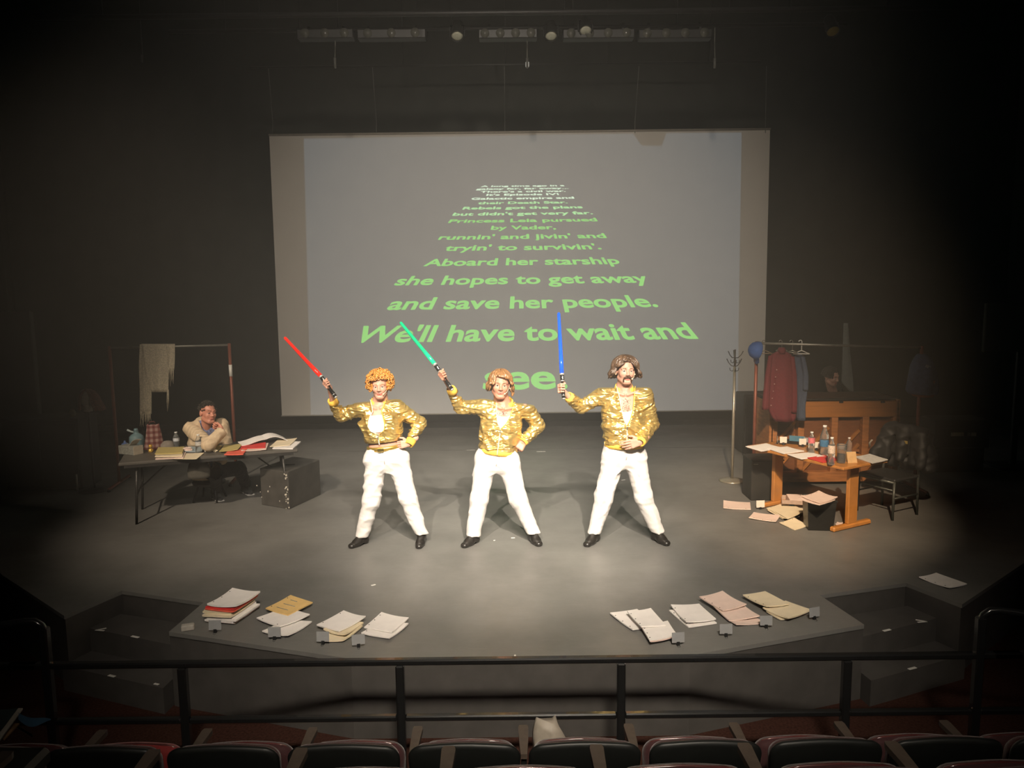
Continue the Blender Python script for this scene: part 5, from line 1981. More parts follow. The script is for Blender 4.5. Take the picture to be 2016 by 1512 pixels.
# black cube with worn corners
q0, q1, q2 = F(570, 1003), F(632, 974), F(515, 994)
bx_ = thing('black_box', 'scuffed black cube beside the right end of the folding table', 'box', (q0[0], q0[1], 0))
hgt = P(570, 929, q0[1])[2]
u1, u2 = q1-q0, q2-q0
top_c = [q0, q1, q1+u2, q2]
mb = MB()
vs = [V3(q[0], q[1], .0) for q in top_c]+[V3(q[0], q[1], hgt) for q in top_c]
mb.add(vs, [(3, 2, 1, 0), (4, 5, 6, 7), (0, 1, 5, 4), (1, 2, 6, 5), (2, 3, 7, 6), (3, 0, 4, 7)], False)
ob = mb.build('box_body', mat('scuffed_black_paint', (.065, .060, .053), .45, var=.25, scale=8), bx_)
md = ob.modifiers.new('b', 'BEVEL')
md.width = .008
md.segments = 2
n1 = nrm(np.cross(u1, V3(0, 0, 1)))
MB().tube([V3(q0[0], q0[1], 0)*0+q0+u1*.42+u2*.45+V3(-.06, 0, hgt+.0015), q0+u1*.42+u2*.45+V3(.06, .02, hgt+.0015)], .022, 8, flat=.08).build('handle_slot', mat('slot_dark', (.008, .008, .008), .9), bx_)
mb = MB()
for i in range(26):
    t = rnd.random()**.8
    side_ = rnd.random() < .72
    c_ = q0+V3(0, 0, hgt*(1-t)*.97)
    if side_:
        c_ = c_+nrm(u1)*rnd.uniform(-.012, .0)+nrm(u2)*rnd.uniform(0, .05)
    else:
        c_ = c_+nrm(u2)*rnd.uniform(.1, .5)
        c_[2] = rnd.uniform(.03, .25)
    s_ = rnd.uniform(.004, .011)
    mb.box(c_-nrm(np.cross(V3(0, 0, 1), u2))*-.0025, (s_, s_, s_*rnd.uniform(1, 2.4)), R=rz(math.atan2(u2[1], u2[0])))
ch = mb.build('paint_chips', mat('bare_wood_chip', (.70, .64, .54), .8), bx_)
ch['kind'] = 'stuff'
# ------------------------------------------------------------------ clothes rails, coat stand, piano and the right table
M_COPPER = mat('red_brown_pipe', (0.20, 0.062, 0.038), 0.45, 0.3, var=0.15, scale=12)
M_STEEL = mat('dull_steel_pipe', (0.30, 0.29, 0.25), 0.4, 0.7, var=0.1)


def rack(pl, pr, ztop_l, ztop_r, label, foot=.5):
    root = thing('clothes_rack', label, 'clothes rack', ((pl[0]+pr[0])/2, (pl[1]+pr[1])/2, 0))
    d = nrm((pr-pl)*V3(1, 1, 0))
    n = V3(-d[1], d[0], 0)
    for p, zt in ((pl, ztop_l), (pr, ztop_r)):
        MB().tube([V3(p[0], p[1], .03), V3(p[0], p[1], zt)], .019, 10).build('upright', M_COPPER, root)
        MB().tube([V3(p[0], p[1], .03)-n*foot/2, V3(p[0], p[1], .03)+n*foot/2], .018, 10).build('base_bar', M_COPPER, root)
        for s_ in (-1, 1):
            MB().lathe([(.0, 0), (.022, .004), (.022, .026), (.0, .03)], V3(p[0], p[1], 0)+n*s_*foot/2, 10).build('caster', M_BLACKMETAL, root)
    MB().tube([V3(pl[0], pl[1], ztop_l-.02), V3(pr[0], pr[1], ztop_r-.02)], .014, 10).build('rail', M_STEEL, root)
    return root, d, n


# left rail and shawl
YL, YR = 9.25, 9.45
pl, pr = P(215, 682, YL), P(451, 676, YR)
rk, dl, nl = rack(pl, pr, pl[2], pr[2], 'red brown pipe clothes rail behind the seated person, with a shawl over it', .7)
a = P(451, 718, YR)
b = P(451, 741, YR)
MB().tube([V3(pr[0], pr[1], a[2]), V3(pr[0], pr[1], b[2])], .0205, 10).build('tape_band', mat('white_tape_band', (.7, .68, .62), .6), rk)
MB().tube([V3(pl[0]-.32, pl[1]-.35, 0.02), V3(pl[0]-.32, pl[1]-.35, .22)], .012, 8).build('foot_pin', M_STEEL, rk)


def on_rail(px, py, off=0.0):
    """point below the left rail seen at this pixel, off = towards the audience"""
    t = (px-215)/(451-215)
    return P(px, py, YL+(YR-YL)*t-off)


M_SHAWL = mat('pale_lace_shawl', (0.60, 0.52, 0.38), 0.9, var=0.25, scale=70, bump=0.5, bscale=160)
sw = thing('shawl', 'pale fringed shawl draped over the left clothes rail', 'shawl', tuple(on_rail(308, 682)))


def hang(rows, off, amp, n=14, seed=1):
    """cloth hanging in front of the rail: rows (y, xl, xr)"""
    R_ = np.array(rows, float)
    ph = seed*1.3

    def fn(u, v):
        y = R_[0, 0]+(R_[-1, 0]-R_[0, 0])*v
        xl, xr = np.interp(y, R_[:, 0], R_[:, 1]), np.interp(y, R_[:, 0], R_[:, 2])
        return on_rail(xl+(xr-xl)*u, y, off+amp*math.sin(u*9+ph+2*v)*min(1, v*3+.15))
    m = MB()
    N, K = n, 14
    vs, fs = [], []
    for j in range(K+1):
        for i in range(N+1):
            vs.append(fn(i/N, j/K))
    q = len(vs)
    vs += [p+V3(0, .006, 0) for p in vs]
    ix = lambda i, j: j*(N+1)+i
    for j in range(K):
        for i in range(N):
            t = (ix(i, j), ix(i, j+1), ix(i+1, j+1), ix(i+1, j))
            fs.append(t)
            fs.append(tuple(q+k for k in t[::-1]))
    for j in range(K):
        fs.append((ix(0, j), q+ix(0, j), q+ix(0, j+1), ix(0, j+1)))
        fs.append((ix(N, j+1), q+ix(N, j+1), q+ix(N, j), ix(N, j)))
    for i in range(N):
        fs.append((ix(i, K), q+ix(i, K), q+ix(i+1, K), ix(i+1, K)))
        fs.append((ix(i+1, 0), q+ix(i+1, 0), q+ix(i, 0), ix(i, 0)))
    return m.add(vs, fs)


hang([(677, 278, 344), (700, 281, 342), (735, 287, 332), (772, 298, 331)], .030, .012, seed=1).build('front_panel', M_SHAWL, sw)
hang([(678, 275, 296), (720, 273, 292), (770, 275, 298), (815, 275, 298)], .018, .010, 8, seed=2).build('long_end', M_SHAWL, sw)
hang([(678, 326, 344), (705, 330, 344), (728, 332, 343)], .040, .008, 6, seed=3).build('short_end', M_SHAWL, sw)
hang([(678, 280, 343), (690, 280, 343), (706, 284, 338)], -.022, .006, 10, seed=5).build('back_flap', M_SHAWL, sw)
fg = MB()
for (x0, x1, y0, ln, n) in ((276, 298, 813, 26, 13), (332, 343, 726, 32, 7), (329, 332, 770, 46, 3)):
    for i in range(n):
        x = x0+(x1-x0)*(i+rnd.random()*.5)/n
        l_ = ln*rnd.uniform(.6, 1.1)
        o_ = .02 if x0 < 300 else .04
        fg.tube([on_rail(x, y0-3, o_), on_rail(x+rnd.uniform(-1, 1), y0+l_*.5, o_+rnd.uniform(-.01, .01)), on_rail(x+rnd.uniform(-1.5, 1.5), y0+l_, o_)], [.005, .0045, .002], 5)
f_ = fg.build('fringe', M_SHAWL, sw)
f_['kind'] = 'stuff'

# dark figure-like wig on a stand at the far left
c = P(172, 790, 9.0)
ws = thing('wig_stand', 'reddish brown long wig on a pale head on a dark stand at the left edge', 'wig stand', (c[0], c[1], 0))
MB().lathe([(.0, -.13), (.05, -.12), (.045, -.06), (.07, -.02), (.078, .05), (.055, .10), (.0, .12)], c, 16).build('foam_head', mat('pale_foam', (.35, .31, .27), .8), ws)
wg_ = MB()
for i in range(170):
    th = rnd.uniform(-2.55, 2.55)+PI
    pts = []
    for q in range(10):
        t = q/9
        ph = .1+1.5*min(1, t*1.8)
        rr = .105*math.sin(ph)+.07*max(0, t-.5)
        pts.append(c+V3(rr*math.sin(th)*1.05+.05*t, -rr*math.cos(th), .135*math.cos(ph)-.22*max(0, t-.55)+rnd.uniform(-.006, .006)))
    wg_.tube(pts, [.012, .014, .015, .015, .015, .014, .013, .011, .009, .004], 5)
wg_.build('wig', mat('auburn_hair', (.10, .032, .018), .5, var=.4, scale=60), ws)
MB().tube([V3(c[0], c[1], .03), c+V3(0, 0, -.12)], .016, 10).build('pole', M_BLACKMETAL, ws)
MB().lathe([(.0, 0), (.18, .0), (.18, .015), (.05, .03), (.0, .03)], (c[0], c[1], 0), 20).build('base', M_BLACKMETAL, ws)
c2 = P(123, 812, 9.0)
cb = thing('dark_cabinet', 'dark cabinet in the shadow left of the clothes rail', 'cabinet', (c2[0]-.3, c2[1]+.1, 0))
MB().box((c2[0]-.3, c2[1]+.25, .42), (.9, .45, .84), bev=.01).build('cabinet_body', mat('cabinet_black', (.007, .007, .006), .8), cb)
MB().box((c2[0]-.3, c2[1]+.25, .855), (.94, .48, .03), bev=.006).build('top', mat('cabinet_black', (.007, .007, .006), .8), cb)
MB().box((c2[0]-.52, c2[1]+.015, .42), (.42, .02, .78), bev=.004).build('door', mat('cabinet_black', (.007, .007, .006), .8), cb)
MB().box((c2[0]-.08, c2[1]+.015, .42), (.42, .02, .78), bev=.004).build('door', mat('cabinet_black', (.007, .007, .006), .8), cb)
MB().lathe([(.03, 0), (.038, .02), (.038, .05), (.025, .07), (.025, .08)], (c2[0], c2[1]+.2, .87), 14).solo('small_pot', mat('khaki_pot', (.14, .12, .07), .7), 'small khaki pot on the dark cabinet at the left edge', 'pot')

# right rail
YK = 8.62
pl, pr = P(1490, 672, YK), P(1815, 681, YK)
rk2, d2, n2 = rack(pl, pr, pl[2], pr[2], 'red brown pipe clothes rail in front of the piano, with shirts and a blue jacket', .55)


def garment(name, rows, D, thick, m, root, amp=.014, seed=1, nseg=28):
    R_ = np.array(rows, float)
    mb = MB()
    vs, fs = [], []
    K = 18
    for j in range(K+1):
        v = j/K
        y = R_[0, 0]+(R_[-1, 0]-R_[0, 0])*v
        xl, xr = np.interp(y, R_[:, 0], R_[:, 1]), np.interp(y, R_[:, 0], R_[:, 2])
        a_, b_ = P(xl, y, D), P(xr, y, D)
        c_ = (a_+b_)/2
        h = (b_[0]-a_[0])/2
        dp = thick*min(1, .35+v*2.2)
        for k in range(nseg):
            an = 2*PI*k/nseg
            f_ = 1+amp/max(.05, h)*.0
            w_ = amp*min(1, v*2)*math.sin(5*an+seed+v*2.5)+amp*.6*min(1, v*2)*math.sin(9*an+2*seed)
            vs.append(c_+V3(h*math.copysign(abs(math.cos(an))**.8, math.cos(an)), (dp+w_)*math.sin(an), 0))
    for j in range(K):
        for k in range(nseg):
            fs.append((j*nseg+k, (j+1)*nseg+k, (j+1)*nseg+(k+1) % nseg, j*nseg+(k+1) % nseg))
    fs.append(tuple(range(nseg)))
    fs.append(tuple(K*nseg+k for k in range(nseg))[::-1])
    mb.add(vs, fs)
    return mb.build(name, m, root)


def hanger(px, D, label, m, full=False, w=.2, ytop=674, y0=690, y1=702):
    h0 = P(px, ytop, D)
    t = thing('coat_hanger', label, 'hanger', tuple(P(px, y1, D)))
    k = P(px, y0, D)
    zr = h0[2]
    pts = [V3(k[0], D, k[2]), V3(k[0], D, zr-.03)]
    for q in range(7):
        an = -PI*.1+PI*1.05*q/6
        pts.append(V3(k[0]-.016+.018*math.cos(an), D, zr+.004+.020*math.sin(an)))
    MB().tube(pts, .004 if not full else .006, 6).build('hook', m, t)
    L_, R_ = V3(k[0]-w, D+.02, k[2]-w*.45), V3(k[0]+w, D-.02, k[2]-w*.45)
    MB().tube([L_, k-V3(0, 0, .0), R_], .006, 6).build('shoulder_bar', m, t)
    MB().tube([L_, R_], .006, 6).build('trouser_bar', m, t)
    return t


M_MAROON = mat('maroon_shirt_cloth', (0.105, 0.014, 0.020), 0.85, var=0.15, scale=50, bump=0.2)
M_BLUSH = mat('slate_blue_shirt_cloth', (0.045, 0.060, 0.095), 0.85, var=0.15, scale=50, bump=0.2)
M_WHANG = mat('white_plastic_hanger', (0.62, 0.60, 0.55), 0.4)
sh = thing('shirt', 'maroon button shirt hanging at the left of the right rail', 'shirt', tuple(P(1536, 828, YK)))
garment('shirt_body', [(690, 1533, 1544), (697, 1518, 1557), (708, 1513, 1563), (760, 1508, 1566), (805, 1512, 1568), (820, 1518, 1568), (829, 1526, 1564)], YK, .055, M_MAROON, sh, seed=1)
garment('sleeve', [(700, 1513, 1521), (740, 1506, 1517), (780, 1502, 1515), (806, 1500, 1514)], YK-.03, .035, M_MAROON, sh, .006, seed=3, nseg=16)
garment('sleeve', [(702, 1556, 1564), (740, 1558, 1568), (790, 1558, 1569), (812, 1557, 1568)], YK-.03, .035, M_MAROON, sh, .006, seed=4, nseg=16)
garment('shirt_collar', [(684, 1533, 1545), (690, 1531, 1547), (695, 1533, 1545)], YK-.01, .045, M_MAROON, sh, .0, seed=2, nseg=18)
for q in range(6):
    MB().lathe([(.0, 0), (.006, .001), (.006, .003), (.0, .004)], P(1529-q*2.2, 728+q*14, YK-.068), 8, R=rx(PI/2)).build('button', mat('pearl_button', (.45, .33, .30), .3), sh)
sh2 = thing('shirt', 'slate blue shirt hanging beside the maroon shirt', 'shirt', tuple(P(1575, 828, YK)))
garment('shirt_body', [(694, 1563, 1575), (703, 1562, 1583), (730, 1564, 1588), (770, 1567, 1590), (800, 1568, 1585), (827, 1568, 1586)], YK+.09, .05, M_BLUSH, sh2, .010, seed=5)
garment('sleeve', [(702, 1576, 1585), (740, 1580, 1592), (768, 1580, 1591)], YK+.05, .035, M_BLUSH, sh2, .006, seed=6, nseg=16)
hanger(1539, YK, 'hanger inside the maroon shirt', M_STEEL, w=.06, y0=686)
hanger(1560, YK+.0, 'grey clip hanger beside the slate blue shirt', M_STEEL, w=.05, y0=690)
hanger(1506, YK, 'dull wooden hanger between the blue cap and the maroon shirt', mat('dull_wood_hanger', (.16, .12, .08), .6), w=.075, y0=690)
hanger(1578, YK-.0, 'empty white plastic hanger on the right rail', M_WHANG, True, w=.085, y0=690)
# blue cap on the left end of the rail
p = P(1483, 690, YK-.02)
bc = thing('blue_cap', 'blue cap hung on the left end of the right clothes rail', 'cap', tuple(p))
Rb = ry(math.radians(-78)) @ rx(.1)
MB().lathe([(.100, -.01), (.102, .0), (.098, .03), (.080, .070), (.045, .098), (.0, .108)], p+V3(.045, -.02, .0), 20, R=Rb).build('crown', mat('bright_blue_felt', (.030, .085, .26), .8, var=.12, scale=30), bc)
MB().slab(lambda u, v: p+V3(.045, -.02, 0)+Rb @ V3(-.085-.06*v*(1-1.5*(u-.5)**2), (u-.5)*.15, -.004-.01*v), 8, 4, .006).build('peak', mat('dark_blue_felt', (.022, .05, .15), .8), bc)
# blue jacket at the right end
bj = thing('hanging_jacket', 'dark blue jacket with rust lining over the right end of the clothes rail', 'jacket', tuple(P(1815, 778, YK)))
garment('jacket_body', [(697, 1806, 1824), (705, 1800, 1832), (730, 1793, 1842), (755, 1787, 1846), (768, 1784, 1846), (775, 1790, 1842)], YK, .13, mat('navy_blue_cloth', (.035, .055, .115), .85, var=.2, scale=30), bj, .018, seed=8)
garment('lining', [(762, 1786, 1843), (772, 1789, 1840), (780, 1800, 1834)], YK, .115, mat('rust_lining', (.16, .045, .02), .8), bj, .008, seed=8)
a = P(1827, 722, YK-.135)
MB().box(a, (.055, .004, .03), R=ry(.5)).build('name_patch', mat('pale_patch', (.22, .23, .25), .7), bj)
MB().box(P(1838, 752, YK-.12), (.03, .004, .03), R=ry(.3)).build('badge', mat('rusty_badge', (.12, .05, .04), .7), bj)

# coat stand
b = F(1441, 947)
t = P(1453, 688, b[1])
cs_ = thing('coat_stand', 'pale metal coat stand with curled hooks left of the clothes rail', 'coat stand', (b[0], b[1], 0))
M_PALEM = mat('pale_champagne_metal', (.42, .38, .30), .35, .6, var=.06)
MB().lathe([(.0, 0), (.15, .0), (.155, .008), (.14, .018), (.04, .035), (.0, .036)], (b[0], b[1], 0), 28).build('base', M_PALEM, cs_)
MB().tube([V3(b[0], b[1], .03), V3(b[0], b[1], t[2]-.20)], .017, 12).build('pole', M_PALEM, cs_)
MB().tube([V3(b[0], b[1], t[2]-.20), V3(b[0], b[1], t[2])], .010, 10).build('top_rod', mat('dark_steel', (.10, .09, .08), .4, .6), cs_)
for k in range(6):
    an = k*PI/3+.4
    dv = V3(math.cos(an), math.sin(an), 0)
    z0 = t[2]-.10 if k % 2 else t[2]-.20
    base_ = V3(b[0], b[1], z0)
    MB().tube([base_, base_+dv*.04+V3(0, 0, .005), base_+dv*.075+V3(0, 0, .04), base_+dv*.10+V3(0, 0, .085)], [.006, .006, .005, .006], 6).build('hook', mat('dark_steel', (.1, .09, .08)), cs_)
    MB().tube([base_-V3(0, 0, .03), base_+dv*.03-V3(0, 0, .06), base_+dv*.055-V3(0, 0, .05), base_+dv*.06-V3(0, 0, .02)], .0045, 6).build('lower_hook', mat('dark_steel', (.1, .09, .08)), cs_)

# black box in front of the rail
q = [F(1478, 986), F(1538, 984)]
w_ = q[1][0]-q[0][0]
hb_ = P(1465, 908, q[0][1])[2]
bb = thing('black_box', 'black box standing between coat stand and wooden table', 'box', ((q[0][0]+q[1][0])/2, q[0][1]+.22, 0))
MB().box(((q[0][0]+q[1][0])/2, q[0][1]+.16, hb_/2), (w_, .32, hb_), bev=.008).build('box_body', M_BLACK, bb)
MB().box(((q[0][0]+q[1][0])/2, q[0][1]+.16, hb_+.006), (w_+.02, .34, .014), bev=.004).build('lid', M_BLACK, bb)
MB().box((q[0][0]+.045, q[0][1]-.003, hb_-.035), (.05, .003, .006)).build('metal_strip', M_STEEL, bb)
b2 = P(1500, 835, 10.6)
bb2 = thing('speaker_cabinet', 'tall black cabinet behind the left end of the piano', 'cabinet', (b2[0], 10.8, 0))
MB().box((b2[0]-.02, 10.8, .42), (.48, .4, .84), bev=.01).build('cabinet_body', M_BLACK, bb2)
MB().box((b2[0]-.02, 10.59, .44), (.42, .01, .74)).build('grille', M_BLACKMETAL, bb2)

# upright piano, back to the audience
M_WOOD = mat('brown_piano_wood', (0.34, 0.135, 0.045), 0.5, var=0.25, scale=7, stretch=(1, 1, 5), bump=.1)
M_WOODL = mat('orange_piano_plank', (0.34, 0.135, 0.035), 0.42, var=0.15, scale=6, stretch=(.3, 1, 6))
M_WOODD = mat('soundboard_wood', (0.17, 0.062, 0.022), 0.55, var=0.2, scale=9, stretch=(1, 1, 4))
PY = 8.86
x0, x1 = F(1511, 956)[0], P(1772, 800, PY)[0]
ph = P(1690, 785, PY)[2]
pn = thing('upright_piano', 'brown upright piano with its ribbed back to the audience', 'piano', ((x0+x1)/2, PY+.3, 0))
xc, pw_ = (x0+x1)/2, x1-x0
MB().box((xc, PY+.36, ph/2+.04), (pw_-.04, .50, ph-.08)).build('case', mat('dark_piano_case', (.05, .022, .012), .5), pn)
MB().box((xc, PY+.34, ph-.014), (pw_+.02, .60, .022), bev=.006).build('lid', mat('black_piano_lid', (.012, .010, .009), .7), pn)
for sx in (-1, 1):
    MB().box((xc+sx*(pw_/2-.022), PY+.30, ph/2), (.044, .62, ph-.03), bev=.005).build('side_panel', M_WOOD, pn)
zb = P(1690, 821, PY)[2]
MB().box((xc, PY+.015, (zb+ph-.03)/2), (pw_-.02, .05, ph-.03-zb), bev=.005).build('top_plank', M_WOODL, pn)
for hx in (1737, 1655):
    p = P(hx, 791, PY)
    MB().box((p[0], PY-.014, p[2]), (.045, .012, .022)).build('hinge', M_BLACKMETAL, pn)
MB().box((xc, PY+.09, (zb+.12)/2+.02), (pw_-.06, .02, zb-.08)).build('soundboard', M_WOODD, pn)
posts = [P(x, 850, PY)[0] for x in (1524, 1577, 1643, 1704, 1764)]
for x in posts:
    MB().box((x, PY+.035, (zb+.10)/2), (.075, .09, zb-.10), bev=.006).build('back_post', M_WOOD, pn)
MB().box((xc, PY+.03, .10), (pw_-.02, .10, .12), bev=.006).build('bottom_beam', M_WOOD, pn)
for i in range(4):
    xa, xb = posts[i]+.045, posts[i+1]-.045
    for k in range(4):
        z0 = .16+k*.17
        z1 = z0+(xb-xa)*1.15
        if i == 3 and k >= 2:
            z0, z1 = z1, z0
        if max(z0, z1) > zb-.01:
            continue
        a_, b_ = V3(xa, PY+.070, z0), V3(xb, PY+.070, z1)
        MB().box((a_+b_)/2, (np.linalg.norm(b_-a_), .040, .036), R=frame(b_-a_, V3(0, 1, 0)), bev=.003).build('rib', M_WOODL, pn)
    MB().box(((xa+xb)/2, PY+.055, .40), (xb-xa, .03, .03)).build('cross_bar', M_WOOD, pn)
for sx in (-1, 1):
    for sy in (0.06, .54):
        MB().lathe([(.0, 0), (.03, .002), (.03, .04), (.0, .042)], (xc+sx*(pw_/2-.1), PY+sy, 0), 12).build('caster', M_BLACKMETAL, pn)

# pale cloth on a pole behind the pianist
YC = 10.5
c = P(1664, 640, YC)
ps = thing('pale_cloth', 'narrow pale cloth hanging from a dark pole behind the pianist', 'cloth', (c[0], YC+.1, 0))
garment('cloth', [(636, 1661, 1670), (690, 1659, 1673), (735, 1658, 1678), (752, 1656, 1680), (770, 1672, 1680)], YC, .025, mat('pale_grey_cloth', (.17, .18, .16), .9, var=.1), ps, .008, seed=2, nseg=16)
MB().tube([V3(c[0], YC+.03, .02), V3(c[0], YC+.03, c[2]+.03)], .012, 8).build('pole', M_BLACKMETAL, ps)
MB().lathe([(.0, 0), (.16, 0), (.16, .015), (.0, .02)], (c[0], YC+.03, 0), 18).build('base', M_BLACKMETAL, ps)

# wooden trestle table
ZR = 0.66
n0, rt, fl_ = F(1661, 921, ZR), F(1755, 907, ZR), F(1470, 877, ZR)
e1 = nrm((fl_-n0)*V3(1, 1, 0))
L1 = np.linalg.norm((fl_-n0)[:2])
e2 = nrm(V3(e1[1], -e1[0], 0))
L2 = abs(np.dot((rt-n0)[:2], e2[:2]))
cc = n0+e1*L1/2+e2*L2/2
TAR = math.atan2(e1[1], e1[0])
M_OAK = mat('orange_oak', (0.48, 0.20, 0.050), 0.38, var=0.18, scale=7, stretch=(4, 1, 1), coat=.2)
wt = thing('wooden_table', 'orange oak trestle table on the right, covered with scripts and bottles', 'table', (cc[0], cc[1], 0), TAR)
MB().box((0, 0, ZR-.014), (L1, L2, .028), bev=.006).build('table_top', M_OAK, wt, False)
MB().box((0, 0, ZR-.055), (L1-.35, .04, .05)).build('under_rail', M_OAK, wt, False)
for sx in (-1, 1):
    x = sx*(L1/2-.14)
    MB().box((x, 0, ZR-.045), (.05, L2*.7, .034), bev=.005).build('top_bearer', M_OAK, wt, False)
    MB().box((x, 0, (ZR-.06+.05)/2), (.042, .13, ZR-.06-.05), R=None, bev=.005).build('leg', M_OAK, wt, False)
    MB().box((x, 0, .025), (.06, L2*.86, .05), bev=.014).build('foot', M_OAK, wt, False)
# things on it
GW = 'papers on the wooden table'
for i, (nm, q, z, th, mm, lb, ct) in enumerate([
        ('script', [(1468, 880), (1508, 873), (1540, 882), (1498, 888)], .0, .006, M_PAPER, 'white script at the left end of the wooden table', 'script'),
        ('script', [(1515, 883), (1545, 880), (1588, 888), (1538, 893)], .002, .008, M_PAPER, 'white script with curled edge in the middle of the wooden table', 'script'),
        ('script', [(1548, 895), (1598, 891), (1622, 898), (1580, 904)], .0, .006, M_PAPER, 'white script at the front edge left of the red folder', 'script'),
        ('file_folder', [(1588, 902), (1622, 896), (1650, 904), (1622, 911)], .0, .006, M_REDF, 'red folder behind the front water bottle', 'folder'),
        ('script', [(1684, 900), (1710, 894), (1750, 905), (1716, 912)], .0, .008, mat('grey_white_paper', (.55, .54, .52), .8), 'greyish script at the right end of the wooden table', 'script')]):
    sheets(nm, q, ZR+z, th, mm, lb, ct, GW, curl=.008, seed=i+300, holes=False, dog=(.6, .1, .3, .2))
tr_ = F(1568, 873, ZR)
ty = thing('dark_tray', 'dark tray at the back of the wooden table holding name cards', 'tray', tuple(tr_), -.5)
MB().box((0, 0, .006), (.36, .12, .012), bev=.003).build('tray_base', M_BLACKMETAL, ty, False)
for s_ in (-1, 1):
    MB().box((0, s_*.058, .018), (.36, .006, .024)).build('tray_side', M_BLACKMETAL, ty, False)
MB().box((.0, .04, .045), (.16, .008, .06), R=rx(.2)).build('blue_card', mat('blue_card', (.10, .24, .34), .6), ty, False)
MB().box((.12, .03, .04), (.10, .008, .05), R=rx(.2)).build('grey_card_back', mat('grey_card_back', (.4, .4, .4), .6), ty, False)
for i, (x, y, lb) in enumerate([(1530, 874, 'edge-on, at the left end of the dark tray'), (1542, 876, 'standing upright next to the blue card'), (1580, 880, 'standing left of the pink labelled bottle'), (1607, 887, 'standing between the two back bottles')]):
    p = F(x, y, ZR+.001)
    clip_card(p, 1.4 if i == 0 else -.1, 'white clip card on the wooden table, '+lb, .072, .066, M_CARDW)
bottle(1597, 892, 853, ZR, 'small water bottle with pink label on the wooden table', (.62, .16, .18), lab=(.48, .72))
bottle(1622, 896, 842, ZR, 'tall clear water bottle with blue label, back of the wooden table', (.05, .16, .30), r=.042, lab=(.30, .52))
bottle(1636, 915, 865, ZR, 'water bottle with white and red label at the front of the wooden table', (.62, .50, .42), lab=(.42, .70))
bottle(1671, 892, 864, ZR, 'clear bottle standing behind the glass jar', (.35, .33, .30), r=.028, lab=(.1, .12))
pj = F(1656, 911, ZR)
jr = thing('glass_jar', 'clear jar half full of dark drink beside the paper tent', 'jar', tuple(pj))
hj = 34/FPX*np.linalg.norm(pj-_C)
MB().lathe([(.036, 0), (.038, .006), (.042, hj*.85), (.044, hj*.88), (.044, hj), (.041, hj), (.039, hj*.86), (.034, .012), (.0, .01)], (0, 0, 0), 20).build('jar_body', M_PET, jr, False)
MB().lathe([(.0, .013), (.032, .013), (.036, hj*.45), (.0, hj*.46)], (0, 0, 0), 18).build('drink', mat('dark_cola', (.02, .012, .008), .2), jr, False)
pt = F(1674, 910, ZR)
tt_ = thing('paper_tent', 'folded kraft card tent at the right corner of the wooden table', 'card', tuple(pt), .2)
M_KRAFT = mat('kraft_card', (.56, .36, .17), .8)
MB().slab(lambda u, v: V3((u-.5)*.10, -.035+.03*v, .10*v+.002), 2, 2, .002).build('front_flap', M_KRAFT, tt_, False)
MB().slab(lambda u, v: V3((u-.5)*.10, .030-.032*v, .10*v+.002), 2, 2, .002).build('back_flap', M_KRAFT, tt_, False)

# waste bin and scattered papers
pb = F(1619, 1046)
hb_ = 58/FPX*np.linalg.norm(pb-_C)
bn_ = thing('waste_bin', 'black waste bin before the wooden table, papers resting on its rim', 'bin', (pb[0], pb[1]+.10, 0), -.12)
mb = MB()
w0, w1, d0, d1 = .115, .135, .085, .11
vs = [(-w0, -d0, 0), (w0, -d0, 0), (w0, d0, 0), (-w0, d0, 0), (-w1, -d1, hb_), (w1, -d1, hb_), (w1, d1, hb_), (-w1, d1, hb_),
      (-w0+.008, -d0+.008, .01), (w0-.008, -d0+.008, .01), (w0-.008, d0-.008, .01), (-w0+.008, d0-.008, .01), (-w1+.008, -d1+.008, hb_), (w1-.008, -d1+.008, hb_), (w1-.008, d1-.008, hb_), (-w1+.008, d1-.008, hb_)]
fs = [(3, 2, 1, 0), (0, 1, 5, 4), (1, 2, 6, 5), (2, 3, 7, 6), (3, 0, 4, 7), (4, 5, 13, 12), (5, 6, 14, 13), (6, 7, 15, 14), (7, 4, 12, 15), (9, 8, 12, 13), (10, 9, 13, 14), (11, 10, 14, 15), (8, 11, 15, 12), (8, 9, 10, 11)]
mb.add(vs, fs, False)
ob = mb.build('bin_body', mat('black_bin_plastic', (.018, .018, .017), .35), bn_, False)
md = ob.modifiers.new('b', 'BEVEL')
md.width = .012
md.segments = 3
MB().box((0, -w1*.82-.003, hb_-.012), (w1*2+.01, .012, .02), bev=.004).build('rim', mat('black_bin_plastic', (.018, .018, .017)), bn_, False)
sheets('script', [(1573, 984), (1600, 972), (1646, 986), (1612, 994)], hb_+.001, .008, M_PINK, 'pinkish script lower on the waste bin rim', 'script', 'papers around the waste bin', curl=.01, seed=401, holes=False)
sheets('script', [(1577, 980), (1612, 969), (1649, 983), (1614, 990)], hb_+.012, .008, M_PINK, 'pinkish script with drooping corner on top of the waste bin', 'script', 'papers around the waste bin', curl=.016, seed=402, holes=True)
GF = 'papers around the waste bin'
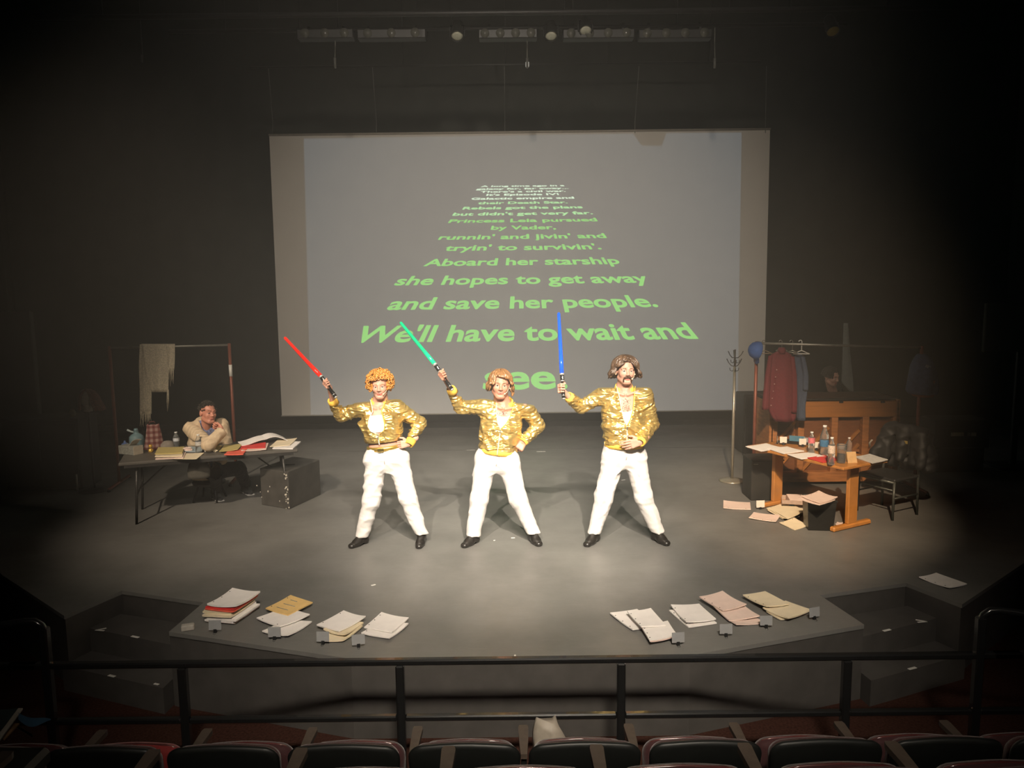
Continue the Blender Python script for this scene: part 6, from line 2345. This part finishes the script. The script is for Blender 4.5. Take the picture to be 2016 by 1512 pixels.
for i, (nm, q, z, mm, lb, ln) in enumerate([
        ('script', [(1423, 1001), (1425, 988), (1476, 990), (1479, 1003)], .001, M_PINK, 'pinkish script on the floor furthest left, by the black box', 0),
        ('script', [(1474, 1020), (1484, 1010), (1536, 1016), (1528, 1029)], .001, M_PINK, 'pinkish script on the floor in front of the cream fanned booklet', 0),
        ('script', [(1532, 1030), (1566, 1022), (1591, 1035), (1567, 1043)], .001, M_PAPER2, 'cream sheets on the floor left of the waste bin', 0),
        ('script', [(1498, 1007), (1556, 987), (1568, 1012), (1552, 1019)], .001, M_PAPER2, 'cream fanned booklet with rows of print on the floor', 7),
        ('script', [(1645, 1034), (1648, 1028), (1660, 1031), (1656, 1036)], .001, M_PINK, 'small pinkish scrap between waste bin and table foot', 0)]):
    sheets(nm, q, z, .008, mm, lb, 'script', GF, curl=.012, seed=i+500, holes=i != 4, lines=ln)
for i in range(3):
    sheets('loose_sheet', [(1500+i*6, 1009-i), (1556+i*4, 986+i), (1570+i*3, 1010+i), (1554+i*3, 1018+i)], .014+i*.006, .002, M_PAPER2, 'cream page fanned out over the booklet, %s' % ('lowest', 'middle', 'topmost')[i], 'paper', GF, curl=.016, seed=520+i, holes=False, dog=(.1, .2, 1.0, .6))
p = F(1497, 1003)
clip_card(V3(p[0], p[1], 0), .1, 'white name card on the floor by the left foot of the wooden table', .09, .075, M_CARDW)
# open carton with papers behind the bin
p = F(1572, 1004)
ct = thing('open_carton', 'open pale carton with papers behind the waste bin', 'carton', (p[0], p[1]+.12, 0), -.3)
M_CART = mat('pale_carton', (.50, .36, .28), .8)
MB().box((0, 0, .006), (.26, .20, .012)).build('bottom', M_CART, ct, False)
for s_, (cx_, cy_, sx_, sy_, an) in enumerate(((0, -.1, .26, .006, .0), (0, .1, .26, .006, .0), (-.13, 0, .006, .20, 0), (.13, 0, .006, .20, 0))):
    MB().box((cx_, cy_, .05), (sx_, sy_, .09)).build('side', M_CART, ct, False)
MB().slab(lambda u, v: V3(-.13+.26*u, -.1-.07*v, .095-.02*v), 3, 3, .003).build('flap', M_CART, ct, False)
MB().box((.02, .0, .07), (.18, .15, .08), R=rz(.2) @ rx(.15)).build('paper_bundle', M_PINK, ct, False)
MB().box((-.03, -.108, .03), (.05, .006, .04)).build('blue_label', mat('blue_label', (.10, .22, .34), .6), ct, False)

# chair with a jacket, right of the table
ch0 = F(1738, 995)
cx_, cy_ = 3.86, 7.72
chh = thing('metal_chair', 'grey tubular metal chair right of the wooden table under a black jacket', 'chair', (cx_, cy_, 0), math.radians(-62))
M_GT = mat('grey_green_tube', (.070, .075, .068), .4, .4)
SZ = .40
MB().box((0, 0, SZ), (.42, .40, .03), bev=.012).build('seat', mat('black_vinyl_seat', (.02, .02, .02), .5), chh, False)
for sx in (-1, 1):
    MB().tube([(sx*.20, -.19, SZ-.01), (sx*.205, -.20, 0)], .013, 8).build('leg', M_GT, chh, False)
    MB().tube([(sx*.20, .19, 0), (sx*.20, .18, SZ), (sx*.19, .24, SZ+.40)], .013, 8).build('leg', M_GT, chh, False)
    MB().tube([(sx*.203, -.19, .22), (sx*.203, .18, .22)], .009, 8).build('stretcher', M_GT, chh, False)
MB().tube([(-.20, -.19, .30), (.20, -.19, .30)], .009, 8).build('stretcher', M_GT, chh, False)
MB().tube([(-.20, -.195, SZ-.02), (.20, -.195, SZ-.02)], .014, 8).build('front_rail', M_GT, chh, False)
MB().box((0, .22, SZ+.30), (.38, .03, .22), R=rx(-.15), bev=.012).build('backrest', mat('black_vinyl_seat', (.02, .02, .02)), chh, False)
jc = thing('black_jacket', 'black sports jacket with pale stripes thrown over the metal chair', 'jacket', (cx_, cy_, SZ), math.radians(-62))
g = SDF((-.36, -.12, .02), (.36, .42, .62), .012)
g.cone((-.17, .235, .44), (.17, .235, .44), .065, .065, .03)
g.cone((-.18, .28, .40), (-.20, .31, .10), .07, .09, .04)
g.cone((.18, .28, .40), (.22, .31, .10), .07, .085, .04)
g.cone((0, .29, .40), (0, .31, .08), .08, .085, .05)
g.cone((-.15, .20, .42), (-.16, .155, .14), .05, .05, .04)
g.cone((.15, .20, .42), (.16, .155, .14), .05, .05, .04)
g.cone((0, .20, .42), (0, .16, .16), .055, .05, .05)
g.cone((-.19, .22, .42), (-.25, .10, .16), .06, .05, .03)
g.cone((.2, .2, .42), (.26, .12, .14), .06, .05, .03)
X, Y, Z = g.grid()
g.d = (g.d+folds(X, Y, Z, 91, .12, .014)).astype(np.float32)
v_, f_ = g.nets()
link('jacket_body', mesh_np('jacket_body', v_, f_), mat('black_nylon', (.012, .012, .013), .6, var=.2), jc)
for q in range(2):
    MB().tube([(-.315+q*.012, .10, .22), (-.31+q*.012, .085, .27), (-.285+q*.012, .09, .31)], .004, 5).build('stripe', mat('pale_stripe', (.35, .33, .28), .6), jc, False)
MB().box((.05, .165, .33), (.05, .006, .03), R=rx(.1)).build('yellow_tag', mat('yellow_tag', (.30, .22, .06), .6), jc, False)

# amplifier cabinet in the dark right of the rail
a, b = P(1843, 828, 9.4), P(1948, 882, 9.4)
am = thing('amplifier', 'black amplifier cabinet with two small pale labels at the right', 'amplifier', ((a[0]+b[0])/2, 9.6, 0))
MB().box(((a[0]+b[0])/2, 9.6, (a[2]+b[2])/2), (b[0]-a[0], .4, a[2]-b[2]), bev=.01).build('cabinet_body', mat('dark_grey_vinyl', (.022, .024, .022), .8), am)
MB().box(((a[0]+b[0])/2, 9.6, b[2]/2), (b[0]-a[0]-.1, .36, b[2])).build('stand', M_BLACK, am)
MB().box(((a[0]+b[0])/2, 9.395, (a[2]+b[2])/2-.03), (b[0]-a[0]-.06, .012, (a[2]-b[2])*.62)).build('grille', M_BLACKMETAL, am)
for x, w_, cl in ((1885, .16, (.55, .50, .32)), (1908, .04, (.3, .3, .28)), (1917, .06, (.5, .48, .42))):
    p = P(x, 855, 9.385)
    MB().box(p, (w_, .006, .045)).build('name_plate', mat('plate_%d' % x, cl, .5), am)

# ------------------------------------------------------------------ rail and seats of the house
YB = 4.25
rl = thing('guard_rail', 'black two bar guard rail between the front seats and the stage', 'railing', (0, YB, -.55))
zt, zl = .187, -.160
M_RAIL = mat('black_gloss_rail', (.014, .014, .014), .22, .1, var=.1, coat=.5)
posts = [-2.725, -1.94, -.672, .617, 1.934, 2.70]
MB().box((0, YB, zt), (5.9, .045, .036), bev=.008).build('top_bar', M_RAIL, rl)
MB().box((-2.83-1.4, YB, zt), (2.9, .045, .036), bev=.008).build('top_bar', M_RAIL, rl)
MB().box((2.83+1.4, YB, zt), (2.9, .045, .036), bev=.008).build('top_bar', M_RAIL, rl)
for a_, b_ in zip([-5.6]+posts, posts+[5.6]):
    MB().box(((a_+b_)/2, YB, zl), (b_-a_-.05, .04, .034), bev=.007).build('lower_bar', M_RAIL, rl)
for i, x in enumerate(posts):
    end = i in (0, 5)
    top = .42 if end else zt-.018
    MB().box((x, YB, (top-.55)/2), (.05, .05, top+.55), bev=.008).build('post', M_RAIL, rl)
    MB().box((x, YB, -.545), (.11, .11, .012), bev=.003).build('foot_plate', M_RAIL, rl)
for sx in (-1, 1):
    x = posts[0] if sx < 0 else posts[-1]
    pts = [V3(x, YB, .36), V3(x, YB, .40), V3(x+sx*.015, YB, .43), V3(x+sx*.05, YB, .455), V3(x+sx*.10, YB-.01, .46), V3(x+sx*.5, YB-.12, .44), V3(x+sx*1.6, YB-.5, .40)]
    MB().tube(pts, .022, 10).build('handrail', M_RAIL, rl)

M_SHELL = mat('black_seat_shell', (0.010, 0.011, 0.010), 0.45, var=0.15, scale=30)
M_BURG = mat('burgundy_upholstery', (0.042, 0.008, 0.009), 0.75, var=0.15, scale=90, bump=.2, sheen=.3)
M_REDS = mat('bright_red_upholstery', (0.22, 0.014, 0.012), 0.75, var=0.12, scale=90, sheen=.3)
M_ARM = mat('worn_brown_armrest', (0.085, 0.064, 0.050), 0.45, var=0.15, scale=30)
SW = .56


def rounded(w, h, th, r, bow=0.0, n=7):
    """upright padded panel, width x, thickness y, with rounded top corners and slightly arched top"""
    pr = [(-w/2+.02, 0), (w/2-.02, 0)]
    pts = []
    for q in range(n):
        a = -.1+(PI/2+.1)*q/(n-1)
        pts.append((w/2-r+r*math.cos(a), h-r+r*math.sin(a)))
    top = [(w/2-r-(w-2*r)*t, h+bow*math.sin(PI*t)) for t in (.2, .4, .6, .8)]
    poly = [(w/2-.02, 0)]+pts+top+[(-x, z) for x, z in pts[::-1]]+[(-w/2+.02, 0)]
    m = MB()
    k = len(poly)
    ins = lambda s, y: [(x*(1-s/w*2), y, z-(s if z > h*.5 else 0)) for x, z in poly]
    layers = [ins(.02, -th/2), ins(.004, -th*.3), ins(0, 0), ins(.004, th*.3), ins(.02, th/2)]
    vs = [p for L in layers for p in L]
    fs = []
    for i in range(4):
        for j in range(k):
            fs.append((i*k+j, i*k+(j+1) % k, (i+1)*k+(j+1) % k, (i+1)*k+j))
    fs.append(tuple(range(k))[::-1])
    fs.append(tuple(4*k+j for j in range(k)))
    return m.add(vs, fs)


def make_seat():
    """tip-up seat facing the stage (+y), its back shell nearest the camera; origin on its floor"""
    s = thing('theatre_seat', 'x', 'seat', (0, 0, 0))
    t = rounded(SW-.035, .42, .035, .07, .012)
    bs = t.build('back_shell', M_SHELL, s, False)
    bs.location = (0, 0, .41)
    bs.rotation_euler = (math.radians(12), 0, 0)
    t = rounded(SW-.06, .40, .06, .07, .012)
    bc_ = t.build('back_pad', M_BURG, s, False)
    bc_.location = (0, .05, .40)
    bc_.rotation_euler = (math.radians(12), 0, 0)
    t = rounded(SW-.075, .41, .07, .08, .010)
    sp = t.build('seat_pad', M_BURG, s, False)
    sp.location = (0, .26, .235)
    sp.rotation_euler = (math.radians(5), 0, 0)
    MB().tube([(-SW/2+.055, .225, .600), (-SW/2+.085, .225, .632), (-SW/2+.13, .225, .644), (0, .225, .652), (SW/2-.13, .225, .644), (SW/2-.085, .225, .632), (SW/2-.055, .225, .600)], .006, 6).build('seat_edge_trim', mat('glossy_seat_edge', (.10, .03, .03), .2, coat=.6), s, False)
    MB().box((0, .1, .14), (.06, .28, .28), bev=.01).build('pedestal', M_SHELL, s, False)
    MB().box((0, .1, .012), (.16, .34, .024), bev=.006).build('foot', M_SHELL, s, False)
    return s


def make_arm():
    a = thing('armrest_stand', 'x', 'armrest', (0, 0, 0))
    m = MB()
    poly = [(-.016, .02), (.016, .02), (.022, .12), (.027, .265), (.021, .285), (-.021, .285), (-.027, .265), (-.022, .12)]
    m.prism(poly, .575, .60)
    m.build('arm_pad', M_ARM, a, False)
    MB().box((0, .10, .29), (.03, .12, .57), bev=.006).build('stanchion', M_SHELL, a, False)
    MB().box((0, .10, .01), (.07, .26, .02), bev=.005).build('foot', M_SHELL, a, False)
    return a


seat0, arm0 = make_seat(), make_arm()
used = [False, False]


def put(proto, k, loc, label, group):
    o = copy_tree(proto) if used[k] else proto
    used[k] = True
    o.location = loc
    o['label'] = label
    o['group'] = group
    return o


ORD = ['first', 'second', 'third', 'fourth', 'fifth', 'sixth', 'seventh', 'eighth', 'ninth', 'tenth', 'eleventh', 'twelfth']
# front row: arm pads seen at these pixels; second row likewise
rowA = [P(x, 1430, 3.85) for x in (-16, 190, 402, 616, 833, 1047, 1248, 1456, 1650, 1850, 2050)]
xa = np.polyfit(range(len(rowA)), [p[0] for p in rowA], 1)
za = np.mean([p[2] for p in rowA])
FLA = za-.60
for i in range(11):
    x = xa[1]+xa[0]*i
    put(arm0, 1, (x, 3.58, FLA), '%s armrest from the left in the front seat row' % ORD[i], 'armrests of the front row')
for i in range(10):
    x = xa[1]+xa[0]*(i+.5)
    s = put(seat0, 0, (x, 3.42, FLA), '%s burgundy tip-up seat from the left in the front row' % ORD[i], 'seats of the front row')
    if i == 1:
        s['label'] = 'second seat from the left in the front row, its raised pad bright red'
        for c_ in s.children:
            if c_.name.startswith('seat_pad'):
                c_.data = c_.data.copy()
                c_.data.materials[0] = M_REDS
rowB = [P(x, 1488, 2.76) for x in (304, 596, 878, 1170, 1468, 1756)]
xb = np.polyfit(range(len(rowB)), [p[0] for p in rowB], 1)
zb_ = np.mean([p[2] for p in rowB])
FLB = zb_-.565
for i in range(-1, 7):
    x = xb[1]+xb[0]*i
    put(arm0, 1, (x, 2.49, FLB), '%s armrest from the left in the second seat row' % ORD[i+1], 'armrests of the second row')
for i in range(-1, 7):
    x = xb[1]+xb[0]*(i+.5)
    put(seat0, 0, (x, 2.33, FLB), '%s burgundy tip-up seat from the left in the second row' % ORD[i+1], 'seats of the second row')
print('ROWS', xa, FLA, xb, FLB)
# white plastic bag on a front-row seat
p = P(1085, 1454, 3.80)
mb = MB()
vs, fs = [], []
rr = random.Random(4)
for i in range(9):
    t = i/8
    w_ = .11*(1-.55*t**1.5)
    for k in range(18):
        a = 2*PI*k/18
        q = 1+.16*math.sin(3*a+5*t)+.10*math.sin(7*a-3*t)
        vs.append(p+V3(w_*q*math.cos(a)-.02*t, w_*.6*q*math.sin(a), -.16+.26*t*(1+.10*math.sin(2*a+1))))
for i in range(8):
    for k in range(18):
        fs.append((i*18+k, i*18+(k+1) % 18, (i+1)*18+(k+1) % 18, (i+1)*18+k))
fs.append(tuple(range(18))[::-1])
fs.append(tuple(8*18+k for k in range(18)))
mb.add(vs, fs)
mb.solo('plastic_bag', mat('white_plastic_film', (.32, .28, .23), .5, var=.1), 'crumpled white plastic bag on a front row seat', 'bag')
# booklet and blue flap at the lower left corner, lying on the second row
p = P(20, 1440, 2.9)
bk = thing('open_booklet', 'dark booklet with pale edge, orange page and blue flap at the lower left corner', 'booklet', tuple(p-V3(0, 0, .12)))
e = nrm(P(43, 1394, 2.95)-P(-30, 1470, 2.80))
a0, a1 = P(-40, 1480, 2.80), P(43, 1394, 2.95)
bk_n = nrm(np.cross(e, V3(0, 1, .3)))
def strip(p0, p1, q0, q1, th=.006):
    m = MB()
    return m.slab(lambda u, v: (p0*(1-u)+p1*u)*(1-v)+(q0*(1-u)+q1*u)*v, 6, 3, th)
strip(P(-40, 1400, 2.95), P(40, 1394, 2.97), a0, P(30, 1404, 2.95)).build('dark_cover', mat('dark_cover', (.012, .02, .02), .6), bk)
strip(P(-8, 1452, 2.83), P(36, 1394, 2.95), P(0, 1456, 2.82), P(45, 1394, 2.94)).build('pale_edge', mat('pale_page_edge', (.32, .29, .24), .7), bk)
strip(P(2, 1450, 2.84), P(20, 1422, 2.90), P(8, 1455, 2.84), P(38, 1424, 2.90)).build('orange_page', mat('orange_print', (.20, .11, .05), .7, var=.5, scale=30), bk)
m = MB()
m.slab(lambda u, v: P(36+64*u, 1403+16*u+v*(16*math.sin(PI*(.25+.75*u)))+4*math.sin(u*5), 2.92-.02*u), 10, 3, .005)
m.build('blue_flap', mat('blue_card_flap', (.055, .12, .20), .6), bk)
strip(P(34, 1428, 2.86), P(64, 1446, 2.86), P(34, 1431, 2.86), P(64, 1449, 2.86)).build('stick', mat('pale_stick', (.35, .31, .26), .7), bk)
MB().box(p+V3(-.05, 0, -.16), (.3, .2, .08), bev=.02).build('bag_base', M_SHELL, bk)

# ------------------------------------------------------------------ rigging over the stage
M_RIG = mat('black_rig_steel', (.03, .03, .03), .5, .4)
M_CAN = mat('black_lamp_housing', (.025, .025, .025), .45, .3)
M_LENS = mat('glass_lamp_lens', (.60, .60, .48), .15, .2, coat=.6)


def pipe(y, z, x0, x1, label, r=.025, hangers=4):
    t = thing('lighting_pipe', label, 'pipe', ((x0+x1)/2, y, z-r))
    MB().tube([V3(x0, y, z), V3(x1, y, z)], r, 10).build('pipe', M_RIG, t)
    for k in range(hangers):
        x = x0+(x1-x0)*(k+.5)/hangers
        MB().tube([V3(x, y, z), V3(x, y, 7.61)], .006, 6).build('suspension_cable', M_RIG, t)
    return t


za_ = P(1000, 127, 12.2)[2]
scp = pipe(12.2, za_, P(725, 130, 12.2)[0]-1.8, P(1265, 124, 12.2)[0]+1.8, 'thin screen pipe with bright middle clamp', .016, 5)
MB().box(P(1038, 127, 12.18), (.05, .05, .07), bev=.006).build('clamp', mat('white_clamp_fill_glow', (.8, .8, .72), .4, emit=(1, .98, .85, .55)), scp)  # no lamp: emission stands in for projector light caught by the clamp
for x_t, x_b in ((528, 537), (733, 741), (993, 994), (1258, 1250), (1509, 1507)):
    MB().tube([P(x_t, 130, 12.2), P(x_b, 240, 12.28), P(x_b, 262, SD)], .006, 6).build('screen_cable', mat('grey_cable', (.16, .16, .14), .5), scr)
YP = 10.0
zp = P(1000, 55, YP)[2]
p1_ = pipe(YP, zp, -4.2, 4.2, 'lighting pipe carrying the strip lights and round lamps', .025, 6)
for x_, ln in ((660, 70), (1407, 72), (1038, 60)):
    a = P(x_, 86, YP)
    b = P(x_, 86+48, YP)
    MB().tube([V3(a[0], YP, zp), a, b+V3(0, 0, .12)], .007, 6).build('hanging_cable', mat('grey_cable', (.16, .16, .14)), p1_)
    MB().tube([b+V3(0, 0, .12), b], .016, 8).build('cable_plug', mat('grey_plug', (.10, .10, .09), .5), p1_)
for i, (xl, xr) in enumerate(((585, 700), (703, 842), (940, 1060), (1105, 1250), (1253, 1402))):
    a, b = P(xl, 70, YP), P(xr, 70, YP)
    t = thing('strip_light', '%s black strip light from the left on the lighting pipe' % ORD[i], 'strip light', ((a[0]+b[0])/2, YP, a[2]-.06), 0, 'strip lights on the pipe')
    MB().box(((a[0]+b[0])/2, YP, (a[2]+b[2])/2), (b[0]-a[0]-.03, .16, .11), bev=.01).build('housing', M_CAN, t)
    n_ = 3 if i < 2 else 4
    for k in range(n_):
        x = a[0]+(b[0]-a[0])*(k+.5)/n_
        MB().lathe([(.0, -.012), (.05, -.010), (.055, .0), (.055, .01)], (x, YP-.085, a[2]), 14, R=rx(PI/2)).build('lens', mat('dim_strip_lens', (.10, .10, .085), .25, coat=.4), t)
    for x in (a[0]+.15, b[0]-.15):
        MB().box((x, YP, (a[2]+zp)/2+.03), (.03, .03, abs(zp-a[2])+.02)).build('bracket', M_RIG, t)
for i, (x, y, lb) in enumerate(((900, 71, 'left of the two round lamps with lit lens on the lighting pipe'), (1085, 71, 'right of the two round lamps with lit lens on the lighting pipe'), (1153, 60, 'dim round lamp above the fourth strip light'), (1640, 62, 'dim amber lamp alone at the right of the rigging'))):
    p = P(x, y, YP-.12)
    t = thing('round_lamp', lb, 'stage lamp', tuple(p-V3(0, 0, .1)), 0, 'round lamps on the pipe')
    Rl = rx(math.radians(-37))
    MB().lathe([(.055, .26), (.07, .22), (.078, .0), (.082, -.01), (.074, -.01), (.07, .02), (.0, .03)], p, 18, R=Rl).build('can', M_CAN, t)
    MB().lathe([(.0, -.006), (.05, -.004), (.072, .004), (.072, .01)], p, 18, R=Rl).build('lens', M_LENS if i < 3 else mat('amber_lens', (.30, .22, .05), .3), t)
    MB().tube([p+V3(-.09, 0, .0), p+V3(-.09, .05, .14), p+V3(.09, .05, .14), p+V3(.09, 0, 0)], .008, 6).build('yoke', M_RIG, t)
    MB().tube([p+V3(0, .05, .14), V3(p[0], YP, zp+.03)], .010, 6).build('clamp', M_RIG, t)
z2 = P(1000, 25, 9.2)[2]
pipe(9.2, z2, -5.5, 5.2, 'front lighting pipe at the very top of the view', .03, 6)
a = P(640, 30, 9.2)
MB().box((0, 9.2, z2+.25), (7.5, .25, .06), bev=.01).solo('cable_tray', M_RIG, 'dark cable tray above the front lighting pipe', 'cable tray')
a = P(280, 100, 10)
t = thing('hanging_cable', 'short dim cable hanging alone at the upper left', 'cable', (a[0], 10, P(280, 122, 10)[2]))
MB().tube([V3(a[0], 10, 7.61), V3(a[0], 10, P(280, 122, 10)[2])], .008, 6).build('cord', M_RIG, t)
MB().tube([P(280, 108, 10), P(280, 122, 10)], .014, 8).build('plug', mat('grey_plug', (.1, .1, .09)), t)

# ------------------------------------------------------------------ theatrical haze in the air over the stage
hz = bpy.data.materials.new('stage_haze')
hz.use_nodes = True
nt = hz.node_tree
nt.nodes.clear()
ho = nt.nodes.new('ShaderNodeOutputMaterial')
hv_ = nt.nodes.new('ShaderNodeVolumeScatter')
hv_.inputs['Color'].default_value = (1.0, 0.97, 0.92, 1)
hv_.inputs['Density'].default_value = 0.030
hv_.inputs['Anisotropy'].default_value = 0.2
nt.links.new(hv_.outputs[0], ho.inputs['Volume'])
mb = MB()
rows, segs = 20, 36
mb.lathe([(math.sin(PI*i/rows), -math.cos(PI*i/rows)) for i in range(rows+1)], (0, 0, 0), segs)
for i, p_ in enumerate(mb.v):
    mb.v[i] = (-0.25+p_[0]*7.9, 8.75+p_[1]*3.95, 1.45+p_[2]*6.0 if p_[2] > 0 else 1.45+p_[2]*1.44)
hob = mb.build('haze', hz)
tag(hob, 'cloud of haze glowing in the beams around the performers', 'haze', kind='stuff')
